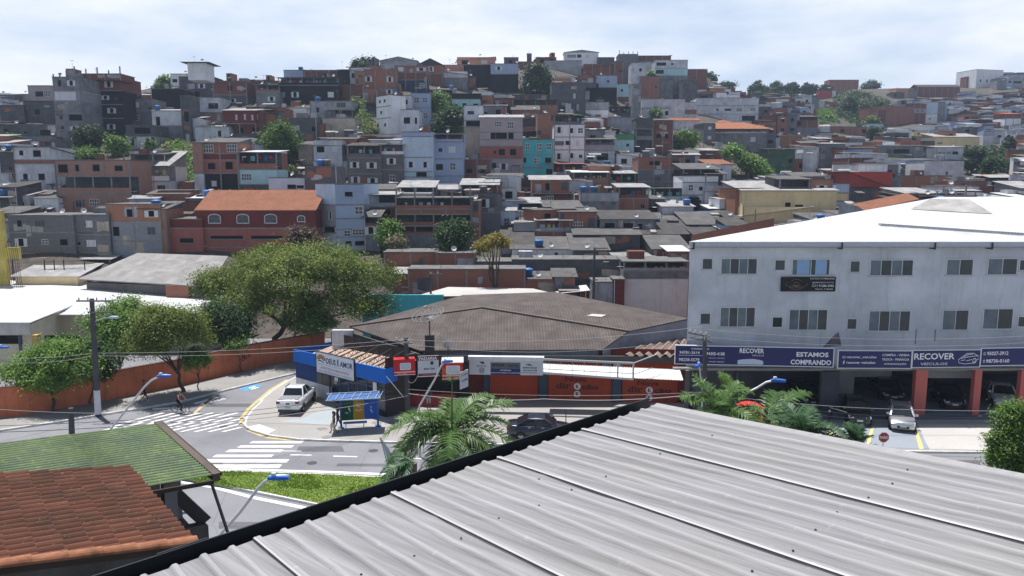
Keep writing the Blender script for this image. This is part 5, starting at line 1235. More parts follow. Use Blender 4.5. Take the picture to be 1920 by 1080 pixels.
s.text('IGREJA PENTECOSTAL DEUS É AMOR', .05, .95, .40, .46, paint('grey_blue', (.12, .16, .28)), .0); s.text('ENTRE TODOS OS DIAS AS PORTAS', .12, .88, .20, .33, paint('pale_red', (.50, .16, .17)), .005); s.text('REUNIÕES DE SEGUNDA A DOMINGO', .05, .95, .07, .14, paint('grey_blue', (.12, .16, .28)), .0)
s.done()
# ------------------------------------------------------------ bakery
bp = lambda px, py, Y: PX(px, py, Y)
zb_s = PX(740, 703, 54.6).z; 
def board(x0, x1, Y0, Y1, ytop, ybot, name, label, mat, frame=None, th=.15):
    a = PX(x0, ybot, Y0); b = PX(x1, ybot, Y1); zt = PX((x0 + x1) / 2, ytop, (Y0 + Y1) / 2).z; z0 = PX((x0 + x1) / 2, ybot, (Y0 + Y1) / 2).z
    return Sign(name, label, (a.x, a.y, z0), (b.x, b.y, z0), zt - z0, mat, th=th, frame=frame)
s = board(739, 779, 54.4, 54.7, 674, 704, 'bakery_sign', 'red bakery light box with a pale oval, behind the utility pole', REDP, th=.8)
s.poly([(.28, .45), (.3, .35), (.76, .35), (.79, .45), (.79, .72), (.76, .78), (.3, .78), (.28, .7)], WHITE); s.poly([(.31, .46), (.33, .39), (.73, .39), (.76, .46), (.76, .71), (.73, .75), (.33, .75), (.31, .7)], GREYB, -.012); s.rect(0, 1, .19, .235, WHITE); s.rect(0, 1, .03, .06, WHITE); s.text('pães e doces', .15, .6, .09, .15, WHITE); s.done()
s = board(784, 823, 54.7, 55.0, 668, 706, 'bakery_sign', 'white sign with a brown band reading PADARIA', GREYB, th=.2)
s.rect(-.02, 1.02, .80, 1.02, paint('brown', (.13, .035, .025))); s.text('PADARIA', .05, .92, .82, .97, WHITE, .02); s.rect(.6, .74, .58, .74, INK); s.text('Beira Clita', .28, .8, .34, .44, INK, .02); s.rect(-.02, 1.02, .03, .16, paint('brown', (.13, .035, .025))); s.text('restaurante', .2, .8, .06, .14, paint('pale_red', (.50, .16, .17))); s.rect(-.02, 1.02, 0, .03, WHITE); s.done()
s = board(829, 868, 54.9, 55.0, 681, 711, 'bakery_sign', 'red bakery light box with a white corrugated top at the corner', REDP, th=1.7)
s.poly([(.2, .42), (.23, .3), (.82, .3), (.86, .42), (.86, .78), (.82, .85), (.23, .85), (.2, .78)], WHITE); s.poly([(.23, .43), (.26, .34), (.79, .34), (.83, .43), (.83, .77), (.79, .81), (.26, .81), (.23, .77)], GREYB, -.012); s.rect(0, 1, .2, .235, WHITE); s.rect(0, 1, .0, .03, WHITE); s.text('padaria e lanches', .25, .9, .07, .14, WHITE)
r_ = s.done(); mb = MB(); mb.box(-.05, s.w + .05, .0, 1.75, s.h + .01, s.h + .06); mb.build('top_sheet', [CORR('white_top_sheet', (.78, .76, .74), pitch=.2, var=.05)], r_)
a = PX(866, 728, 54.6); s = Sign('hanging_sign', 'small white hanging sign below the red bakery box', (a.x - .1, a.y, a.z - .1), (a.x + .42, a.y + .9, a.z - .1), 1.3, GREYB, th=.06)
s.text('pão quente', .1, .9, .7, .85, NAVY); s.text('café', .1, .9, .4, .55, NAVY); s.done()
# red counters in the bakery gloom, people sit in its shade
mb = MB(); mb.box(-8.2, -4.4, 57.6, 58.3, .14, 1.1); thing_mesh('bakery_counter', mb, [P('counter_red', (.25, .02, .02), .5)], 'low red counter in the dark bakery front', 'counter')
for k, (px, py, c, lab) in enumerate([(727, 765, (.55, .08, .03), 'orange gas bottle beside the bakery wall'), (721, 772, (.35, .36, .37), 'small grey bin beside the bakery wall')]):
    p = G(px, py, .14); mb = MB(); mb.lathe([(0, 0), (.2, 0), (.24, .15), (.24, .5), (.12, .62), (.1, .7), (.12, .72), (0, .72)], 12, (p.x, p.y, .14)); thing_mesh(('gas_bottle', 'bin')[k], mb, [P(f'bottle{k}', c, .5)], lab, ('gas bottle', 'bin')[k], smooth=True)
# ------------------------------------------------------------ driving school
s = board(880, 1018, 56.6, 56.3, 676, 703, 'driving_school_sign', 'white and blue driving school sign with a telephone number', GREYB, th=.3)
s.rect(.29, .695, .0, .86, NAVY); s.rect(.29, .695, .43, .86, paint('slate', (.10, .115, .13)), -.008); s.text('SPEAR', .31, .48, .60, .76, INK, .02, -.016); s.text('CNH FÁCIL', .53, .67, .56, .74, INK, .02, -.016)
s.text('AUTOESCOLA', .42, .57, .28, .37, WHITE, .02); s.text('CENTRO DE FORMAÇÃO DE CONDUTORES', .295, .69, .1, .19, WHITE, .015)
s.text('TEL.', .77, .86, .66, .78, INK, .03); s.text('4049-8160', .72, .92, .46, .57, INK, .03); s.text('94190-4138', .73, .92, .28, .38, INK, .02); s.text('autoescolaspear', .71, .92, .14, .22, INK, .01)
s.text('detran.sp', .1, .23, .54, .66, INK, .02); s.poly([(.14, .9), (.2, .9), (.2, .72), (.185, .74), (.155, .82)], INK); s.arc(.17, .3, .035, .17, 0, 360, .05, paint('slate', (.10, .115, .13))); s.text('250', .145, .195, .24, .36, INK, .02)
r_ = s.done(); mb = MB(); mb.box(-.08, s.w + .08, -.12, .35, s.h + .02, s.h + .30); mb.build('top_tray', [M('galvanised_tray', (.62, .63, .65), streak=.2)], r_)
for k, (x0, x1) in enumerate([(918, 1010), (1028, 1147), (1165, 1268)]):
    t0 = PX(x0, 740, 59.4); t1 = PX(x1, 740, 59.1); wd = t1.x - t0.x
    rt = thing('shutter_door', ['plain rust red roller shutter left of the painted ones', 'rust red roller shutter painted direção, in the middle', 'rust red roller shutter painted Nova direção, at the right'][k], 'roller shutter', (t0.x, SA.y + (SB.y - SA.y) * (t0.x - SA.x) / (SB.x - SA.x) - .07, .13), -.1, 'driving school shutters')
    mb = MB(); mb.box(0, wd, 0, .04, 0, 3.3, 0)
    for q in range(30): mb.box(0, wd, -.025, 0, .02 + q * .11, .02 + q * .11 + .07, 0)
    mb.build('shutter', [M('rust_red_shutter', (.40, .07, .03), var=.12, streak=.15)], rt)
    if k:
        mb = MB(); cx_ = wd * (.45 if k == 1 else .48)
        if 1: text_mb(mb, 'Nova', cx_ - .9, cx_ + .8, 1.66 - .15 * k, 2.04 - .15 * k, 0, .03, -.045)
        zz = 1.08 - .15 * k
        text_mb(mb, 'dir', cx_ - 1.65, cx_ - .45, zz, zz + .5, 0, .03, -.045); text_mb(mb, 'ção', cx_ + .4, cx_ + 1.75, zz - .1, zz + .38, 0, .03, -.045)
        for zc, cz in ((zz + .2, 0), (zz - .42, 1)):
            mb.lathe([(0, 0), (.27, 0)], 14, (0, 0, 0), 1) if 0 else None
            mb.raw([(cx_ + .05 + .27 * math.cos(R(a)), -.035, zc + .27 * math.sin(R(a))) for a in range(0, 360, 24)], [tuple(range(15))[::-1]], 1)
            text_mb(mb, 'E', cx_ - .06, cx_ + .16, zc - .14, zc + .14, 0, .03, -.045)
        mb.build('lettering', [paint('shutter_ink', (.09, .022, .025)), WHITE], rt)
for k, (x0, x1) in enumerate([(906, 917), (1011, 1027), (1148, 1164)]):
    t0 = PX(x0, 740, 58.9); t1 = PX(x1, 740, 58.9); y = SA.y + (SB.y - SA.y) * (t0.x - SA.x) / (SB.x - SA.x)
    pr = thing('shop_pillar', ['dark blue pillar left of the plain shutter', 'blue pillar with a notice between the shutters', 'bright blue pillar left of the last shutter'][k], 'pillar', (t0.x, y - .32, .13))
    mb = MB(); mb.box(0, t1.x - t0.x, 0, .3, 0, 3.4); mb.build('shaft', [M('pillar_blue', (.035, .13, .30) if k else (.05, .08, .12), var=.1, streak=.2) if k < 2 else M('pillar_blue', (.035, .13, .30))], pr)
    if k: mb = MB(); mb.box(.04, t1.x - t0.x - .04, -.02, -.002, 2.75, 3.2); mb.build('notice', [P('notice', (.5, .38, .4), .6)], pr)
# awning of white corrugated sheet with a steel sign frame in front
aw_ = thing('awning', 'white corrugated awning over the painted shutters', 'awning')
a0, a1 = PX(1018, 702, 56.2), PX(1282, 714, 55.4); z0 = a0.z; z1 = a1.z
mb = MB(); nn = 88
for i in range(nn):
    for (u0, u1, dz0, dz1) in ((i / nn, (i + .5) / nn, 0, .09), ((i + .5) / nn, (i + 1) / nn, .09, 0)):
        p = a0.lerp(a1, u0); q = a0.lerp(a1, u1)
        mb.face([(p.x, p.y, p.z + dz0), (q.x, q.y, q.z + dz1), (q.x + .05, q.y + 1.5, q.z + .42 + dz1), (p.x + .05, p.y + 1.5, p.z + .42 + dz0)])
mb.build('sheet', [P('white_awning', (.78, .78, .77), .5)], aw_)
fr_ = thing('sign_frame', 'empty steel sign frame standing along the edge of the white awning', 'sign frame')
f0, f1 = PX(1018, 699, 55.9), PX(1187, 711, 55.1); top0, top1 = PX(1018, 674, 55.9).z, PX(1190, 681, 55.1).z
mb = MB(); F0_, F1_ = Vector(f0), Vector(f1); T0 = Vector((f0.x, f0.y, top0)); T1 = Vector((f1.x, f1.y, top1))
for a, b in ((F0_, F1_), (T0, T1), (F1_, T1)): mb.beam(a, b, .12, .14)
for t in (.07, .2, .33, .46, .6, .75, .88): mb.beam(F0_.lerp(F1_, t), T0.lerp(T1, t), .025, .025)
mb.beam(F0_.lerp(T0, .3), F1_.lerp(T1, .35), .05, .05)
q = F0_.lerp(F1_, .83); mb.beam(q, T0.lerp(T1, .83), .1, .1)
mb.beam(T1, T1 + Vector((2.2, 1.5, .4)), .06, .06); mb.beam(F1_.lerp(T1, .3), F1_ + Vector((1.6, 1.0, .6)), .05, .05)
mb.build('frame', [P('pale_steel', (.45, .46, .48), .5)], fr_)
# brown ribbed roof between the corner building and the grey building
mb = MB(); P4 = [PX(1165, 671, 58.3), PX(1330, 671, 57.4), PX(1330, 622, 66.5), PX(1235, 629, 65.5)]
nn = 9
for i in range(nn):
    for (u0, u1, d0, d1) in ((i / nn, (i + .4) / nn, 0, .28), ((i + .4) / nn, (i + .6) / nn, .28, .28), ((i + .6) / nn, (i + 1) / nn, .28, 0)):
        p, q = P4[0].lerp(P4[1], u0), P4[0].lerp(P4[1], u1); p2, q2 = P4[3].lerp(P4[2], u0), P4[3].lerp(P4[2], u1); k = Vector((0, 0, 1))
        mb.face([p + k * d0, q + k * d1, q2 + k * d1, p2 + k * d0])
tag(mb.build('ribbed_roof', [M('brown_ribbed_sheet', (.25, .19, .165), streak=0, var=.3)]), 'brown deep ribbed roof wedged between the dark roof and grey building', 'roof')
# parabolic dish on the roof
p = PX(806, 660, 57.2); dr = thing('satellite_dish', 'mesh satellite dish on a dark mast above the bakery', 'satellite dish', (p.x, p.y, p.z))
mb = MB(); mb.box(-.35, .35, -.2, .2, -.3, 1.3); mb.tube([(0, 0, 1.3), (0, 0, 2.6)], .05, 6); mb.build('mast', [P('dark_steel', (.03, .028, .028), .7)], dr)
mb = MB()
for r, z in ((.35, .03), (.7, .12), (1.0, .26), (1.25, .42)): mb.tube([(r * math.cos(R(t)), r * math.sin(R(t)), z) for t in range(0, 361, 24)], .02, 4)
for t in range(0, 360, 18): mb.tube([(0, 0, 0), (.7 * math.cos(R(t)), .7 * math.sin(R(t)), .12), (1.25 * math.cos(R(t)), 1.25 * math.sin(R(t)), .42)], .014, 3)
for t in (0, 120, 240): mb.tube([(1.0 * math.cos(R(t)), 1.0 * math.sin(R(t)), .26), (0, 0, .95)], .012, 3)
mb.lathe([(0, 0), (.09, 0), (.09, .15), (0, .15)], 8, (0, 0, .92)); o = mb.build('dish', [P('dish_mesh', (.30, .30, .31), .6)], dr); o.location = (0, 0, 2.6); o.rotation_euler = (R(16), R(-14), 0)
p = PX(840, 650, 57); d2 = thing('small_satellite_dish', 'small tilted satellite dish on the dark roof edge', 'satellite dish', (p.x, p.y, p.z))
mb = MB(); mb.lathe([(0, 0), (.25, .03), (.4, .1)], 14); o = mb.build('dish', [P('dish_mesh', (.30, .30, .31), .6)], d2); o.rotation_euler = (R(-60), R(30), 0); mb = MB(); mb.tube([(0, 0, -.7), (0, 0, 0)], .03, 5); mb.build('mast', [P('dark_steel', (.03, .028, .028), .7)], d2)
# turquoise wall and pale court behind the dark roof
mb = MB(); a, b = PX(690, 590, 79), PX(832, 590, 76); mb.box(a.x, b.x, 76, 76.3, 0, PX(760, 553, 76).z); thing_mesh('yard_wall', mb, [W['tq']], 'bright turquoise yard wall behind the dark corner roof', 'wall')
mb = MB(); mb.face([PX(775, 556, 80), PX(1050, 553, 80), PX(1000, 541, 86), PX(840, 538, 88)]); tag(mb.build('court_floor', [LOT]), kind='structure')
mb = MB(); a, b = PX(700, 560, 88), PX(1000, 552, 88); mb.box(a.x, b.x, 88, 88.2, 0, 3.0); thing_mesh('court_wall', mb, [W['br']], 'low red brick wall at the back of the pale court', 'wall')
# ============================================================ grey building with the car showroom
root = thing('grey_building', 'three storey grey rendered building with a white metal roof and a car showroom', 'building')
YF = 55.5; X0 = PX(1289, 600, YF).x; X1 = 62; ZT = PX(1500, 457, YF).z; ZS = PX(1500, 690, YF).z
GRY = M('blotchy_cement_render', (.53, .56, .62), var=.2, scale=.30, streak=.35, dirt=(.16, .18, .22))
mb = MB(); XB = PX(1762, 373, 75).x; mb.prism([(X0, YF), (X1, YF), (X1, 74.8), (XB, 74.8)], ZS, ZT - .02, 0); k_ = ZT + 2.5; mb.face([(XB, 74.8, ZT - .02), (X0, YF, ZT - .02), (XB, 74.8, k_)]); mb.face([(X1, 74.8, ZT - .02), (XB, 74.8, ZT - .02), (XB, 74.8, k_), (X1, 74.8, k_)]); mb.build('wall', [GRY], root)
mb = MB(); mb.prism([(X0 + .3, YF + .25), (X1, YF + .25), (X1, 67.4), (X0 + 18, 67.4)], ZS - .28, ZS - .005, 0, bottom=True); mb.build('floor_slab', [CONC], root)
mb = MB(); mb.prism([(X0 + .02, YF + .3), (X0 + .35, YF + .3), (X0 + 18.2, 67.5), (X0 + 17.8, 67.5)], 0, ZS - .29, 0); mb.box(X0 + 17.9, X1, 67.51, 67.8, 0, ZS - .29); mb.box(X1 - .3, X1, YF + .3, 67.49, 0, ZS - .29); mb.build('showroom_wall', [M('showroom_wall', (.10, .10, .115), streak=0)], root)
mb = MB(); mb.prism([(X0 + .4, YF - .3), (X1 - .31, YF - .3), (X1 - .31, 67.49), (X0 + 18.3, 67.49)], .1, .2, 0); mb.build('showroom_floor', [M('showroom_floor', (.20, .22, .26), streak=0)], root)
mb = MB(); mb.box(X0 - .2, X1, YF - 1.15, YF - .32, .1, .19); mb.build('entrance_step', [M('shaded_tile_step', (.12, .14, .19), streak=0)], root)  # tile step with the building's shade put into its dark blue colour
mb = MB(); u = PX(1575, 700, 61).x; mb.box(u - 1.0, u + 4.2, 61, 61.15, 1.6, ZS - .3); mb.box(u - 1.0, u + 1.2, 61, 61.15, .2, 1.59); mb.build('partition', [M('partition_white', (.36, .38, .42), streak=0)], root)
mb = MB(); u = PX(1335, 700, 60).x; mb.raw([(u - 1.5, 60, ZS - .35), (u + 5, 60, ZS - .35), (u - 1.5, 60, 1.4), (u - 1.5, 61.5, ZS - .35), (u + 5, 61.5, ZS - .35), (u - 1.5, 61.5, 1.4)], [(0, 2, 1), (3, 4, 5), (0, 1, 4, 3), (1, 2, 5, 4), (2, 0, 3, 5)]); mb.build('stair_underside', [M('grey_stair', (.13, .145, .18), streak=0)], root)
for px, w_ in ((1712, 22), (1822, 13), (1908, 16)):
    u = PX(px, 735, YF).x; mb = MB(); mb.box(u, u + w_ / F * 57, YF - .25, YF + .2, .12, ZS - .02); mb.build('pillar', [M('coral_pillar_paint', (.52, .15, .13), var=.1, streak=.2)], root)
for px, w_ in ((1300, 10), (1540, 34), (1380, 5)):
    u = PX(px, 735, YF).x; mb = MB(); mb.box(u, u + w_ / F * 57, YF + .1, YF + .5, .12, ZS - .29); mb.build('pillar', [M('dark_pillar', (.06, .065, .08), streak=0)], root)
mb = MB(); u = PX(1733, 700, YF + 1).x; u2 = PX(1822, 700, YF + 1).x; mb.box(u, u2, YF + .9, YF + 1.0, ZS - 1.0, ZS - .3)
for q in range(6): mb.box(u, u2, YF + .87, YF + .9, ZS - .95 + q * .11, ZS - .9 + q * .11)
mb.build('roller_door', [P('roller_steel', (.2, .2, .21))], root)
# roof
zr0 = PX(1500, 453, 55).z
mb = MB(); XL = PX(1292, 453, 55).x; rg_ = [Vector((XL, 55.0, zr0)), Vector((X1 + 2, 55.0, zr0)), Vector((X1 + 2, 75, zr0 + 2.75)), PX(1762, 373, 75)]
rg_[3].z = zr0 + 2.75
mb.face([rg_[0], rg_[1], rg_[2], rg_[3]]); k = Vector((0, 0, -.08)); mb.face([rg_[0] + k, rg_[3] + k, rg_[2] + k, rg_[1] + k]); mb.face([rg_[0] + k, rg_[1] + k, rg_[1], rg_[0]]); mb.face([rg_[3] + k, rg_[0] + k, rg_[0], rg_[3]])

mb.build('roof', [CORR('bright_white_roof', (.70, .71, .74), pitch=.25, var=.07, rough=.35, spec=.5)], root)
mb = MB(); n2 = (rg_[1] - rg_[0]).cross(rg_[3] - rg_[0]).normalized()
def rp(px, py, lift=.06):
    d = Vector(ray(px, py)); o_ = Vector((0, 0, H)); t = (rg_[0] - o_).dot(n2) / d.dot(n2); return o_ + d * t + n2 * lift
for i in range(46):
    a = rp(1652, 423.5).lerp(rp(1925, 442), i / 46); mb.box(a.x - .06, a.x + .06, a.y - .1, a.y + .35, a.z - .02, a.z + .14)
mb.build('lap_ends', [P('lap_grey', (.35, .37, .40), .5)], root)
mb = MB(); a, b = rp(1706, 393, .05), rp(1862, 402, .05); mb.face([a, b, rp(1815, 389.5, .75), rp(1742, 388, .75)]); mb.face([b, (rp(1850, 398, .05)), rp(1815, 389.5, .75)]); mb.face([rp(1742, 388, .75), rp(1815, 389.5, .75), rp(1830, 386, .05), rp(1735, 384, .05)]); mb.build('roof_hatch', [M('grey_hatch', (.38, .37, .36), streak=0)], root)
mb = MB(); mb.box(XL, X1 + 2, 54.9, 54.98, zr0 - .38, zr0 - .02, 0); mb.box(XL, X1 + 2, 54.85, 55.45, zr0 - .42, zr0 - .40, 0); mb.build('gutter', [P('pale_gutter', (.48, .5, .55), .6)], root)
mb = MB()
for px in (1300, 1577, 1751, 1858): u = PX(px, 460, 55).x; mb.box(u - .05, u + .05, 54.8, 55.5, zr0 - .55, zr0 - .43); mb.box(u - .05, u + .05, 54.78, 54.84, zr0 - .55, zr0 - .05)
mb.build('gutter_brackets', [P('dark_steel', (.03, .028, .028), .7)], root)
# windows of the two office floors: frame, panes, sill
def office_window(x0, x1, y0, y1, nsash, curtain=False, small=False):
    a = PX(x0, y1, YF); b = PX(x1, y1, YF); zt = PX(x0, y0, YF).z; wd = b.x - a.x; ht = zt - a.z
    mb = MB(); mb.box(-.05, 0, -.05, .1, -.05, ht + .05); mb.box(wd, wd + .05, -.05, .1, -.05, ht + .05); mb.box(.001, wd - .001, -.05, .1, ht, ht + .05); mb.box(.001, wd - .001, -.05, .1, -.05, 0)
    for i in range(1, nsash): mb.box(wd * i / nsash - .02, wd * i / nsash + .02, -.04, .0, 0, ht)
    o = mb.build('window', [WFR], root); o.location = (a.x, YF, a.z)
    g = MB()
    for i in range(nsash): g.box(wd * i / nsash + .021, wd * (i + 1) / nsash - .021, -.018 if i % 2 else -.012, -.004, .001, ht - .001, (0 if i % 2 or small else 1) if nsash > 1 else 0)
    g.build('pane', [GLASS('office_glass', (.035, .045, .05), .08), GLASS('office_glass_pale', (.10, .14, .17), .08)], o)
    s_ = MB(); s_.box(-.1, wd + .1, -.1, -.001, -.11, -.051); s_.build('sill', [M('sill_cement', (.5, .52, .55), streak=0)], o)
    if curtain:
        c = MB()
        for (u0, u1) in ((.12, .46), (.62, .93)):
            nn = 10
            for i in range(nn):
                q0, q1 = u0 + (u1 - u0) * i / nn, u0 + (u1 - u0) * (i + 1) / nn; d0, d1 = (-.03, -.026) if i % 2 else (-.026, -.03)
                c.face([(q0 * wd, d0, .02), (q1 * wd, d1, .02), (q1 * wd, d1, ht - .02), (q0 * wd, d0, ht - .02)])
        c.build('curtain', [P('blue_curtain', (.26, .42, .66), .8)], o)
for r in [(1352, 1418, 485.5, 513, 4), (1631, 1710, 488, 516, 4), (1774, 1822, 487, 515, 2), (1851, 1905, 485.5, 514, 2), (1350, 1414, 577, 612, 4), (1479, 1549, 581, 618, 4), (1628, 1704, 583.5, 620, 4), (1766, 1813, 582, 618, 2), (1842, 1896, 579.5, 616, 2)]: office_window(*r)
office_window(1485, 1554, 487, 515, 2, True)
for r in [(1317, 1335, 485.5, 504), (1453, 1471, 488, 506), (1594, 1611, 490, 509.5), (1313, 1331, 588, 607), (1448, 1466, 595, 613), (1588, 1605, 598, 616.5), (1911, 1926, 488, 506), (1908, 1925, 594, 612)]: office_window(*r, 1)
# damp stains drawn by rain keep to the render's own material; the conduit and dark patch near the middle:
mb = MB(); a = PX(1566, 640, YF); mb.raw([(a.x - .9, YF - .004, a.z - .45), (a.x + .5, YF - .004, a.z - .35), (a.x + .2, YF - .004, a.z + .7), (a.x - .1, YF - .004, a.z + .45)], [(0, 1, 2, 3)]); mb.build('damp_stain', [M('soot_stain', (.14, .13, .15), var=.5, scale=3, streak=0)], root)
mb = MB(); 
for px, y0_, y1_ in ((1718, 617, 645), (1754, 618, 640)): a = PX(px, y0_, YF); mb.tube([(a.x, YF - .03, a.z), (a.x, YF - .03, PX(px, y1_, YF).z)], .025, 5)
mb.build('conduit', [P('grey_steel_frame', (.16, .17, .18))], root)
# tattoo studio board (the emblem is left as a plain generic ornament)
a, b = PX(1464, 546.5, YF - .15), PX(1566, 546.5, YF - .15)
s = Sign('tattoo_sign', 'black board reading TATTOO E PIERCING under the curtained window', a, b, PX(1500, 519.5, YF - .15).z - a.z, paint('board_black', (.012, .012, .016)), th=.1)
s.text('TATTOO E PIERCING', .52, .975, .84, .95, WHITE, .0); s.text('@#BRENDATATTOS', .57, .965, .56, .67, WHITE, .0); s.text('11 91286-2442', .63, .965, .32, .48, WHITE, .01); s.text('SALA 10 - 2º ANDAR', .63, .955, .12, .21, WHITE, .01)
gold = paint('dull_gold', (.20, .15, .09)); s.arc(.28, .5, .2, .22, 150, 390, .03, gold); s.arc(.28, .45, .14, .3, 200, 340, .03, gold); s.arc(.28, .6, .1, .25, 20, 160, .03, gold); s.arc(.28, .5, .05, .15, 0, 360, .04, gold); s.poly([(.17, .4), (.28, .45), (.37, .4), (.28, .34)], gold); s.arc(.59, .4, .018, .07, 0, 360, .02, WHITE)
s.done()
# long showroom sign in four boards
NV = paint('recover_navy', (.022, .026, .12), .45); FRW = paint('frame_white', (.72, .73, .76)); YS = 54.2
def rs(x0, x1, Ya, Yb, t0, b0, t1, b1, label):
    a = PX(x0, b0, Ya); b = PX(x1, b1, Yb); za = PX(x0, t0, Ya).z; z0 = (a.z + b.z) / 2
    return Sign('showroom_sign', label, (a.x, a.y, z0), (b.x, b.y, z0), (za - a.z + PX(x1, t1, Yb).z - b.z) / 2, NV, th=.15, frame=FRW, group='car showroom sign boards')
s = rs(1266, 1561, 54.9, 53.9, 645, 680, 657, 689, 'navy showroom board reading ESTAMOS COMPRANDO with telephone numbers')
s.text('CONSIGNADO', .10, .215, .80, .90, WHITE, .015); s.text('94781-3614', .025, .155, .55, .72, WHITE, .02); s.text('94305-4188', .20, .315, .50, .68, WHITE, .02); s.text('98238-5579', .022, .155, .14, .32, WHITE, .02); s.rect(.02, .2, .46, .48, WHITE)
s.text('recover_veiculos', .215, .315, .31, .40, WHITE, .0); s.text('recover veiculos', .215, .315, .11, .20, WHITE, .0); s.text('RECOVER', .41, .565, .66, .93, WHITE, .03); s.text('VEÍCULOS', .49, .565, .50, .60, WHITE, .005)
s.poly([(.40, .03), (.40, .26), (.44, .32), (.48, .36), (.52, .33), (.56, .24), (.565, .12), (.56, .03)], paint('pale_car', (.50, .60, .75))); s.poly([(.42, .3), (.48, .38), (.54, .33), (.56, .26), (.5, .34)], paint('dull_red', (.25, .06, .08)), -.01)
s.text('ESTAMOS', .77, .97, .52, .78, WHITE, .03); s.text('COMPRANDO', .735, .99, .08, .36, WHITE, .03); s.done()
s = rs(1571, 1707, 53.85, 53.75, 657.5, 689.5, 659, 690, 'navy showroom board reading COMPRA VENDA TROCA FINANCIA CONSIGNAÇÃO')
s.text('recover_veiculos', .115, .52, .55, .72, WHITE, .015); s.text('recover veiculos', .115, .51, .24, .40, WHITE, .015); s.arc(.075, .63, .02, .06, 0, 360, .03, WHITE); s.text('f', .065, .09, .22, .42, WHITE, .03)
for t, v in (('COMPRA - VENDA', .70), ('TROCA - FINANCIA', .44), ('CONSIGNAÇÃO', .17)): s.text(t, .60 if v != .17 else .63, .975 if v != .17 else .94, v, v + .14, WHITE, .015)
s.done()
s = rs(1710, 1836, 53.75, 53.95, 659, 690, 655, 686, 'navy showroom board reading RECOVER VEÍCULOS with a car drawing')
s.text('RECOVER', .02, .62, .46, .84, WHITE, .02); s.text('VEÍCULOS', .12, .52, .12, .31, WHITE, .0)
for pts in ([(.68, .42), (.74, .62), (.80, .80), (.90, .82), (.98, .62)], [(.68, .42), (.69, .25), (.78, .17), (.9, .22), (.98, .5)], [(.70, .5), (.8, .58), (.9, .64), (.97, .66)], [(.72, .38), (.78, .42)], [(.8, .36), (.88, .44)], [(.76, .6), (.82, .74), (.89, .76)]):
    for a, b in zip(pts, pts[1:]): s.mb.beam((a[0] * s.w, -.012, a[1] * s.h), (b[0] * s.w, -.012, b[1] * s.h), .012, .035, s.mi(WHITE))
s.arc(.92, .36, .025, .14, 0, 360, .05, WHITE); s.done()
s = rs(1838, 1990, 53.95, 54.4, 655, 686, 650, 682, 'navy showroom board with the numbers 95027-3912 and 98730-0160 at the right edge')
s.text('95027-3912', .07, .33, .60, .82, WHITE, .02); s.text('98730-0160', .065, .35, .15, .37, WHITE, .02); s.arc(.04, .7, .012, .07, 0, 360, .03, WHITE); s.arc(.04, .26, .012, .07, 0, 360, .03, WHITE); s.done()
mb = MB(); mb.box(X0 - 1, X1, 55.0, 55.49, ZS - .02, ZS + .1); mb.build('sign_ledge', [CONC], root)
# bus shelter
b0, b1 = G(640, 803, .13), G(709, 799, .13); ang = math.atan2(b1.y - b0.y, b1.x - b0.x); wdt = (b1 - b0).length
bs = thing('bus_shelter', 'blue bus shelter with green and yellow panels on the pavement', 'bus shelter', b0, ang)
SHB = P('shelter_blue', (.02, .09, .34), .5)
for k, (x0, x1, c) in enumerate([(.05, .34 * wdt, (.015, .09, .04)), (.34 * wdt, .63 * wdt, (.42, .24, .02)), (.63 * wdt, wdt - .05, (.02, .10, .42))]):
    mb = MB(); mb.box(x0 + .003, x1 - .003, .02, .07, .55, 2.15); o = mb.build('back_panel', [M(f'shelter_panel{k}', c, var=.12, streak=.15, coords='OBJ')], bs)
mb = MB(); WH = 0
for pts in ([(.55, 1.3), (.58, 1.55), (.62, 1.35), (.66, 1.15)], [(.30, 1.1), (.45, 1.12), (.5, 1.05)], [(1.05, 1.7), (1.4, 1.72), (1.35, 1.5), (1.1, 1.55), (1.3, 1.62)], [(1.0, 1.3), (1.3, 1.2), (1.5, 1.35)], [(2.12, 1.5), (2.14, 1.4)], [(2.1, 1.3), (2.15, 1.1), (2.25, 1.05)]):
    mb.tube([(x * wdt / 2.6, .005, z) for x, z in pts], .03, 4)
mb.build('white_graffiti', [WHITE], bs)
for x in (0, wdt):
    mb = MB(); mb.box(x - .07, x + .07, -.02, .12, .03, 2.4); mb.box(x - .2, x + .2, -.15, .25, 0, .03); mb.build('post', [SHB], bs)
mb = MB(); mb.box(.15, wdt * .7, -.5, -.06, .43, .48); mb.box(.3, .36, -.3, -.2, .0, .42); mb.box(wdt * .6, wdt * .6 + .06, -.3, -.2, 0, .42); mb.build('bench', [P('bench_blue', (.10, .36, .72), .5)], bs)
mb = MB()
for x in (-.9, -.35, .1, .75, 1.2, 1.85, 2.4, wdt + .1): mb.beam((x, -1.3, 2.42), (x + .3, .2, 2.5), .035, .04)
for y, z in ((-1.3, 2.42), (.2, 2.5)): mb.beam((-.95, y, z), (wdt + .2, y, z), .05, .06)
mb.build('roof_frame', [P('pale_blue_steel', (.42, .50, .62), .5)], bs)
mb = MB(); mb.face([(-.9, -1.3, 2.37), (wdt + .1, -1.3, 2.37), (wdt + .2, .2, 2.45), (-.8, .2, 2.45)]); mb.build('roof_sheet', [P('shelter_sheet', (.05, .13, .34), .6)], bs)

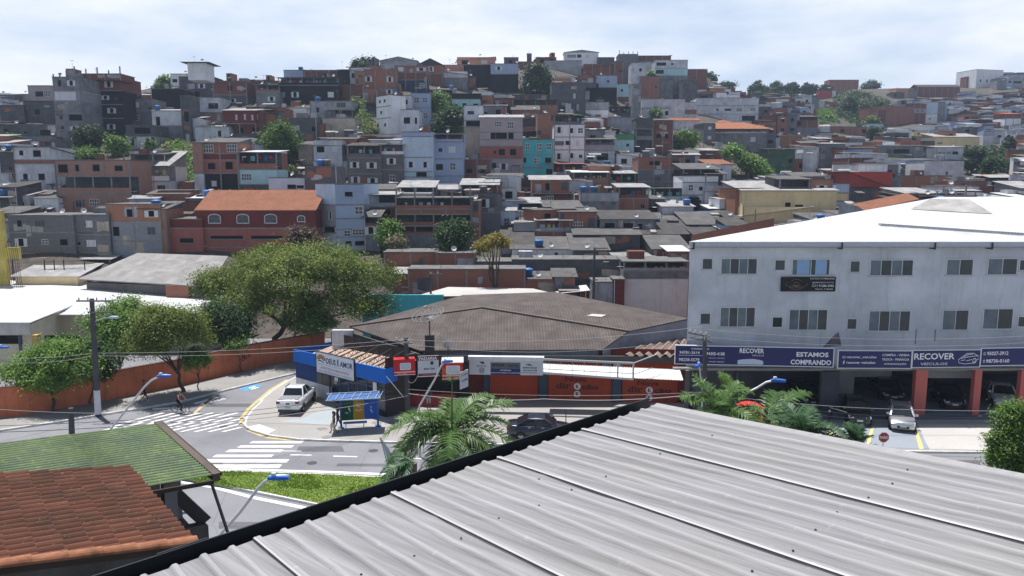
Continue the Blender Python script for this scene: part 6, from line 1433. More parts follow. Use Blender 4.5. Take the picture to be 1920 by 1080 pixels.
mb = MB(); a, b = PX(1296, 441, 79), PX(1452, 409, 92); mb.face([(a.x, a.y, 0), (b.x, b.y, 0), b, a]); d = Vector((.2, .3, 0)); mb.face([a, b, b + d, a + d]); tag(mb.build('brick_wall', [W['br']]), 'long sloping brick wall just behind the white metal roof', 'wall')
mb = MB(); a, b = PX(1622, 395, 88), PX(1724, 373, 96); mb.face([(a.x, a.y, 3), (b.x, b.y, 3), b, a]); d = Vector((-.3, 2.5, .7)); mb.face([a, b, b + d, a + d], 1); tag(mb.build('tiled_wall', [W['sa'], RF['ti']]), 'salmon wall with a tiled slope behind the white metal roof', 'wall')
# ============================================================ trees: tapered trunk, limbs, crown of single leaves in clumps
LEAFG = {'dark': ((.018, .045, .012), (.055, .12, .025)), 'mid': ((.045, .10, .016), (.15, .26, .04)), 'olive': ((.06, .10, .014), (.21, .27, .04)), 'bright': ((.06, .14, .018), (.20, .34, .05)),
         'yellow': ((.14, .12, .02), (.32, .26, .04)), 'brown': ((.06, .035, .03), (.15, .10, .07)), 'far': ((.02, .045, .02), (.055, .10, .035)), 'dry': ((.14, .12, .06), (.30, .26, .15))}
BARK = M('bark', (.075, .06, .045), var=.3, scale=3, streak=.2, coords='OBJ')
import numpy as np
class LeafMesh:
    def __init__(s, V): s.V = V
    def build(s, name, mats, parent=None):
        n = len(s.V) // 4; me = bpy.data.meshes.new(name)
        me.vertices.add(4 * n); me.vertices.foreach_set('co', s.V.astype(np.float32).ravel())
        me.loops.add(4 * n); me.loops.foreach_set('vertex_index', np.arange(4 * n, dtype=np.int32))
        me.polygons.add(n); me.polygons.foreach_set('loop_start', np.arange(0, 4 * n, 4, dtype=np.int32))
        for m in mats: me.materials.append(m)
        me.update(calc_edges=True); return link(name, me, parent)
def crown_mb(rng, blobs, nclump, nleaf, size, clump=.55, flat=.8, low=-.25):
    """blobs: (centre, radii). Leaf clumps sit towards the outside of the blobs; gaps stay between the clumps."""
    g = np.random.default_rng(rng.randrange(1 << 30)); vol = np.array([b[1][0] * b[1][1] + b[1][0] * b[1][2] for b in blobs])
    k = g.choice(len(blobs), nclump, p=vol / vol.sum()); c = np.array([b[0] for b in blobs])[k]; r = np.array([b[1] for b in blobs])[k]
    d = g.normal(size=(nclump, 3)); d /= np.linalg.norm(d, axis=1)[:, None]; d[:, 2] = np.where(d[:, 2] < low, -d[:, 2], d[:, 2])
    q = g.uniform(.55, 1, nclump) ** .6 * g.uniform(.84, 1.1, nclump); p = c + d * r * q[:, None]; cs = clump * g.uniform(.55, 1.35, nclump)
    cnt = (nleaf * g.uniform(.45, 1.5, nclump)).astype(int); ix = np.repeat(np.arange(nclump), cnt); N = len(ix)
    o = g.normal(0, .5, (N, 3)); o[:, 2] *= flat; x = p[ix] + o * cs[ix][:, None]
    nn = np.stack([g.normal(0, .6, N), g.normal(0, .6, N), g.uniform(.1, 1.2, N)], 1) + d[ix] * .5; nn /= np.linalg.norm(nn, axis=1)[:, None]
    t = np.cross(nn, g.normal(size=(N, 3))); t /= np.linalg.norm(t, axis=1)[:, None]; b = np.cross(nn, t); s = (size * g.uniform(.6, 1.3, N))[:, None]
    return LeafMesh(np.stack([x - t * s, x - b * s * .42 + nn * s * .08, x + t * s, x + b * s * .42 + nn * s * .08], 1).reshape(-1, 3))
def limb(mb, a, b, r0, r1, rng, n=5, wob=.15):
    a, b = Vector(a), Vector(b); L_ = (b - a).length
    pts = [a.lerp(b, i / n) + (Vector((rng.uniform(-1, 1), rng.uniform(-1, 1), rng.uniform(-.5, .5))) * L_ * wob * .3 if 0 < i < n else Vector((0, 0, 0))) for i in range(n + 1)]
    mb.tube(pts, [r0 + (r1 - r0) * i / n for i in range(n + 1)], 7)
def tree(label, px0, px1, py0, py1, Y, base, kind, nclump=60, nleaf=55, size=.14, name='tree', blobs=None, trunk_r=.16, limbs=5, group=None, deep=1.0, seed=None, lean=None, clump=None, low=-.3):
    """crown fills columns px0..px1, rows py0..py1 at distance Y; base = photo pixel of the trunk's foot or a height"""
    rng = random.Random(seed or int(px0 * 13 + py0)); sc_ = Y / F * 1.0
    c = PX((px0 + px1) / 2, (py0 + py1) / 2, Y); rx = (px1 - px0) / 2 * sc_; rz = (py1 - py0) / 2 * sc_; ry = rx * deep
    if isinstance(base, tuple): bp_ = G(*base)
    else:
        gx = PX((px0 + px1) / 2 if lean is None else lean, (py0 + py1) / 2, Y).x; bp_ = Vector((gx, Y, ground(gx, Y) if base is None else base))
    root = thing(name, label, 'palm' if name == 'palm' else 'tree' if name != 'bush' else 'bush', bp_, 0, group)
    off = c - bp_
    if blobs is None:
        blobs = []
        for _ in range(7):
            a = rng.uniform(0, 6.28); q = rng.uniform(.15, .62); blobs.append(((off.x + rx * q * math.cos(a), off.y + ry * q * math.sin(a), off.z + rz * rng.uniform(-.4, .45)), (rx * rng.uniform(.38, .55), ry * rng.uniform(.38, .55), rz * rng.uniform(.38, .55))))
        blobs.append(((off.x, off.y, off.z + rz * .1), (rx * .62, ry * .62, rz * .75)))
        if base is None: blobs.append(((off.x, off.y, off.z - rz * .45), (rx * .85, ry * .8, rz * .6))); low = -.8; nclump = int(nclump * 1.5)
    else: blobs = [((off.x + b[0] * rx, off.y + b[1] * ry, off.z + b[2] * rz), (b[3] * rx, b[4] * ry, b[5] * rz)) for b in blobs]
    cb = crown_mb(rng, blobs, nclump, nleaf, size, clump or rx * .2, low=low)
    cb.build('crown', [leafmat('leaf_' + kind, *LEAFG[kind])], root)
    tb = MB(); top = Vector((off.x, off.y, off.z - rz * .35)); fork = Vector((0, 0, 0)).lerp(top, .55)
    limb(tb, (0, 0, -.2), fork, trunk_r, trunk_r * .7, rng)
    for i in range(limbs):
        b = blobs[i % len(blobs)]; limb(tb, fork * rng.uniform(.8, 1), Vector(b[0]) + Vector((rng.uniform(-.3, .3) * b[1][0], rng.uniform(-.3, .3) * b[1][1], rng.uniform(.0, .5) * b[1][2])), trunk_r * .55, trunk_r * .12, rng)
    tb.build('trunk', [BARK], root)
    return root
UMB = [(-.62, 0, -.02, .38, .5, .42), (-.22, .2, .42, .46, .6, .42), (.22, -.1, .50, .44, .6, .38), (.60, .1, .10, .38, .5, .42), (.05, -.4, .18, .5, .45, .42), (-.45, -.35, -.40, .36, .4, .34), (.42, -.3, -.42, .40, .4, .36), (.84, .0, -.55, .18, .4, .36), (-.85, 0, .05, .16, .3, .28), (-.1, -.5, -.25, .4, .4, .3)]
tree('large spreading umbrella shaped tree behind the church', 368, 756, 452, 625, 77, (505, 650), 'olive', 700, 135, .13, blobs=UMB, trunk_r=.32, limbs=9, deep=.8, clump=1.05, low=-.35)
tree('low bright green branch of foliage under the spreading tree', 520, 640, 575, 640, 73, (520, 655), 'mid', 70, 70, .16, trunk_r=.14, limbs=4, clump=.8)
tree('dark round tree between the wall and spreading tree', 374, 480, 566, 668, 70, (430, 692), 'dark', 200, 100, .13, trunk_r=.14, clump=.85)
tree('dense olive street tree with a leaning double trunk', 238, 394, 562, 705, 60.5, (346, 736), 'olive', 330, 110, .10, trunk_r=.17, limbs=6, clump=.75)
tree('bright green tall tree behind the utility pole', 148, 300, 552, 700, 65, (225, 728), 'bright', 330, 110, .12, trunk_r=.16, limbs=6, clump=.85)
tree('wide light green street tree at the left end of the wall', 0, 190, 630, 748, 57.6, (101, 776), 'bright', 340, 110, .11, trunk_r=.13, limbs=6, clump=.8, blobs=[(-.55, 0, -.3, .4, .5, .5), (-.1, .1, .0, .5, .6, .6), (.3, -.1, .35, .45, .5, .55), (.65, 0, -.1, .34, .5, .6), (.1, -.3, -.35, .5, .4, .45)])
tree('dark tree beside the white painted utility pole', 150, 216, 630, 740, 59, (163, 760), 'dark', 140, 90, .11, trunk_r=.09, clump=.6)
tree('small young street tree with thin trunk right of the double trunk', 342, 402, 650, 698, 61.5, (371, 732), 'mid', 60, 80, .12, trunk_r=.06, limbs=4, clump=.5)
tree('thin sapling in front of the orange wall', 425, 470, 630, 665, 68, (452, 700), 'mid', 20, 45, .14, trunk_r=.05, limbs=3, clump=.5)
tree('reddish brown tree top beside the red hall', 526, 600, 423, 470, 92, 1.0, 'brown', 60, 55, .22, trunk_r=.2, clump=.9)
tree('bright green tree left of the brick gallery house', 709, 752, 412, 465, 104, None, 'bright', 46, 55, .24, clump=.9)
tree('pale green bush below the bright tree by the gallery house', 728, 760, 440, 470, 102, None, 'dry', 20, 45, .2, clump=.7, name='bush')
tree('dense dark green tree in front of the gallery house', 815, 880, 407, 475, 101, None, 'dark', 80, 75, .22, clump=.95)
tree('thin yellowing tree with a tall trunk', 890, 958, 434, 490, 88, 0.0, 'yellow', 52, 55, .16, trunk_r=.28, limbs=7, lean=932, clump=.7)
tree('large round dark tree on the skyline of the hill', 975, 1038, 123, 176, 226, None, 'far', 110, 60, .5, clump=1.6)
tree('dark leafy tree below the tall black house', 142, 190, 236, 278, 154, None, 'far', 60, 55, .32, clump=1.2)
tree('leafy shrub right of the dark tree below the black house', 196, 242, 256, 290, 151, None, 'bright', 44, 50, .3, clump=1.1, name='bush')
tree('low bushes on the ledge above the brick house', 112, 190, 276, 302, 147, None, 'mid', 44, 50, .3, clump=1.0, name='bush')
tree('skyline tree behind the black wall on the left', 290, 324, 145, 172, 214, None, 'mid', 40, 45, .4, clump=1.3)
tree('small tree by the white panel below the block house', 272, 292, 264, 283, 149, None, 'mid', 16, 45, .25, clump=.7, name='bush')
tree('broad skyline tree behind the pale gabled house', 660, 716, 112, 134, 236, None, 'far', 50, 45, .5, clump=1.5)
tree('green bushes on the steep slope left of the dark veranda house', 486, 560, 226, 330, 146, None, 'mid', 150, 60, .34, clump=1.5, name='bush', limbs=7, low=-.9)
tree('tall trees beside the blue grey house wing', 806, 832, 174, 216, 176, None, 'mid', 40, 50, .36, clump=1.2)
tree('dark bushy tree below the turquoise house front', 812, 868, 206, 250, 168, None, 'far', 70, 55, .36, clump=1.4)
tree('round green tree before the tiled pavilion', 1256, 1310, 248, 278, 196, None, 'mid', 56, 55, .4, clump=1.3)
tree('long bright hedge of trees stepping down beside the pavilion', 1352, 1450, 270, 345, 172, None, 'bright', 130, 60, .36, clump=1.3, blobs=[(-.75, 0, -.75 + .1, .25, .4, .3), (-.55, 0, -.0 + .5, .3, .4, .35), (-.15, 0, .1, .35, .4, .45), (.2, 0, -.25, .35, .4, .5), (.55, 0, -.55, .4, .4, .4)])
tree('small tree behind the blank pale block wall', 1215, 1246, 202, 226, 237, None, 'mid', 26, 45, .4, clump=1.1)
for k, (a, b, c, d, Y, kd, lab) in enumerate([(1405, 1440, 146, 178, 395, 'far', 'wide dark tree left of the red mast on the far ridge'), (1436, 1474, 148, 176, 398, 'far', 'tall tree in the middle of the far ridge wood'), (1472, 1502, 151, 170, 402, 'far', 'round tree just left of the red mast'), (1500, 1532, 152, 172, 400, 'far', 'tree in front of the red mast on the far ridge'),
    (1534, 1556, 155, 172, 405, 'far', 'low tree right of the red mast'), (1612, 1650, 150, 162, 430, 'far', 'flat topped tree on the far ridge by the brick row'), (1575, 1612, 178, 212, 330, 'far', 'dark tall tree in the left of the far hillside wood'), (1604, 1640, 190, 216, 322, 'far', 'dark tree in the middle of the far hillside wood'),
    (1632, 1668, 188, 224, 312, 'far', 'bushy tree beside the stepped brick house'), (1618, 1652, 215, 240, 300, 'mid', 'lower light tree of the far hillside wood'), (1534, 1568, 208, 232, 308, 'bright', 'bright grassy bush on the far hill'), (1622, 1652, 236, 256, 268, 'far', 'small dark tree below the stepped brick house'),
    (1800, 1850, 277, 312, 190, 'far', 'rounded dark tree at the left of the right edge wood'), (1840, 1890, 288, 332, 182, 'dark', 'large dark tree in the right edge wood'), (1876, 1930, 288, 330, 184, 'dark', 'dark tree at the far right edge of the wood'), (1880, 1905, 250, 272, 235, 'far', 'small tree behind the orange tiled house at right'),
    (1300, 1345, 132, 165, 312, 'far', 'tree at the right foot of the central ridge'), (1340, 1380, 150, 168, 330, 'far', 'low tree stepping down from the central ridge'), (1196, 1232, 128, 148, 268, 'mid', 'small light tree below the central ridge houses'), (1690, 1716, 252, 268, 255, 'far', 'low shrubs before the yellow and orange house front')]):
    tree(lab, a, b, c + 3, d + 8, Y, None, kd, max(30, int((b - a) * 1.3)), 45, .55 if Y > 250 else .4, clump=(b - a) * Y / F * .13, group='trees of the far hill')
tree('dense leafy tree at the right edge in front of the showroom', 1848, 1960, 752, 905, 38, (1905, 960), 'mid', 190, 80, .11, trunk_r=.12, clump=.5, blobs=[(-.1, 0, .45, .5, .5, .55), (-.35, -.2, -.1, .55, .6, .5), (.3, 0, .1, .6, .6, .6), (-.5, 0, -.55, .42, .5, .35), (.2, -.2, -.6, .6, .6, .4)])
# grassy gaps on the hill
def slope_grass(name, label, poly, dense, kinds, hh):
    rng = random.Random(len(label)); xs_ = [p[0] for p in poly]; ys_ = [p[1] for p in poly]; blobs = {k: [] for k in kinds}
    for _ in range(dense):
        px, py = rng.uniform(min(xs_), max(xs_)), rng.uniform(min(ys_), max(ys_))
        if not inside((px, py), poly): continue
        Y = Yf(px, py); p = PX(px, py, Y); blobs[kinds[int(rng.random() * len(kinds))]].append(((p.x, p.y, p.z + hh * .2), (.6, .6, hh * rng.uniform(.5, 1.1))))
    first = None
    for k in blobs:
        if not blobs[k]: continue
        o = crown_mb(rng, blobs[k], len(blobs[k]) * 2, 16, .22 + .06 * hh, .6).build(name, [leafmat('leaf_' + k, *LEAFG[k])]); tag(o, kind='stuff')
slope_grass('grass', 'a', [(308, 270), (345, 266), (362, 290), (372, 352), (328, 358), (316, 310)], 900, ['bright', 'bright', 'mid', 'dry'], .7)
slope_grass('grass', 'bb', [(662, 188), (680, 188), (690, 215), (706, 245), (700, 256), (682, 256), (668, 230)], 700, ['bright', 'mid', 'dry'], .8)
slope_grass('grass', 'ccc', [(0, 254), (34, 254), (36, 268), (0, 270)], 160, ['bright', 'mid'], .8)
# ------------------------------------------------------------ feather palms
PALM = leafmat('palm_leaf', (.045, .105, .03), (.16, .26, .07), .25, .4); PALMD = leafmat('palm_leaf_dark', (.03, .075, .04), (.10, .19, .08), .25, .45)
def palm(label, base, top, fr, nleaf, width, trunk_r, mat, seed, spear=True, stub=True):
    rng = random.Random(seed); root = thing('palm', label, 'palm', base, 0, 'feather palms on the island')
    top = Vector(top) - Vector(base); tb = MB()
    tb.tube([Vector((0, 0, -.1)).lerp(top, i / 9) for i in range(10)], [trunk_r * (1.15 - .25 * i / 9 + .05 * (i % 2)) for i in range(10)], 10)
    for i in range(18):
        a = i * 2.4; z = top * (.45 + .5 * i / 18); d = Vector((math.cos(a), math.sin(a), .9)); tb.tube([z + d * trunk_r * .8, z + d * (trunk_r + .28)], [.05, .025], 5)
    tb.build('trunk', [M('palm_trunk', (.13, .11, .085), var=.4, scale=6, streak=0, coords='OBJ')], root)
    for (az, el, ln, droop) in fr:
        mb = MB(); d = Vector((math.cos(R(az)) * math.cos(R(el)), math.sin(R(az)) * math.cos(R(el)), math.sin(R(el)))); pts = []; p = top.copy(); n = 13
        for i in range(n + 1):
            pts.append(p.copy()); p = p + d * (ln / n); d = (d + Vector((0, 0, -droop / n))).normalized()
        mb.tube(pts, [.045 * (1 - i / (n + 1)) + .008 for i in range(n + 1)], 5)
        for q in range(nleaf):
            t = .14 + .86 * q / nleaf; i = min(n - 1, int(t * n)); a = pts[i].lerp(pts[i + 1], t * n - i); ax = (pts[i + 1] - pts[i]).normalized()
            sd_ = ax.cross(Vector((0, 0, 1)));
            if sd_.length < .05: sd_ = Vector((1, 0, 0))
            sd_.normalize(); up = sd_.cross(ax)
            ll = width * (math.sin(math.pi * (.12 + .80 * t)) ** .7) * rng.uniform(.85, 1.1)
            for s in (-1, 1):
                dr = (sd_ * s * .8 + ax * rng.uniform(.45, .75) + up * rng.uniform(.05, .5)).normalized()
                m_ = a + dr * ll * .5 + Vector((0, 0, -.02)); e = a + dr * ll + Vector((0, 0, -ll * rng.uniform(.12, .5))); wv = ax * .026
                mb.face([a - wv, a + wv, m_ + wv * 1.1, m_ - wv * 1.1]); mb.face([m_ - wv * 1.1, m_ + wv * 1.1, e])
        mb.build('frond', [mat], root)
    if spear:
        mb = MB(); mb.tube([top, top + Vector((.05, 0, 2.4))], [.05, .02], 6)
        for i in range(40):
            a = rng.uniform(0, 6.28); z = rng.uniform(2.1, 2.5); mb.face([top + Vector((.05, -.02, z)), top + Vector((.05, .02, z)), top + Vector((.05 + math.cos(a) * .75, math.sin(a) * .75, z + rng.uniform(.0, .75)))])
        mb.build('young_frond', [PALM], root)
    return root
rp_ = random.Random(5)
T = PX(847, 808, 32.0)
fr = [(180 + rp_.uniform(-12, 12) + a, e, l_, dr) for a, e, l_, dr in [(0, 35, 3.1, 1.5), (-25, 15, 3.0, 1.5), (-50, 30, 2.6, 1.6), (20, 50, 2.7, 1.3), (-8, -5, 3.0, 1.2), (-38, -10, 2.8, 1.3), (-75, 5, 2.4, 1.4), (35, 20, 2.6, 1.3), (10, 20, 3.2, 1.7), (-60, 45, 2.2, 1.6)]] + \
     [(rp_.uniform(-8, 8) + a, e, l_, dr) for a, e, l_, dr in [(10, 42, 3.0, .9), (0, 22, 3.2, 1.5), (-25, 8, 2.8, 1.3), (25, 30, 2.8, 1.2), (40, 55, 2.5, 1.2), (-50, -5, 2.4, 1.2), (-15, -8, 2.7, 1.0)]] + [(-90, 20, 2.0, 1.5), (-110, 0, 2.2, 1.4), (-95, -20, 2.2, 1.0), (90, 50, 2.2, 1.2), (70, 25, 2.4, 1.2), (120, 30, 2.4, 1.2)]
palm('large feather palm with an upright young frond behind the dark roof edge', (T.x, T.y, 7.0 - 7.0), T, fr, 58, .95, .2, PALM, 4)
def ring(n, el0, el1, ln, dr, s): r_ = random.Random(s); return [(i * 360 / n + r_.uniform(-14, 14), r_.uniform(el0, el1), ln * r_.uniform(.85, 1.1), dr * r_.uniform(.8, 1.3)) for i in range(n)]
T = PX(1345, 775, 33); palm('bushy green palm beside the second utility pole', (T.x, T.y, 0), T, ring(18, 5, 70, 2.0, 1.2, 2), 40, .75, .14, PALM, 6, False)
T = PX(1368, 735, 36); palm('small light green palm top above the bushy palm', (T.x, T.y, 0), T, ring(10, 15, 75, 1.1, 1.1, 7), 26, .5, .1, leafmat('palm_leaf_light', (.08, .16, .03), (.2, .32, .07), .3, .45), 9, False)
T = PX(1440, 785, 33); palm('palm with a long raised frond below the blue lamp head', (T.x, T.y, 0), T, [(28, 40, 2.6, .8), (10, 20, 2.4, 1.1), (60, 45, 2.1, 1.0), (-20, 10, 2.0, 1.2), (170, 40, 1.6, 1.2), (120, 30, 1.7, 1.2), (-60, 0, 1.8, 1.1)], 46, .8, .14, PALM, 12, False)
T = PX(1505, 815, 31); palm('blue green palm left of the yellow parking line', (T.x, T.y, 0), T, ring(15, -5, 65, 1.7, 1.2, 11), 40, .65, .13, PALMD, 14, False)
T = PX(1606, 840, 30); palm('spiky low palm left of the stop sign', (T.x, T.y, 0), T, ring(15, 5, 75, 1.05, 1.0, 15), 34, .45, .1, PALMD, 17, False)
T = PX(775, 868, 30.0); palm('lower dark palm under the large feather palm', (T.x, T.y, 0), T, [(170, 10, 1.6, 1.3), (200, -5, 1.7, 1.1), (215, 20, 1.3, 1.2), (150, 30, 1.3, 1.3), (185, -25, 1.5, .9), (240, 0, 1.3, 1.1)], 34, .6, .16, PALMD, 19, False)


slope_grass('undergrowth', 'dddd', [(1560, 176), (1600, 172), (1668, 190), (1672, 220), (1652, 256), (1620, 250), (1600, 232), (1570, 220)], 1500, ['far', 'far', 'dark', 'mid'], 1.8)
slope_grass('undergrowth', 'eeeee', [(1528, 208), (1566, 206), (1572, 230), (1536, 234)], 300, ['bright', 'bright', 'mid'], 1.2)
slope_grass('undergrowth', 'ffffff', [(486, 230), (540, 236), (562, 300), (556, 332), (520, 332), (500, 280)], 900, ['mid', 'dark', 'mid', 'dry'], 1.1)
slope_grass('undergrowth', 'ggggggg', [(1800, 285), (1930, 280), (1930, 338), (1830, 338)], 900, ['far', 'dark', 'far'], 1.8)
slope_grass('undergrowth', 'hhhhhhhh', [(1404, 166), (1560, 164), (1560, 178), (1404, 182)], 700, ['far', 'dark'], 1.8)
slope_grass('undergrowth', 'iiiiiiiii', [(805, 180), (835, 178), (868, 215), (868, 250), (815, 250)], 700, ['far', 'mid', 'dark'], 1.3)
# ============================================================ the near roofs
HR = 2.6
C = PX(1228, 762, 8.63); e_ = (G(490, 1010, C.z) - G(1228, 762, C.z)).normalized(); r_ = Vector((.610, -.792, 0)).normalized(); sl_ = .084
root = thing('near_building', 'near building under a weathered grey trapezoidal metal roof with a black gutter', 'building', C)
RL = 9.5; EL = 11.5; pitch = .2
def rpnt(a, b, z=0.0): p = e_ * a + r_ * b; return Vector((p.x, p.y, b * sl_ + z))
m, n, l, b = _new('weathered_metal_roof'); v = _vec(n, l, 'UV', rnd=False)
mp_ = n.new('ShaderNodeMapping'); mp_.inputs['Scale'].default_value = (7.5, .2, 1); l(v, mp_.inputs['Vector']); s1 = _noise(n, l, mp_.outputs['Vector'], 1.6, 6, .7)
n1 = _noise(n, l, v, .55, 5, .6); n2 = _noise(n, l, v, 7, 4, .7)
cc = _mixc(n, l, _mr(n, l, s1, .3, .7, 0, 1), (.25, .25, .26), (.37, .37, .385))
cc = _mixc(n, l, _mr(n, l, n1, .45, .75, 0, .55), cc, (.33, .305, .28)); cc = _mixc(n, l, _mr(n, l, n2, .62, .75, 0, .5), cc, (.52, .52, .52))
cc = _mixc(n, l, _mr(n, l, n2, .2, .34, .35, 0), cc, (.12, .115, .11))
at_ = n.new('ShaderNodeAttribute'); at_.attribute_name = 'foot'     # rib shading painted in as a dark line along each foot
gr = n.new('ShaderNodeMath'); gr.operation = 'MULTIPLY'; l(at_.outputs['Fac'], gr.inputs[0]); l(_mr(n, l, s1, .25, .65, .75, .3), gr.inputs[1])
cc = _mixc(n, l, gr.outputs[0], cc, (.085, .083, .085))
l(cc, b.inputs['Base Color']); b.inputs['Roughness'].default_value = .78; b.inputs['Specular IOR Level'].default_value = .35; b.inputs['Metallic'].default_value = .1
_bump(n, l, b, s1, .12, .02); ROOFM = m
mb = MB(); prof = [(0, 0), (.018, .018), (.024, .0205), (.046, .0205), (.052, .018), (.072, 0)]
na = int(EL / pitch); rb = 40; rj = random.Random(4)
jit = [[rj.uniform(-.004, .004) for _ in range(rb + 1)] for _ in range(na + 1)]
cols_ = []
for i in range(na):
    for (x, z) in prof: cols_.append((i * pitch + x, z, i))
cols_.append((na * pitch, 0, na))
nc = len(cols_)
vs_ = []
for j in range(rb + 1):
    for (x, z, i) in cols_:
        vs_.append(rpnt(x, RL * j / rb - .02, z + jit[i][j] + .003 * math.sin(j * .9 + i)))
fs_ = [(j * nc + k, (j + 1) * nc + k, (j + 1) * nc + k + 1, j * nc + k + 1) for j in range(rb) for k in range(nc - 1)]
mb.raw(vs_, fs_)
o = mb.build('roof', [ROOFM], root)
fa_ = o.data.attributes.new('foot', 'FLOAT', 'POINT'); fa_.data.foreach_set('value', [{5: .9, 0: .5}.get(k % 6, 0.0) for j in range(rb + 1) for k in range(nc)])
# the uv must run along the ribs
uvd = []
for p in o.data.polygons:
    for vi in p.vertices: co_ = o.data.vertices[vi].co; q = Vector((co_.x, co_.y, 0)); uvd += [q.dot(e_), q.dot(r_)]
o.data.uv_layers[0].data.foreach_set('uv', uvd)
mb = MB()
for k in range(1, 10):     # sheet laps, every sixth rib: a lip with a shadow gap
    a = k * 6 * pitch + .068
    mb.raw([rpnt(a, -.02, .013), rpnt(a, RL, .013), rpnt(a + .004, RL, .017), rpnt(a + .004, -.02, .017)], [(0, 1, 2, 3)], 1)
    mb.raw([rpnt(a + .004, -.02, .0173), rpnt(a + .004, RL, .0173), rpnt(a - .010, RL, .024), rpnt(a - .010, -.02, .024)], [(0, 1, 2, 3)], 0)
    mb.raw([rpnt(a + .007, -.02, .007), rpnt(a + .007, RL, .007), rpnt(a + .013, RL, .0065), rpnt(a + .013, -.02, .0065)], [(0, 1, 2, 3)], 1)
mb.build('sheet_lap', [P('pale_lap', (.45, .45, .455), .5), P('lap_shadow_gap', (.03, .03, .03), .9)], root)
mb = MB()
for j, bb in enumerate((1.15, 3.0, 4.9, 6.8, 8.6)):
    for i in range(na):
        if (i + j) % 2 or rj.random() < .25: continue
        p = rpnt(i * pitch + .16 + rj.uniform(-.02, .02), bb + rj.uniform(-.05, .05), .004); mb.lathe([(.009, 0), (.008, .004), (.004, .007), (0, .008)], 7, p)
mb.build('roof_screws', [P('screw_dark', (.03, .025, .02), .7)], root)
mb = MB()
for _ in range(26):
    p = rpnt(rj.uniform(.3, EL), rj.uniform(.3, RL), .004); a = rj.uniform(0, 6.28); s = rj.uniform(.008, .03); t = Vector((math.cos(a), math.sin(a), .05)) * s; u = Vector((-math.sin(a), math.cos(a), .1)) * s * .5
    mb.face([p - t, p - u, p + t, p + u + Vector((0, 0, .01))])
tag(mb.build('fallen_leaves', [P('dry_leaf', (.08, .06, .04), .9)], None), kind='stuff'); bpy.data.objects['fallen_leaves'].location = C
g = MB()                    # black gutter along the eave and the wall below
for (b0, b1, z0, z1) in ((-.20, -.185, -.16, .035), (-.185, .12, -.16, -.145), (.10, .12, -.145, -.03)):
    q = [rpnt(-.12, b0), rpnt(EL, b0), rpnt(EL, b1), rpnt(-.12, b1)]; g.prism([(p.x, p.y) for p in q], z0, z1, 0, bottom=True)
g.prism([(p.x, p.y) for p in [rpnt(5.15, -.215), rpnt(5.5, -.215), rpnt(5.5, -.201), rpnt(5.15, -.201)]], -.17, .04, 0)
g.build('gutter', [P('black_gutter', (.016, .018, .021), .45)], root)
g = MB(); q = [rpnt(-.06, -.02), rpnt(-.06, RL), rpnt(-.03, RL), rpnt(-.03, -.02)]
g.face([rpnt(-.075, -.03, .022), rpnt(-.075, RL, .022), rpnt(.004, RL, .004), rpnt(.004, -.03, .004)]); g.face([rpnt(-.075, RL, .022), rpnt(-.075, -.03, .022), rpnt(-.075, -.03, -.2), rpnt(-.075, RL, -.2)])
g.build('verge_flashing', [ROOFM], root)
g = MB(); q = [rpnt(.05, .2), rpnt(EL, .2), rpnt(EL, RL), rpnt(.05, RL)]; g.prism([(p.x, p.y) for p in q], -C.z, -.24, 0); g.build('wall', [W['g3']], root)
# ------------------------------------------------------------ the tiled house and its green lean-to
E1 = Vector((-5.05, 11.4, 11.85)); ee = Vector((-.63, .776, 0)).normalized(); es = Vector((-.776, -.63, 0)).normalized(); sl2 = .18
root = thing('tiled_house', 'near house with a worn clay tile roof and dark rendered walls', 'house', E1)
def q2(e, s, z=0.0, sl=sl2): p = ee * e + es * s; return Vector((p.x, p.y, max(0, 1) * s * sl + z))
m, n, l, b = _new('old_clay_tile'); g_ = n.new('ShaderNodeNewGeometry'); v = _vec(n, l, 'OBJ', rnd=False)
n1 = _noise(n, l, v, 1.2, 5, .65); n2 = _noise(n, l, v, 9, 4, .7); n3 = _noise(n, l, v, 26, 3, .6)
cc = _mixc(n, l, g_.outputs['Random Per Island'], (.115, .05, .035), (.19, .082, .055))
cc = _mixc(n, l, _mr(n, l, n1, .40, .68, 0, .8), cc, (.07, .045, .035)); cc = _mixc(n, l, _mr(n, l, n2, .62, .74, 0, .75), cc, (.40, .18, .09)); cc = _mixc(n, l, _mr(n, l, n3, .66, .74, 0, .5), cc, (.36, .30, .24))
l(cc, b.inputs['Base Color']); b.inputs['Roughness'].default_value = .92; b.inputs['Specular IOR Level'].default_value = .15; _bump(n, l, b, n3, .3, .006); CLAY = m
mb = MB(); tr = random.Random(8); cw = .205; cl_ = .345; NE = 20; NS = 17
for i in range(NE):
    for j in range(NS):
        de = tr.uniform(-.008, .008); ds = tr.uniform(-.012, .012); tw = tr.uniform(-.014, .014); ds *= 1.8
        vs_ = []
        for s_ in (0, 1):
            for k in range(9):
                u = k / 8; x = u * cw * 1.04; z = .066 * math.sin(math.pi * min(1, u / .62)) if u < .62 else -.02 * math.sin(math.pi * (u - .62) / .38)
                vs_.append(q2(4.02 - (i * cw + x) + de + tw * s_, (j + s_ * 1.12) * cl_ - .05 + ds, z + (.034 if s_ == 0 else .006) + .01))
        fs_ = [(k, k + 1, 10 + k, 9 + k) for k in range(8)]
        mb.raw(vs_, fs_)
        mb.raw(vs_[:9] + [p - Vector((0, 0, .016)) for p in vs_[:9]], [(k + 1, k, 9 + k, 10 + k) for k in range(8)])
o = mb.build('roof', [CLAY], root); o.data.polygons.foreach_set('use_smooth', [False] * len(o.data.polygons))
mb = MB()
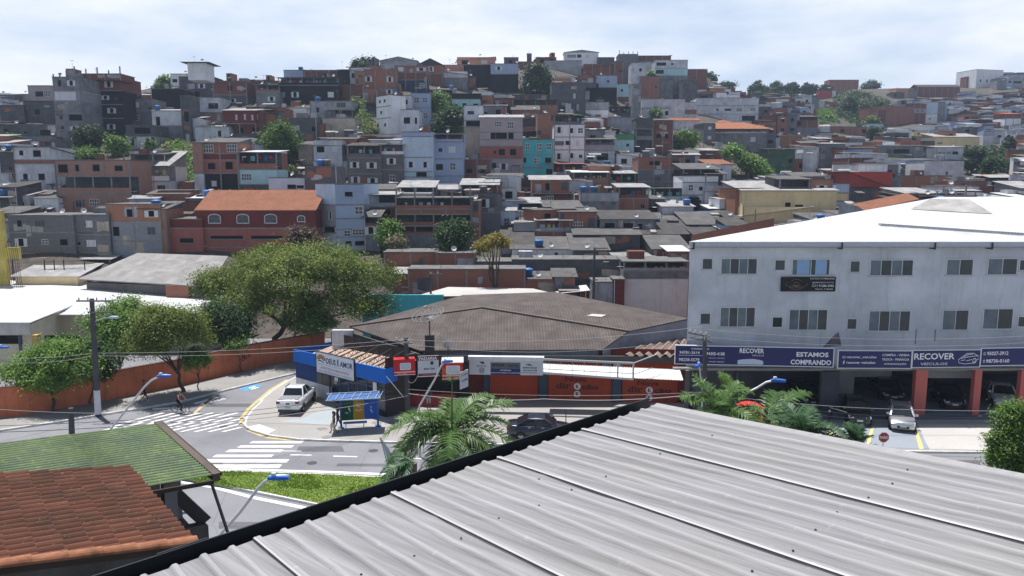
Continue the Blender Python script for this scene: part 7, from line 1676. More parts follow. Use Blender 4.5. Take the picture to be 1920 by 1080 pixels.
for j in range(13):        # verge tiles along the near edge
    a = j * .44; n_ = 9
    vs_ = []
    for s_ in (0, 1):
        for k in range(n_): t = math.pi * k / (n_ - 1); vs_.append(q2(-.06 + .10 * math.cos(t), a + s_ * .47 - .08, .03 + (.105 if s_ == 0 else .085) * math.sin(t)))
    mb.raw(vs_, [(k, k + 1, n_ + k + 1, n_ + k) for k in range(n_ - 1)]); mb.raw(vs_[:n_], [tuple(range(n_))])
mb.build('verge_tiles', [M('orange_verge_tile', (.29, .125, .07), var=.45, scale=4, streak=0, coords='OBJ')], root)
mb = MB(); q = [q2(-.02, .35), q2(3.9, .35), q2(3.9, 6), q2(-.02, 6)]; 
for a, b_ in zip(q, q[1:] + q[:1]): mb.face([(a.x, a.y, -11.8), (b_.x, b_.y, -11.8), (b_.x, b_.y, b_.z - .03), (a.x, a.y, a.z - .03)])
mb.build('wall', [M('mouldy_render', (.115, .11, .105), var=.45, scale=1.2, streak=.5)], root)
mb = MB(); a = q2(-.05, .0, -.06); b_ = q2(4.0, .0, -.06); mb.beam(a, b_, .08, .1); a, b_ = q2(-.02, .0, -.05), q2(-.02, 6, -.05); mb.beam(a, b_, .06, .12); mb.build('roof_timber', [M('dark_timber', (.06, .045, .035), streak=.2)], root)
# green roofed terrace behind it
GC = PX(397, 890, 14.85); root = thing('green_roof_house', 'terrace house with a mossy green corrugated roof behind the clay tiles', 'house', GC)
sg = .064
def q3(e, s, z=0.0): p = ee * e + es * s; return Vector((p.x, p.y, s * sg + z))
m, n, l, b = _new('mossy_green_sheet'); v = _vec(n, l, 'OBJ', rnd=False); n1 = _noise(n, l, v, .9, 6, .7); n2 = _noise(n, l, v, 5, 5, .7); n3 = _noise(n, l, v, 20, 3, .6)
cc = _mixc(n, l, _mr(n, l, n1, .35, .66, 0, 1), (.125, .175, .075), (.07, .105, .075)); cc = _mixc(n, l, _mr(n, l, n2, .52, .7, 0, .7), cc, (.20, .29, .11)); cc = _mixc(n, l, _mr(n, l, n3, .6, .75, 0, .45), cc, (.30, .33, .24)); cc = _mixc(n, l, _mr(n, l, n2, .25, .4, .6, 0), cc, (.03, .045, .03))
at_ = n.new('ShaderNodeAttribute'); at_.attribute_name = 'valley'     # dirt in the valleys; the corrugation's light and dark is painted in too
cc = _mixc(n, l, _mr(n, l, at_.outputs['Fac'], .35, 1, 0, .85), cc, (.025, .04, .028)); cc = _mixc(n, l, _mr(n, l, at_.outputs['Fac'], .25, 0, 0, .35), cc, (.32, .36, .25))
l(cc, b.inputs['Base Color']); b.inputs['Roughness'].default_value = .9; b.inputs['Specular IOR Level'].default_value = .15; _bump(n, l, b, n3, .3, .01)
mb = MB(); pt_ = .158; NN = 27; vs_ = []; SS = [0, .9, 1.83, 1.831, 2.8, 3.66, 3.661, 5, 6.5]
for si, s_ in enumerate(SS):
    for k in range(NN * 6 + 1):
        vs_.append(q3(-.03 + k * pt_ / 6, s_, .034 * math.sin(k / 6 * 2 * math.pi) + (.012 if si >= 3 else 0) + (.012 if si >= 6 else 0)))
w_ = NN * 6 + 1
mb.raw(vs_, [(j * w_ + k, (j + 1) * w_ + k, (j + 1) * w_ + k + 1, j * w_ + k + 1) for j in range(len(SS) - 1) for k in range(w_ - 1)])
o = mb.build('roof', [m], root, True)
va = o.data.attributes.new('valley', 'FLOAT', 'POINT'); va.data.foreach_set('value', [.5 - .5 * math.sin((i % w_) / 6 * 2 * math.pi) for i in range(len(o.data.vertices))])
mb = MB(); mb.beam(q3(-.12, -.06, -.03), q3(4.25, -.06, -.03), .14, .16); mb.build('barge_board', [M('grey_barge_board', (.115, .095, .08), streak=.3)], root)
mb = MB(); mb.beam(q3(-.05, -.16, .0), q3(4.25, -.16, .0), .05, .07); mb.beam(q3(-.1, 0, -.12), q3(-.1, 6, -.12), .05, .08); mb.build('rafter', [M('dark_timber', (.06, .045, .035), streak=.2)], root)
DR = M('mouldy_render', (.115, .11, .105)); mb = MB()
def blk(e0, e1, s0, s1, z0, z1): mb.prism([(p.x, p.y) for p in [q3(e0, s0), q3(e1, s0), q3(e1, s1), q3(e0, s1)]], z0, z1, 0, bottom=True)
zp = PX(352, 1000, 14.7).z - GC.z
blk(.25, .42, .05, 1.3, -11.6, zp + .02); blk(.25, 4.0, .05, .2, -11.6, zp - .45); blk(.43, 4.0, 1.28, 1.4, -11.6, -.15); blk(3.9, 4.0, .05, 1.28, -11.6, -.2); blk(.43, 3.89, .21, 1.27, zp - .7, zp - .55)
mb.build('wall', [DR], root); mb = MB(); blk(.22, .48, .62, .86, zp + .021, -.06); blk(3.7, 3.89, .15, .35, zp - .4, -.1); blk(1.9, 2.0, .1, .2, zp - .4, -.08); mb.build('post', [M('cement_post', (.17, .17, .18), streak=.3)], root)
mb = MB(); a = q3(.1, .0, -.15); mb.tube([a, q3(-.05, -.28, -1.45)], .035, 6); mb.beam(q3(.3, .1, zp + .05), q3(.3, .62, zp + .05), .2, .05); mb.beam(q3(.3, .08, zp + .08), q3(.6, .55, -.5), .03, .28); mb.build('loose_timber', [M('grey_plank', (.10, .095, .095), streak=.3)], root)
# ============================================================ vehicles
TYRE = P('tyre_rubber', (.015, .015, .016), .85, spec=.2); RIM = P('alloy_rim', (.38, .38, .40), .35, .7); CGL = GLASS('car_glass', (.012, .016, .02), .04); BLKP = P('black_plastic', (.02, .02, .022), .6)
HLAMP = P('headlamp_glass', (.55, .57, .60), .15); TLAMP = P('tail_lamp_red', (.22, .012, .012), .25); PLATE = P('number_plate', (.55, .56, .58), .5)
def carpaint(k, c, metal=.3): return P('car_' + k, c, .28, metal, .5, .8)
CARS = {  # length, half width, stations (x, low, belt, half width factor), glass: windscreen base/top, roof end, rear base (x, z)
 'hatch': (3.9, .84, [(1.95, .30, .58, .72), (1.86, .22, .72, .88), (1.5, .2, .82, .96), (.95, .2, .95, 1), (0, .2, .98, 1), (-1.0, .2, 1.0, 1), (-1.6, .22, 1.0, .97), (-1.88, .3, .95, .9), (-1.94, .38, .85, .82)], ((1.0, .96), (.22, 1.46), (-1.15, 1.48), (-1.78, 1.02))),
 'sedan': (4.55, .88, [(2.28, .30, .56, .7), (2.18, .2, .70, .88), (1.75, .18, .82, .96), (1.0, .18, .93, 1), (0, .18, .96, 1), (-1.2, .18, .98, 1), (-1.8, .2, 1.0, .97), (-2.18, .28, .97, .9), (-2.27, .38, .86, .8)], ((1.05, .95), (.25, 1.42), (-.85, 1.42), (-1.62, 1.01))),
 'pickup': (4.9, .91, [(2.44, .42, .78, .72), (2.34, .3, .95, .9), (1.9, .3, 1.04, .97), (1.15, .3, 1.10, 1), (0, .3, 1.13, 1), (-1.2, .32, 1.16, 1), (-1.9, .34, 1.18, 1), (-2.36, .42, 1.18, .95), (-2.44, .5, 1.12, .9)], ((1.2, 1.1), (.45, 1.66), (-.75, 1.68), (-1.15, 1.16)))}
def car(name, label, loc, ang, kind, paintm, plate=True, group='parked cars'):
    L_, hw, st, (wb, wt, rt, rbz) = CARS[kind]; root = thing(name, label, 'car' if kind != 'pickup' else 'pickup truck', loc, ang, group)
    mb = MB(); rows = []
    for (x, lo, be, f) in st:
        w_ = hw * f; rows.append([(x, -w_ * .86, lo), (x, -w_ * .99, lo + (be - lo) * .3), (x, -w_, lo + (be - lo) * .62), (x, -w_ * .95, be - .05), (x, -w_ * .80, be), (x, 0, be + .035 * f), (x, w_ * .80, be), (x, w_ * .95, be - .05), (x, w_, lo + (be - lo) * .62), (x, w_ * .99, lo + (be - lo) * .3), (x, w_ * .86, lo)])
    vs_ = [p for r in rows for p in r]; n = 11
    fs_ = [(i * n + k, i * n + (k + 1) % n, (i + 1) * n + (k + 1) % n, (i + 1) * n + k) for i in range(len(rows) - 1) for k in range(n)]
    fs_ += [tuple(range(n))[::-1], tuple((len(rows) - 1) * n + k for k in range(n))]
    mb.raw(vs_, [f[::-1] for f in fs_]); o = mb.build('body', [paintm], root, True)
    bl, tl = hw * .90, hw * .70
    B = lambda s, p, w_: (p[0], s * w_, p[1])
    gl = MB()
    gl.face([B(-1, wb, bl), B(1, wb, bl), B(1, wt, tl), B(-1, wt, tl)]); gl.face([B(1, rbz, bl * .95), B(-1, rbz, bl * .95), B(-1, rt, tl), B(1, rt, tl)])
    for s in (-1, 1):
        f = [B(s, wb, bl), B(s, wt, tl), B(s, rt, tl), B(s, rbz, bl * .95)]; gl.face(f if s < 0 else f[::-1])
    gl.build('windows', [CGL], root)
    rf_ = MB(); m_ = ((wt[0] + rt[0]) / 2, (wt[1] + rt[1]) / 2 + .05)
    rf_.raw([B(-1, (wt[0] + .04, wt[1]), tl + .02), B(1, (wt[0] + .04, wt[1]), tl + .02), B(-1, m_, tl * .9), B(1, m_, tl * .9), B(-1, (rt[0] - .04, rt[1]), tl + .02), B(1, (rt[0] - .04, rt[1]), tl + .02), B(-1, (m_[0], m_[1] - .055), tl + .03), B(1, (m_[0], m_[1] - .055), tl + .03)], [(0, 1, 3, 2), (2, 3, 5, 4), (0, 2, 6), (2, 4, 6), (1, 7, 3), (3, 7, 5)])
    for s in (-1, 1):
        for a, b in ((wb, wt), (rt, rbz)): rf_.beam(B(s, a, bl if a in (wb,) else tl + .01), B(s, b, tl + .01 if b == wt else bl * .96), .09, .07)
        q = ((wb[0] + rbz[0]) / 2 - .05, (wb[1] + rbz[1]) / 2); rf_.beam(B(s, q, bl + .005), B(s, (q[0] - .1, wt[1]), tl + .012), .1, .04)
    rf_.build('roof', [paintm], root, False)
    for x in (L_ * .315, -L_ * .295):
        for s in (-1, 1):
            wr = .31 if kind != 'pickup' else .36; wm_ = MB(); wm_.lathe([(wr * .62, -.1), (wr * .92, -.1), (wr, -.06), (wr, .06), (wr * .92, .1), (wr * .62, .1)], 20); o = wm_.build('wheel', [TYRE], root, True); o.location = (x, s * (hw - .08), wr); o.rotation_euler = (R(90), 0, 0)
            rm = MB(); rm.lathe([(0, .04), (wr * .25, .05), (wr * .62, .07), (wr * .62, -.07), (0, -.05)], 10); rm.build('rim', [RIM], o)
            ar = MB(); ar.raw([(x + (wr + .05) * math.cos(R(t)), s * (hw + .004), wr + (wr + .05) * math.sin(R(t))) for t in range(0, 181, 15)], [tuple(range(13)) if s < 0 else tuple(range(13))[::-1]]); ar.build('wheel_arch', [BLKP], root)
    for s in (-1, 1):
        be = st[1][2]; q = MB(); q.raw([(L_ / 2 - .06, s * hw * .88, be - .12), (L_ / 2 - .02, s * hw * .50, be - .15), (L_ / 2 - .06, s * hw * .46, be - .02), (L_ / 2 - .32, s * hw * .9, be + .05)], [(0, 1, 2, 3) if s < 0 else (3, 2, 1, 0)]); o = q.build('headlight', [HLAMP], root); o.location.x = .015; o.location.z = .012
        q = MB(); q.box(-L_ / 2 - .015, -L_ / 2 + .22, s * hw * .64, s * hw * .93, st[-2][2] - .26, st[-2][2] - .08); q.build('tail_light', [TLAMP], root)
        q = MB(); q.box(wb[0] - .32, wb[0] - .12, s * hw * .97, s * (hw + .17), wb[1] + .0, wb[1] + .14); q.build('mirror', [paintm], root)
        q = MB()
        for xx in (.15, -.75): q.box(xx - .1, xx + .1, s * hw * 1.0, s * (hw + .025), .86 if kind != 'pickup' else .98, .89 if kind != 'pickup' else 1.01)
        q.build('door_handle', [P('chrome', (.5, .5, .52), .2, .8)], root)
    q = MB(); q.box(L_ / 2 - .12, L_ / 2 + .02, -hw * .45, hw * .45, .34 + (.1 if kind == 'pickup' else 0), .50 + (.1 if kind == 'pickup' else 0)); q.box(L_ / 2 - .2, L_ / 2 + .005, -hw * .72, hw * .72, .22, .30); q.build('grille', [BLKP], root)
    q = MB(); q.box(-L_ / 2 - .02, -L_ / 2 + .2, -hw * .8, hw * .8, .32, .46); q.build('rear_bumper', [BLKP], root)
    for x in (L_ / 2 + .022, -L_ / 2 - .045):
        q = MB(); zc = .42 if kind != 'pickup' else .55; q.box(x, x + .02, -.2, .2, zc, zc + .12); q.build('number_plate', [PLATE], root)
    if kind == 'pickup':
        q = MB(); q.box(-2.3, -1.22, -.74, .74, 1.19, 1.225); q.build('bed_cover', [P('bed_cover_grey', (.22, .22, .24), .7)], root)
        q = MB(); q.box(-2.46, -2.44, -.14, .14, .86, .98); q.build('badge', [P('badge_dark', (.05, .05, .06), .4)], root)
        q = MB(); q.beam((.35, -.66, 1.72), (-.7, -.66, 1.74), .04, .05); q.beam((.35, .66, 1.72), (-.7, .66, 1.74), .04, .05); q.build('roof_rail', [BLKP], root)
    return root
def at_h(a, b, z=0.0): p = G(*a, z); q = G(*b, z); return math.atan2(q.y - p.y, q.x - p.x)
WCAR = carpaint('white', (.72, .74, .77), .0); SILV = carpaint('silver', (.48, .49, .52), .6); DBLU = carpaint('dark_blue', (.012, .016, .035), .3); BLAK = carpaint('black', (.008, .008, .01), .2)
p = G(541, 780, .14) + Vector((0, 2.45, 0)); car('pickup_truck', 'white pickup truck parked nose in at the corner of the church', p, R(89), 'pickup', WCAR)
p = G(1688, 797, .14); car('parked_car', 'silver hatchback parked facing out in a yellow lined bay', p, R(-112), 'hatch', SILV)
p = G(1014, 818, .14); car('parked_car', 'dark blue sedan parked sideways beyond the near roof', p, R(-3), 'sedan', DBLU)
p = G(1604, 786, .14); car('parked_car', 'black hatchback parked outside the showroom behind the palms', p, R(-106), 'hatch', BLAK)
p = G(1776, 757, .2); car('parked_car', 'black hatchback in the showroom between the coral pillars', p, R(-104), 'hatch', BLAK, group='cars in the showroom')
p = G(1876, 754, .2); car('parked_car', 'white sedan in the showroom at the right end', p, R(-112), 'sedan', WCAR, group='cars in the showroom')
p = G(1660, 741, .2); car('parked_car', 'dark car deep in the showroom left of the first coral pillar', p, R(-100), 'sedan', BLAK, group='cars in the showroom')
p = G(1505, 752, .2); car('parked_car', 'black car in the dark left bay of the showroom', p, R(-88), 'hatch', BLAK, group='cars in the showroom')
# motorcycle
def motorcycle(label, loc, ang):
    root = thing('motorcycle', label, 'motorcycle', loc, ang); mb = MB(); BK = P('moto_black', (.012, .012, .014), .35)
    for x in (-.62, .62):
        w_ = MB(); w_.tube([(.27 * math.cos(R(t)), 0, .27 * math.sin(R(t))) for t in range(0, 361, 20)], .045, 6); 
        for t in range(0, 360, 45): w_.tube([(0, 0, 0), (.26 * math.cos(R(t)), 0, .26 * math.sin(R(t)))], .008, 3)
        o = w_.build('wheel', [TYRE], root); o.location = (x, 0, .31)
    mb.tube([(.62, 0, .31), (.45, 0, .75), (.38, 0, .95)], .035, 6); mb.tube([(.42, 0, .8), (.0, 0, .45), (-.62, 0, .31)], .03, 6); mb.tube([(.3, 0, .72), (-.4, 0, .68)], .03, 6); mb.box(-.12, .2, -.12, .12, .3, .55); mb.build('frame', [BK], root)
    t_ = MB(); t_.tube([(.36, 0, .80), (.22, 0, .86), (.0, 0, .82), (-.08, 0, .74)], [.08, .14, .13, .07], 8); t_.build('tank', [BK], root)
    s_ = MB(); s_.tube([(-.05, 0, .76), (-.3, 0, .77), (-.65, 0, .84), (-.78, 0, .86)], [.1, .12, .11, .05], 8); s_.build('saddle', [BLKP], root)
    hb = MB(); hb.tube([(.22, -.36, 1.02), (.36, -.1, .98), (.36, .1, .98), (.22, .36, 1.02)], .018, 5); hb.build('handlebar', [BLKP], root); l_ = MB(); l_.lathe([(0, 0), (.09, .02), (.07, .12), (0, .14)], 10); o = l_.build('headlight', [HLAMP], root); o.location = (.44, 0, .86); o.rotation_euler = (0, R(90), 0)
motorcycle('black motorcycle beside the black hatchback outside the showroom', G(1556, 789, .14), R(-120))
# ============================================================ people
def person(label, loc, ang, joints, cols, sc_=1.0, hair='short', bag=False, cat='person'):
    """joints: dict of local points (facing +x). One skinned body with head, face, hands and five fingers each."""
    J = {k: Vector(v) * sc_ for k, v in joints.items()}; vs_ = []; es_ = []; rr = []; tg = []
    def add(p, r, par, t): vs_.append(tuple(p)); rr.append(r * sc_); (es_.append((par, len(vs_) - 1)), tg.append(t)) if par is not None else None; return len(vs_) - 1
    pel = add(J['pel'], .125, None, 'hip'); wa = add(J['pel'].lerp(J['chest'], .45), .115, pel, 'top'); ch = add(J['chest'], .135, wa, 'top'); nk = add(J['neck'], .052, ch, 'skin'); up = (J['head'] - J['neck']).normalized(); fw = Vector((1, 0, 0)) - up * up.x; fw.normalize()
    h1 = add(J['head'] - up * .06 * sc_, .072, nk, 'skin'); h2 = add(J['head'] + up * .03 * sc_, .092, h1, 'skin'); h3 = add(J['head'] + up * .10 * sc_, .07, h2, 'skin')
    add(J['head'] + fw * .115 * sc_ - up * .015 * sc_, .014, h1, 'skin')
    for s in (-1, 1): add(J['head'] + Vector((0, s * .105 * sc_, 0)), .018, h2, 'skin')
    for s in 'lr':
        sh = add(J['sh' + s], .062, ch, 'top'); el = add(J['el' + s], .042, sh, 'sleeve'); wr = add(J['wr' + s], .027, el, 'skin'); d = (J['wr' + s] - J['el' + s]).normalized(); pm = add(J['wr' + s] + d * .07 * sc_, .034, wr, 'skin')
        sd_ = d.cross(Vector((1, 0, .2))); sd_ = sd_.normalized() if sd_.length > .05 else Vector((0, 1, 0)); cu = Vector((.35, 0, -.3))
        for q, ln in zip((-1.5, -.5, .5, 1.5), (.062, .078, .082, .07)):
            a = add(J['wr' + s] + (d * .10 + sd_ * q * .02) * sc_, .0095, pm, 'skin'); add(Vector(vs_[a]) + (d + cu * .6).normalized() * ln * sc_, .008, a, 'skin')
        a = add(J['wr' + s] + (d * .045 + Vector((.045, 0, 0))) * sc_, .011, pm, 'skin'); add(Vector(vs_[a]) + (d * .7 + Vector((.4, 0, 0))).normalized() * .05 * sc_, .009, a, 'skin')
        hp = add(J['hp' + s], .088, pel, 'hip'); kn = add(J['kn' + s], .055, hp, 'leg'); an = add(J['an' + s], .036, kn, 'shin'); add(J['an' + s] + Vector((.13, 0, -.05)) * sc_, .034, an, 'shoe'); add(J['an' + s] + Vector((-.045, 0, -.05)) * sc_, .036, an, 'shoe')
    me = bpy.data.meshes.new('body'); me.from_pydata(vs_, es_, []); ob = bpy.data.objects.new('body', me); col.objects.link(ob)
    ob.modifiers.new('s', 'SKIN'); sv = me.skin_vertices[0].data
    for i, r in enumerate(rr): sv[i].radius = (r, r); sv[i].use_root = i == 0
    ms = ob.modifiers.new('u', 'SUBSURF'); ms.levels = 1; ms.render_levels = 1
    m2 = bpy.data.meshes.new_from_object(ob.evaluated_get(bpy.context.evaluated_depsgraph_get())); bpy.data.objects.remove(ob)
    keys = list(cols); m2.materials.clear()
    for k in keys: m2.materials.append(cols[k])
    A = [(Vector(vs_[a]), Vector(vs_[b])) for a, b in es_]
    for f in m2.polygons:
        c = f.center; best = None
        for (a, b), t in zip(A, tg):
            ab = b - a; u = max(0, min(1, (c - a).dot(ab) / max(1e-9, ab.length_squared))); dd = (a + ab * u - c).length
            if best is None or dd < best[0]: best = (dd, t)
        t = best[1]; f.material_index = keys.index(t) if t in keys else 0; f.use_smooth = True
    root = thing('person', label, cat, loc, ang); link('body', m2, root)
    hm = MB(); hd = J['head'] + up * .045 * sc_ - fw * .018 * sc_
    hm.lathe([(.1, -.03), (.105, .02), (.095, .06), (.06, .095), (0, .108)], 12); o = hm.build('hair', [cols.get('hair') or P('dark_hair', (.012, .01, .009), .7)], root, True); o.location = hd; o.scale = (sc_,) * 3
    if hair == 'long': hm = MB(); hm.tube([hd - fw * .09, hd - fw * .11 - Vector((0, 0, .15)), hd - fw * .10 - Vector((0, 0, .30))], [.06, .06, .02], 8); hm.build('ponytail', [P('dark_hair', (.012, .01, .009), .7)], root, True)
    em = MB()
    for s in (-1, 1): q = J['head'] + fw * .088 * sc_ + Vector((0, s * .033 * sc_, .015)); em.lathe([(0, -.008), (.009, 0), (0, .008)], 6, q)
    q = J['head'] + fw * .078 * sc_ - up * .055 * sc_; em.box(q.x - .005, q.x + .006, q.y - .022, q.y + .022, q.z - .004, q.z + .004); em.build('face', [P('dark_eye', (.02, .012, .01), .5)], root)
    if bag: bm_ = MB(); q = J['wrl']; bm_.box(q.x - .12, q.x + .12, q.y - .02, q.y + .12, q.z - .32, q.z - .06); bm_.build('bag', [P('pale_bag', (.62, .56, .48), .8)], root)
    return root
SK = P('skin', (.33, .17, .11), .6); SK2 = P('skin_dark', (.16, .08, .05), .6); cl = lambda k, c: P('cloth_' + k, c, .9, spec=.1)
def walk(ph=1, arm=1): return {'pel': (0, 0, .92), 'chest': (.03, 0, 1.25), 'neck': (.02, 0, 1.46), 'head': (.04, 0, 1.60), 'shl': (.02, .17, 1.38), 'shr': (.02, -.17, 1.38), 'ell': (.1 * arm * ph, .23, 1.12), 'elr': (-.1 * arm * ph, -.23, 1.12), 'wrl': (.2 * ph * arm, .22, .9), 'wrr': (-.08 * ph * arm, -.24, .87),
    'hpl': (0, .09, .88), 'hpr': (0, -.09, .88), 'knl': (-.02 * ph + .08, .1, .48), 'knr': (.16 * ph, -.1, .49), 'anl': (-.28 * ph, .1, .10), 'anr': (.26 * ph, -.1, .09)}
def stand(): J = walk(0); J.update({'anl': (0, .1, .09), 'anr': (0.02, -.1, .09), 'knl': (.02, .1, .48), 'knr': (.03, -.1, .48), 'ell': (-.03, .24, 1.12), 'elr': (0, -.24, 1.12), 'wrl': (.05, .24, .88), 'wrr': (.08, -.22, .9)}); return J
p = G(627, 812, .13); person('person in a black sleeveless top and shorts walking past the bus shelter', p, R(200), walk(1), {'skin': SK, 'top': cl('black', (.015, .015, .018)), 'sleeve': SK, 'hip': cl('black', (.015, .015, .018)), 'leg': SK, 'shin': SK, 'shoe': cl('sandal', (.12, .09, .07))}, .9, 'long', True)
p = G(634, 806, .13); person('person in dark clothes walking at the left post of the bus shelter', p, R(190), walk(-1), {'skin': SK2, 'top': cl('dark', (.03, .03, .036)), 'sleeve': cl('dark', (.03, .03, .036)), 'hip': cl('black', (.015, .015, .018)), 'leg': cl('grey', (.12, .12, .13)), 'shin': SK2, 'shoe': cl('pale_shoe', (.4, .4, .4))}, .96, 'long')
p = G(271, 752, .13); person('person in a maroon shirt walking in the shade along the orange wall', p, R(20), walk(1), {'skin': SK2, 'top': cl('maroon', (.07, .015, .025)), 'sleeve': SK2, 'hip': cl('black', (.015, .015, .018)), 'leg': cl('black', (.015, .015, .018)), 'shin': SK2, 'shoe': cl('white_shoe', (.6, .6, .6))}, 1.0)
p = G(804, 767, .13); person('person in pale shorts standing in the shade of the bakery', p, R(-80), stand(), {'skin': SK2, 'top': cl('navy', (.02, .025, .05)), 'sleeve': SK2, 'hip': cl('pale', (.4, .42, .46)), 'leg': cl('pale', (.4, .42, .46)), 'shin': SK2, 'shoe': cl('sandal', (.12, .09, .07))}, 1.0)
# cyclist and bicycle
bl_ = G(338, 775, .006); ba = R(-18)
bc = thing('bicycle', 'dark bicycle ridden across the zebra crossing', 'bicycle', bl_, ba); DKF = P('bike_green', (.02, .06, .05), .4)
for x in (-.52, .52):
    w_ = MB(); w_.tube([(.325 * math.cos(R(t)), 0, .325 * math.sin(R(t))) for t in range(0, 361, 15)], .022, 6); o = w_.build('wheel', [TYRE], bc); o.location = (x, 0, .345)
    s_ = MB()
    for t in range(0, 360, 20): s_.tube([(0, 0, 0), (.32 * math.cos(R(t)), 0, .32 * math.sin(R(t)))], .003, 3)
    s_.lathe([(0, -.04), (.025, -.04), (.025, .04), (0, .04)], 8); s_.build('spokes', [RIM], o)
mb = MB()
for a, b in (((-.52, 0, .345), (-.06, 0, .30)), ((-.52, 0, .345), (-.2, 0, .78)), ((-.06, 0, .30), (-.23, 0, .90)), ((-.06, 0, .30), (.36, 0, .72)), ((-.2, 0, .78), (.34, 0, .82)), ((.32, 0, .9), (.38, 0, .68)), ((.38, 0, .68), (.52, 0, .345))): mb.tube([a, b], .02, 6)
mb.build('frame', [DKF], bc); mb = MB(); mb.tube([(.36, -.29, 1.0), (.33, -.06, .98), (.33, .06, .98), (.36, .29, 1.0)], .014, 5); mb.tube([(.33, 0, .98), (.32, 0, .88)], .014, 5); mb.build('handlebar', [BLKP], bc)
mb = MB(); mb.tube([(-.36, 0, .94), (-.24, 0, .95), (-.1, 0, .94)], [.07, .06, .025], 8); mb.build('saddle', [BLKP], bc); mb = MB(); mb.tube([(-.06, -.1, .30), (-.06, .1, .30)], .012, 5); mb.lathe([(.0, -.005), (.09, -.005), (.09, .005), (0, .005)], 14, (-.06, 0, .3)); mb.box(-.1, .02, .1, .19, .13, .15); mb.box(-.12, 0, -.19, -.1, .45, .47); mb.tube([(-.06, .1, .3), (-.04, .12, .14)], .012, 4); mb.tube([(-.06, -.1, .3), (-.06, -.12, .46)], .012, 4); mb.build('crank', [RIM], bc)
cy = {'pel': (-.22, 0, 1.03), 'chest': (-.02, 0, 1.33), 'neck': (.1, 0, 1.50), 'head': (.17, 0, 1.63), 'shl': (.04, .18, 1.45), 'shr': (.04, -.18, 1.45), 'ell': (.18, .27, 1.22), 'elr': (.18, -.27, 1.22), 'wrl': (.31, .27, 1.06), 'wrr': (.31, -.27, 1.06), 'hpl': (-.2, .1, .98), 'hpr': (-.2, -.1, .98), 'knl': (.1, .13, .60), 'knr': (.2, -.13, .80), 'anl': (-.06, .14, .22), 'anr': (-.08, -.14, .54)}
person('person in a maroon top riding the bicycle over the zebra crossing', bl_, ba, cy, {'skin': SK, 'top': cl('maroon2', (.13, .025, .04)), 'sleeve': SK, 'hip': cl('black', (.015, .015, .018)), 'leg': cl('black', (.015, .015, .018)), 'shin': cl('black', (.015, .015, .018)), 'shoe': cl('black', (.015, .015, .018))}, 1.0)
# ============================================================ poles, lamps, signs, wires
CPOLE = M('dark_concrete_pole', (.075, .075, .08), var=.3, streak=.3, coords='OBJ'); GALV = P('galvanised_pole', (.50, .51, .53), .45, .3); LBLU = P('lamp_blue', (.02, .13, .55), .35); LWH = P('lamp_pale', (.55, .65, .8), .3)
def pole(label, base, top, r, white=0, arms=(), name='utility_pole'):
    base, top = Vector(base), Vector(top); root = thing(name, label, 'utility pole', base); t = top - base
    mb = MB(); mb.tube([Vector((0, 0, -.1)), t * .5, t], [r * 1.15, r, r * .8], 12); mb.build('shaft', [CPOLE], root)
    if white: mb = MB(); mb.tube([t * .005, t * white], [r * 1.16, r * 1.1], 12); mb.build('painted_foot', [M('whitewash', (.62, .63, .68), var=.15, streak=.3, coords='OBJ')], root)
    for (f, dx, dy, l0, l1, ins) in arms:
        c = t * f; d = Vector((dx, dy, 0)).normalized(); o_ = d.cross(Vector((0, 0, 1))) * (r + .05); mb = MB(); mb.beam(c - d * l0 + o_, c + d * l1 + o_, .09, .11); mb.build('crossarm', [M('grey_timber', (.17, .165, .16), streak=.1)], root)
        for q in range(ins):
            p_ = c + d * (-l0 + (l0 + l1) * (q + .3) / max(1, ins)) + o_; mb = MB(); mb.lathe([(.02, .05), (.05, .1), (.07, .14), (.04, .18), (.06, .22), (.03, .27), (0, .28)], 8, p_); mb.build('insulator', [P('porcelain', (.5, .48, .46), .3)], root)
    return root, t
def topz(px, py, Y): return PX(px, py, Y).z
b_ = G(184, 777, .13); pl, t1_ = pole('tall dark utility pole with a white painted foot by the orange wall', b_, PX(172, 560, b_.y), .2, .215, [(.985, 1, 0, 1.0, 1.6, 4), (.89, 1, 0, .2, 1.5, 3)])
mb = MB(); q = t1_ * .80; mb.tube([q, q + Vector((.9, -.2, .35)), q + Vector((1.5, -.3, .42))], .035, 6); mb.build('lamp_arm', [GALV], pl); mb = MB(); mb.box(q.x + 1.4, q.x + 2.0, q.y - .45, q.y - .15, q.z + .36, q.z + .5); mb.build('lamp_head', [LWH], pl)
b2_ = G(765, 783, .13); pole('dark utility pole standing before the bakery signs', b2_, PX(761, 633, b2_.y), .19, 0, [(.95, .8, -.6, .9, .9, 3), (.80, .8, .6, .1, .7, 0)])
b3_ = G(1323, 806, .13); pole('dark utility pole with angled crossarm before the showroom sign', b3_, PX(1321, 628, b3_.y), .17, 0, [(1.0, .62, -.78, 1.2, .6, 4), (.95, .62, -.78, 1.0, .8, 2)])
b4_ = PX(134, 860, 42); pole('short dark post rising behind the green roof', (b4_.x, 42, 0), PX(133, 765, 42), .17)
b5 = PX(808, 556, 82); pole('far utility pole behind the dark corner roof', (b5.x, 82, 0), PX(807, 512, 82), .13, 0, [(.985, 1, .2, .2, 1.3, 2)])
b6 = PX(1112, 555, 88); pole('far dark utility pole with bare arm beside the grey yard walls', (b6.x, 88, 0), PX(1115, 464, 88), .15, 0, [(.99, 1, .3, .1, 1.6, 2), (.62, 1, .3, .4, .4, 0)])
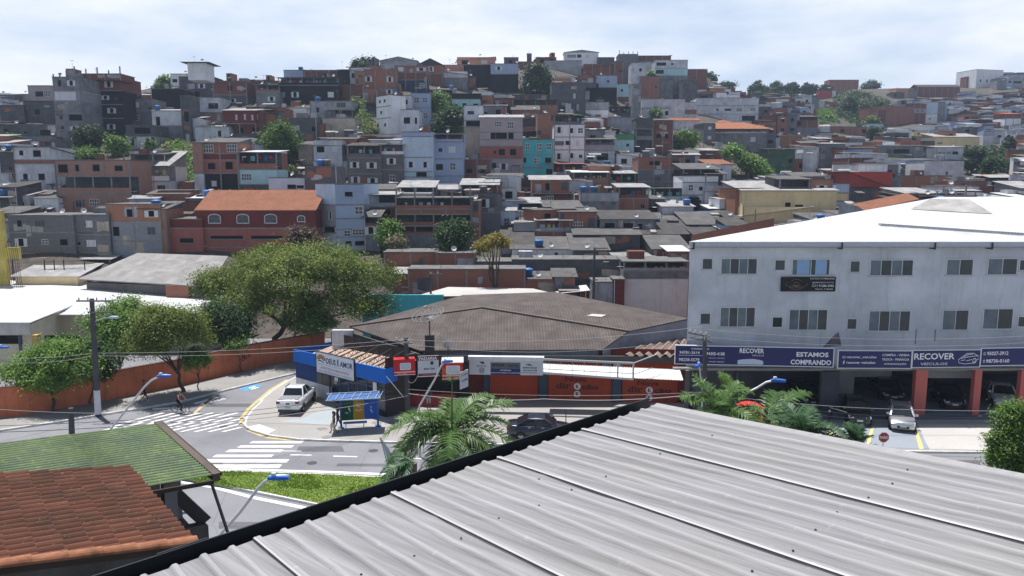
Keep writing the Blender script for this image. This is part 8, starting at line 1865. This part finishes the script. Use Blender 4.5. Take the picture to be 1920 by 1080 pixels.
def lamp(label, pts, head_dir, Y, base_z=0.0, pole_r=.055):
    P3 = [PX(a, b, Y) for a, b in pts]; b0 = Vector((P3[0].x, P3[0].y, base_z)); root = thing('street_lamp', label, 'street lamp', b0, 0, 'street lamps with blue heads')
    mb = MB(); mb.tube([Vector((0, 0, 0)), P3[0] - b0 - Vector((0, 0, .3))] + [p - b0 for p in P3], [pole_r * 1.3, pole_r * 1.1] + [pole_r] * len(P3), 8); mb.build('pole', [GALV], root)
    e = P3[-1] - b0; d = Vector(head_dir).normalized(); s = Vector((-d.y, d.x, 0)); u = Vector((0, 0, 1)); mb = MB()
    vs_ = [e - d * .1 - s * .08 - u * .03, e - d * .1 + s * .08 - u * .03, e + d * .3 + s * .14 - u * .04, e + d * .6 + s * .10 - u * .04, e + d * .6 - s * .10 - u * .04, e + d * .3 - s * .14 - u * .04]; tp = [p + u * .1 + (Vector((0, 0, .03)) if i in (2, 5) else Vector((0, 0, 0))) for i, p in enumerate(vs_)]
    mb.raw(vs_ + tp, [(0, 5, 4, 3, 2, 1), (6, 7, 8, 9, 10, 11)] + [(i, (i + 1) % 6, 6 + (i + 1) % 6, 6 + i) for i in range(6)]); mb.build('lamp_head', [LBLU], root)
    mb = MB(); mb.box(e.x + d.x * .1 - .07, e.x + d.x * .1 + .07, e.y + d.y * .1 - .07, e.y + d.y * .1 + .07, e.z + .1, e.z + .2); mb.build('photocell', [LWH], root)
lamp('blue headed street lamp reaching over the zebra crossing from behind the green roof', [(205, 808), (245, 758), (272, 724), (284, 713), (298, 706)], (1, .15, 0), 40)
lamp('blue headed street lamp leaning over the grass island', [(410, 1005), (450, 960), (484, 915), (496, 903), (508, 897)], (1, .1, 0), 25)
lamp('blue headed street lamp in front of the bakery with a straight pale arm', [(786, 762), (815, 712), (826, 688), (832, 679)], (.9, .5, 0), 47)
lamp('blue headed street lamp over the palms before the showroom', [(1379, 748), (1420, 727), (1436, 717), (1449, 714)], (1, -.1, 0), 36)
lamp('blue headed street lamp beside the second utility pole by the showroom sign', [(1317, 735), (1313, 700), (1311, 684)], (-.5, -.8, 0), 49)
lamp('blue headed street lamp at the left edge in front of the school', [(-60, 690), (-30, 663), (-10, 653), (-2, 652)], (1, .1, 0), 50)
# stop sign
p = G(1658, 845.5, .13); Ys = 45.0; c = PX(1657, 820, Ys); rt = thing('stop_sign', 'red octagonal PARE sign on a thin pole at the kerb', 'sign', (c.x, Ys, 0), 0)
mb = MB(); mb.tube([(0, .03, 0), (0, .03, c.z + .25)], .03, 8); mb.build('pole', [GALV], rt)
def octa(r, y, mb, m): mb.raw([(r * math.cos(R(22.5 + 45 * i)), y, c.z + r * math.sin(R(22.5 + 45 * i))) for i in range(8)], [tuple(range(8))[::-1]], m)
mb = MB(); octa(.345, -.012, mb, 1); octa(.315, -.017, mb, 0); mb.prism([(.345 * math.cos(R(22.5 + 45 * i)), .345 * math.sin(R(22.5 + 45 * i))) for i in range(8)], 0, 0, 1, cap=False) if 0 else None
mb.build('plate', [P('stop_red', (.42, .02, .03), .5), WHITE], rt); mb = MB(); text_mb(mb, 'PARE', -.24, .24, c.z - .09, c.z + .09, 0, .03, -.022); mb.build('lettering', [WHITE], rt)
# bollards before the shutters, feather banner, red parasol, flowering bed, barrier pole
for k, (px, py) in enumerate([(985, 797), (992, 797), (1061, 795)]):
    q = G(px, py, .13); rt = thing('bollard', ['thin dark bollard behind the blue sedan, leftmost of the pair', 'thin dark bollard behind the blue sedan, right of the pair', 'single thin dark bollard past the front of the blue sedan'][k], 'bollard', q, 0, 'bollards on the pavement'); mb = MB(); mb.tube([(0, 0, 0), (0, 0, .95)], .035, 8); mb.build('post', [P('bollard_dark', (.03, .03, .035), .6)], rt)
Yb = 40; a = PX(733, 917, Yb); rt = thing('feather_banner', 'tattered feather banner on a pole at the end of the grass island', 'banner', (a.x, Yb, .15)); tp = PX(712, 820, Yb) - Vector((a.x, Yb, .15))
mb = MB(); cv = [Vector((0, 0, 0)), Vector((0, 0, 1.0)), Vector((tp.x * .25, 0, 1.9)), Vector((tp.x * .7, 0, tp.z * .85)), tp]; mb.tube(cv, .02, 5); mb.build('pole', [P('bollard_dark', (.03, .03, .035), .6)], rt)
mb = MB(); n = 9
for i in range(n):
    t0, t1 = i / n, (i + 1) / n
    def bz(t): z = .75 + (tp.z - .75) * t; x = tp.x * (t ** 1.8) * .95; return Vector((x, 0, z))
    w0, w1 = .42 * math.sin(math.pi * min(1, t0 * .85 + .12)), .42 * math.sin(math.pi * min(1, t1 * .85 + .12)); mb.face([bz(t0), bz(t0) + Vector((w0, .05 * (i % 2), -.05)), bz(t1) + Vector((w1, .05 * ((i + 1) % 2), -.05)), bz(t1)], 1 if i in (2,) else 0)
mb.build('cloth', [P('faded_banner', (.36, .44, .45), .8), P('banner_print', (.28, .12, .13), .8)], rt)
q = G(1406, 795, .13); c = PX(1405, 760, 47.5); rt = thing('parasol', 'red parasol over a planted corner behind the palms', 'parasol', (c.x, 47.5, .13)); mb = MB(); zt = c.z + .1
mb.lathe([(1.0, zt - .55), (.98, zt - .38), (.6, zt - .12), (0, zt + .05)], 8); mb.build('canopy', [P('parasol_red', (.58, .022, .015), .7)], rt); mb = MB(); mb.tube([(0, 0, 0), (0, 0, zt)], .025, 6); mb.build('pole', [GALV], rt)
mb = MB(); mb.lathe([(0, .1), (.5, .12), (.55, .8), (.5, 1.0), (0, 1.02)], 12, (c.x, 47.2, .13)); thing_mesh('planter', mb, [P('planter_teal', (.10, .28, .27), .6)], 'pale green planter under the red parasol', 'planter', smooth=True)
rng = random.Random(31); fb = PX(1402, 795, 36); rt = thing('flowering_bush', 'orange flowering bush beside the palms', 'bush', (fb.x, 36, 0))
crown_mb(rng, [((0, 0, fb.z - .3), (1.1, .9, .7)), ((.5, .3, fb.z - .9), (1.2, .9, .9)), ((-.4, 0, fb.z - 1.6), (.9, .9, 1.0))], 90, 60, .09, .3).build('leaves', [leafmat('leaf_mid', *LEAFG['mid'])], rt); crown_mb(rng, [((0, -.2, fb.z - .2), (1.0, .9, .7))], 34, 14, .06, .16).build('flowers', [leafmat('flower', (.45, .10, .02), (.62, .22, .04), .3)], rt)
mb = MB(); limb(mb, (0, 0, -.1), (0, 0, fb.z - .3), .08, .04, rng); mb.build('trunk', [BARK], rt)
a, b = G(1588, 790, .13), PX(1556, 764, 54.2); mb = MB(); mb.tube([(a.x, a.y - .6, .9), b], .04, 6); mb.tube([(a.x, a.y - .6, .13), (a.x, a.y - .6, .95)], .07, 6); thing_mesh('barrier', mb, [P('barrier_pale', (.55, .52, .46), .6)], 'slanted pale barrier pole beside the motorcycle', 'barrier')
# overhead cables
CAB = P('cable_black', (.015, .015, .017), .7); CABG = P('cable_grey', (.30, .29, .30), .7)
def cable(label, pts, sag, r=.014, m=CAB):
    P3 = [PX(*p) for p in pts]; path = []
    for a, b in zip(P3, P3[1:]):
        for i in range(14): t = i / 14; q = a.lerp(b, t); q.z -= sag * 4 * t * (1 - t); path.append(q)
    path.append(P3[-1]); mb = MB(); mb.tube(path, r, 4); tag(mb.build('overhead_cable', [m]), label, 'cable', 'overhead cables')
cable('upper overhead cable from the left edge past the tall pole to the bakery pole', [(-60, 668, 50), (176, 662, 55.6), (762, 636, 53.5)], .25, .013, CABG)
cable('second overhead cable just below the upper one along the street trees', [(-60, 676, 50), (176, 667, 55.6), (761, 642, 53.5)], .35, .013, CABG)
cable('cable from the bakery pole top to the angled crossarm pole', [(762, 637, 53.5), (1318, 612, 51)], .5, .012, CABG)
cable('cable from the bakery pole to the angled crossarm pole just below the top one', [(765, 645, 53.5), (1321, 632, 51)], .8, .012, CABG)
cable('thick slack grey cable strung across the painted shutters', [(766, 738, 53.5), (1020, 748, 53), (1320, 738, 51)], .25, .028, CABG)
cable('thin cable above the thick slack cable across the shutters', [(766, 730, 53.5), (1320, 735, 51)], .35, .012, CABG)
cable('dark cable low over the zebra crossing towards the bus shelter', [(-60, 812, 36), (420, 783, 46), (764, 738, 53.5)], .15, .016)
cable('dark cable above the low one over the zebra crossing', [(-60, 800, 36), (430, 774, 46), (764, 728, 53.5)], .12, .014)
cable('pale twisted cable rising from the pickup to the bakery pole', [(300, 800, 42), (560, 775, 48), (764, 742, 53.5)], .1, .018, CABG)
cable('grey cable from the left edge to the lamp over the zebra', [(-60, 763, 38), (240, 775, 39)], .1, .012, CABG)
cable('cable along the front of the showroom, lowest of the strands', [(1323, 752, 51), (1620, 786, 48), (1960, 792, 47)], .12, .016)
cable('cable along the front of the showroom, above the lowest strand', [(1323, 744, 51), (1620, 778, 48), (1960, 782, 47)], .1, .014)
cable('pale cable crossing before the showroom cars', [(1323, 738, 51), (1600, 764, 49), (1960, 770, 48)], .1, .014, CABG)
cable('cable sagging below the office windows of the grey building', [(1321, 631, 51), (1640, 648, 52), (1960, 640, 52)], .15, .011, CABG)
cable('upper cable below the office windows of the grey building', [(1325, 618, 51), (1640, 636, 52), (1960, 628, 52)], .1, .011, CABG)
cable('dark drop cable from the far pole to the yard wall', [(1115, 480, 88), (1050, 530, 90)], .3, .02)
cable('loose cable loop hanging from the bakery pole to the sign', [(766, 715, 53.5), (785, 700, 54.5)], .35, .018, CABG)
mb = MB(); a, b = PX(724, 705, 53.4), PX(757, 745, 53.4); mb.tube([a, b], .03, 5); thing_mesh('stay_rod', mb, [GALV], 'slanted steel stay between the blue canopy and bakery pole', 'stay rod')
# ============================================================ the air
mb = MB(); mb.box(-1400, 1400, -70, 860, min(v.co.z for v in bpy.data.objects['hillside'].data.vertices) - 1, 82)
hz = mb.build('haze', [], None); hz.data.materials.clear()
m = bpy.data.materials.new('haze'); m.use_nodes = True; n = m.node_tree.nodes; n.clear(); ou = n.new('ShaderNodeOutputMaterial'); pv = n.new('ShaderNodeVolumePrincipled')
pv.inputs['Color'].default_value = (.62, .76, 1.0, 1); pv.inputs['Density'].default_value = .00032; pv.inputs['Anisotropy'].default_value = .2
m.node_tree.links.new(pv.outputs[0], ou.inputs['Volume']); hz.data.materials.append(m); tag(hz, kind='stuff')
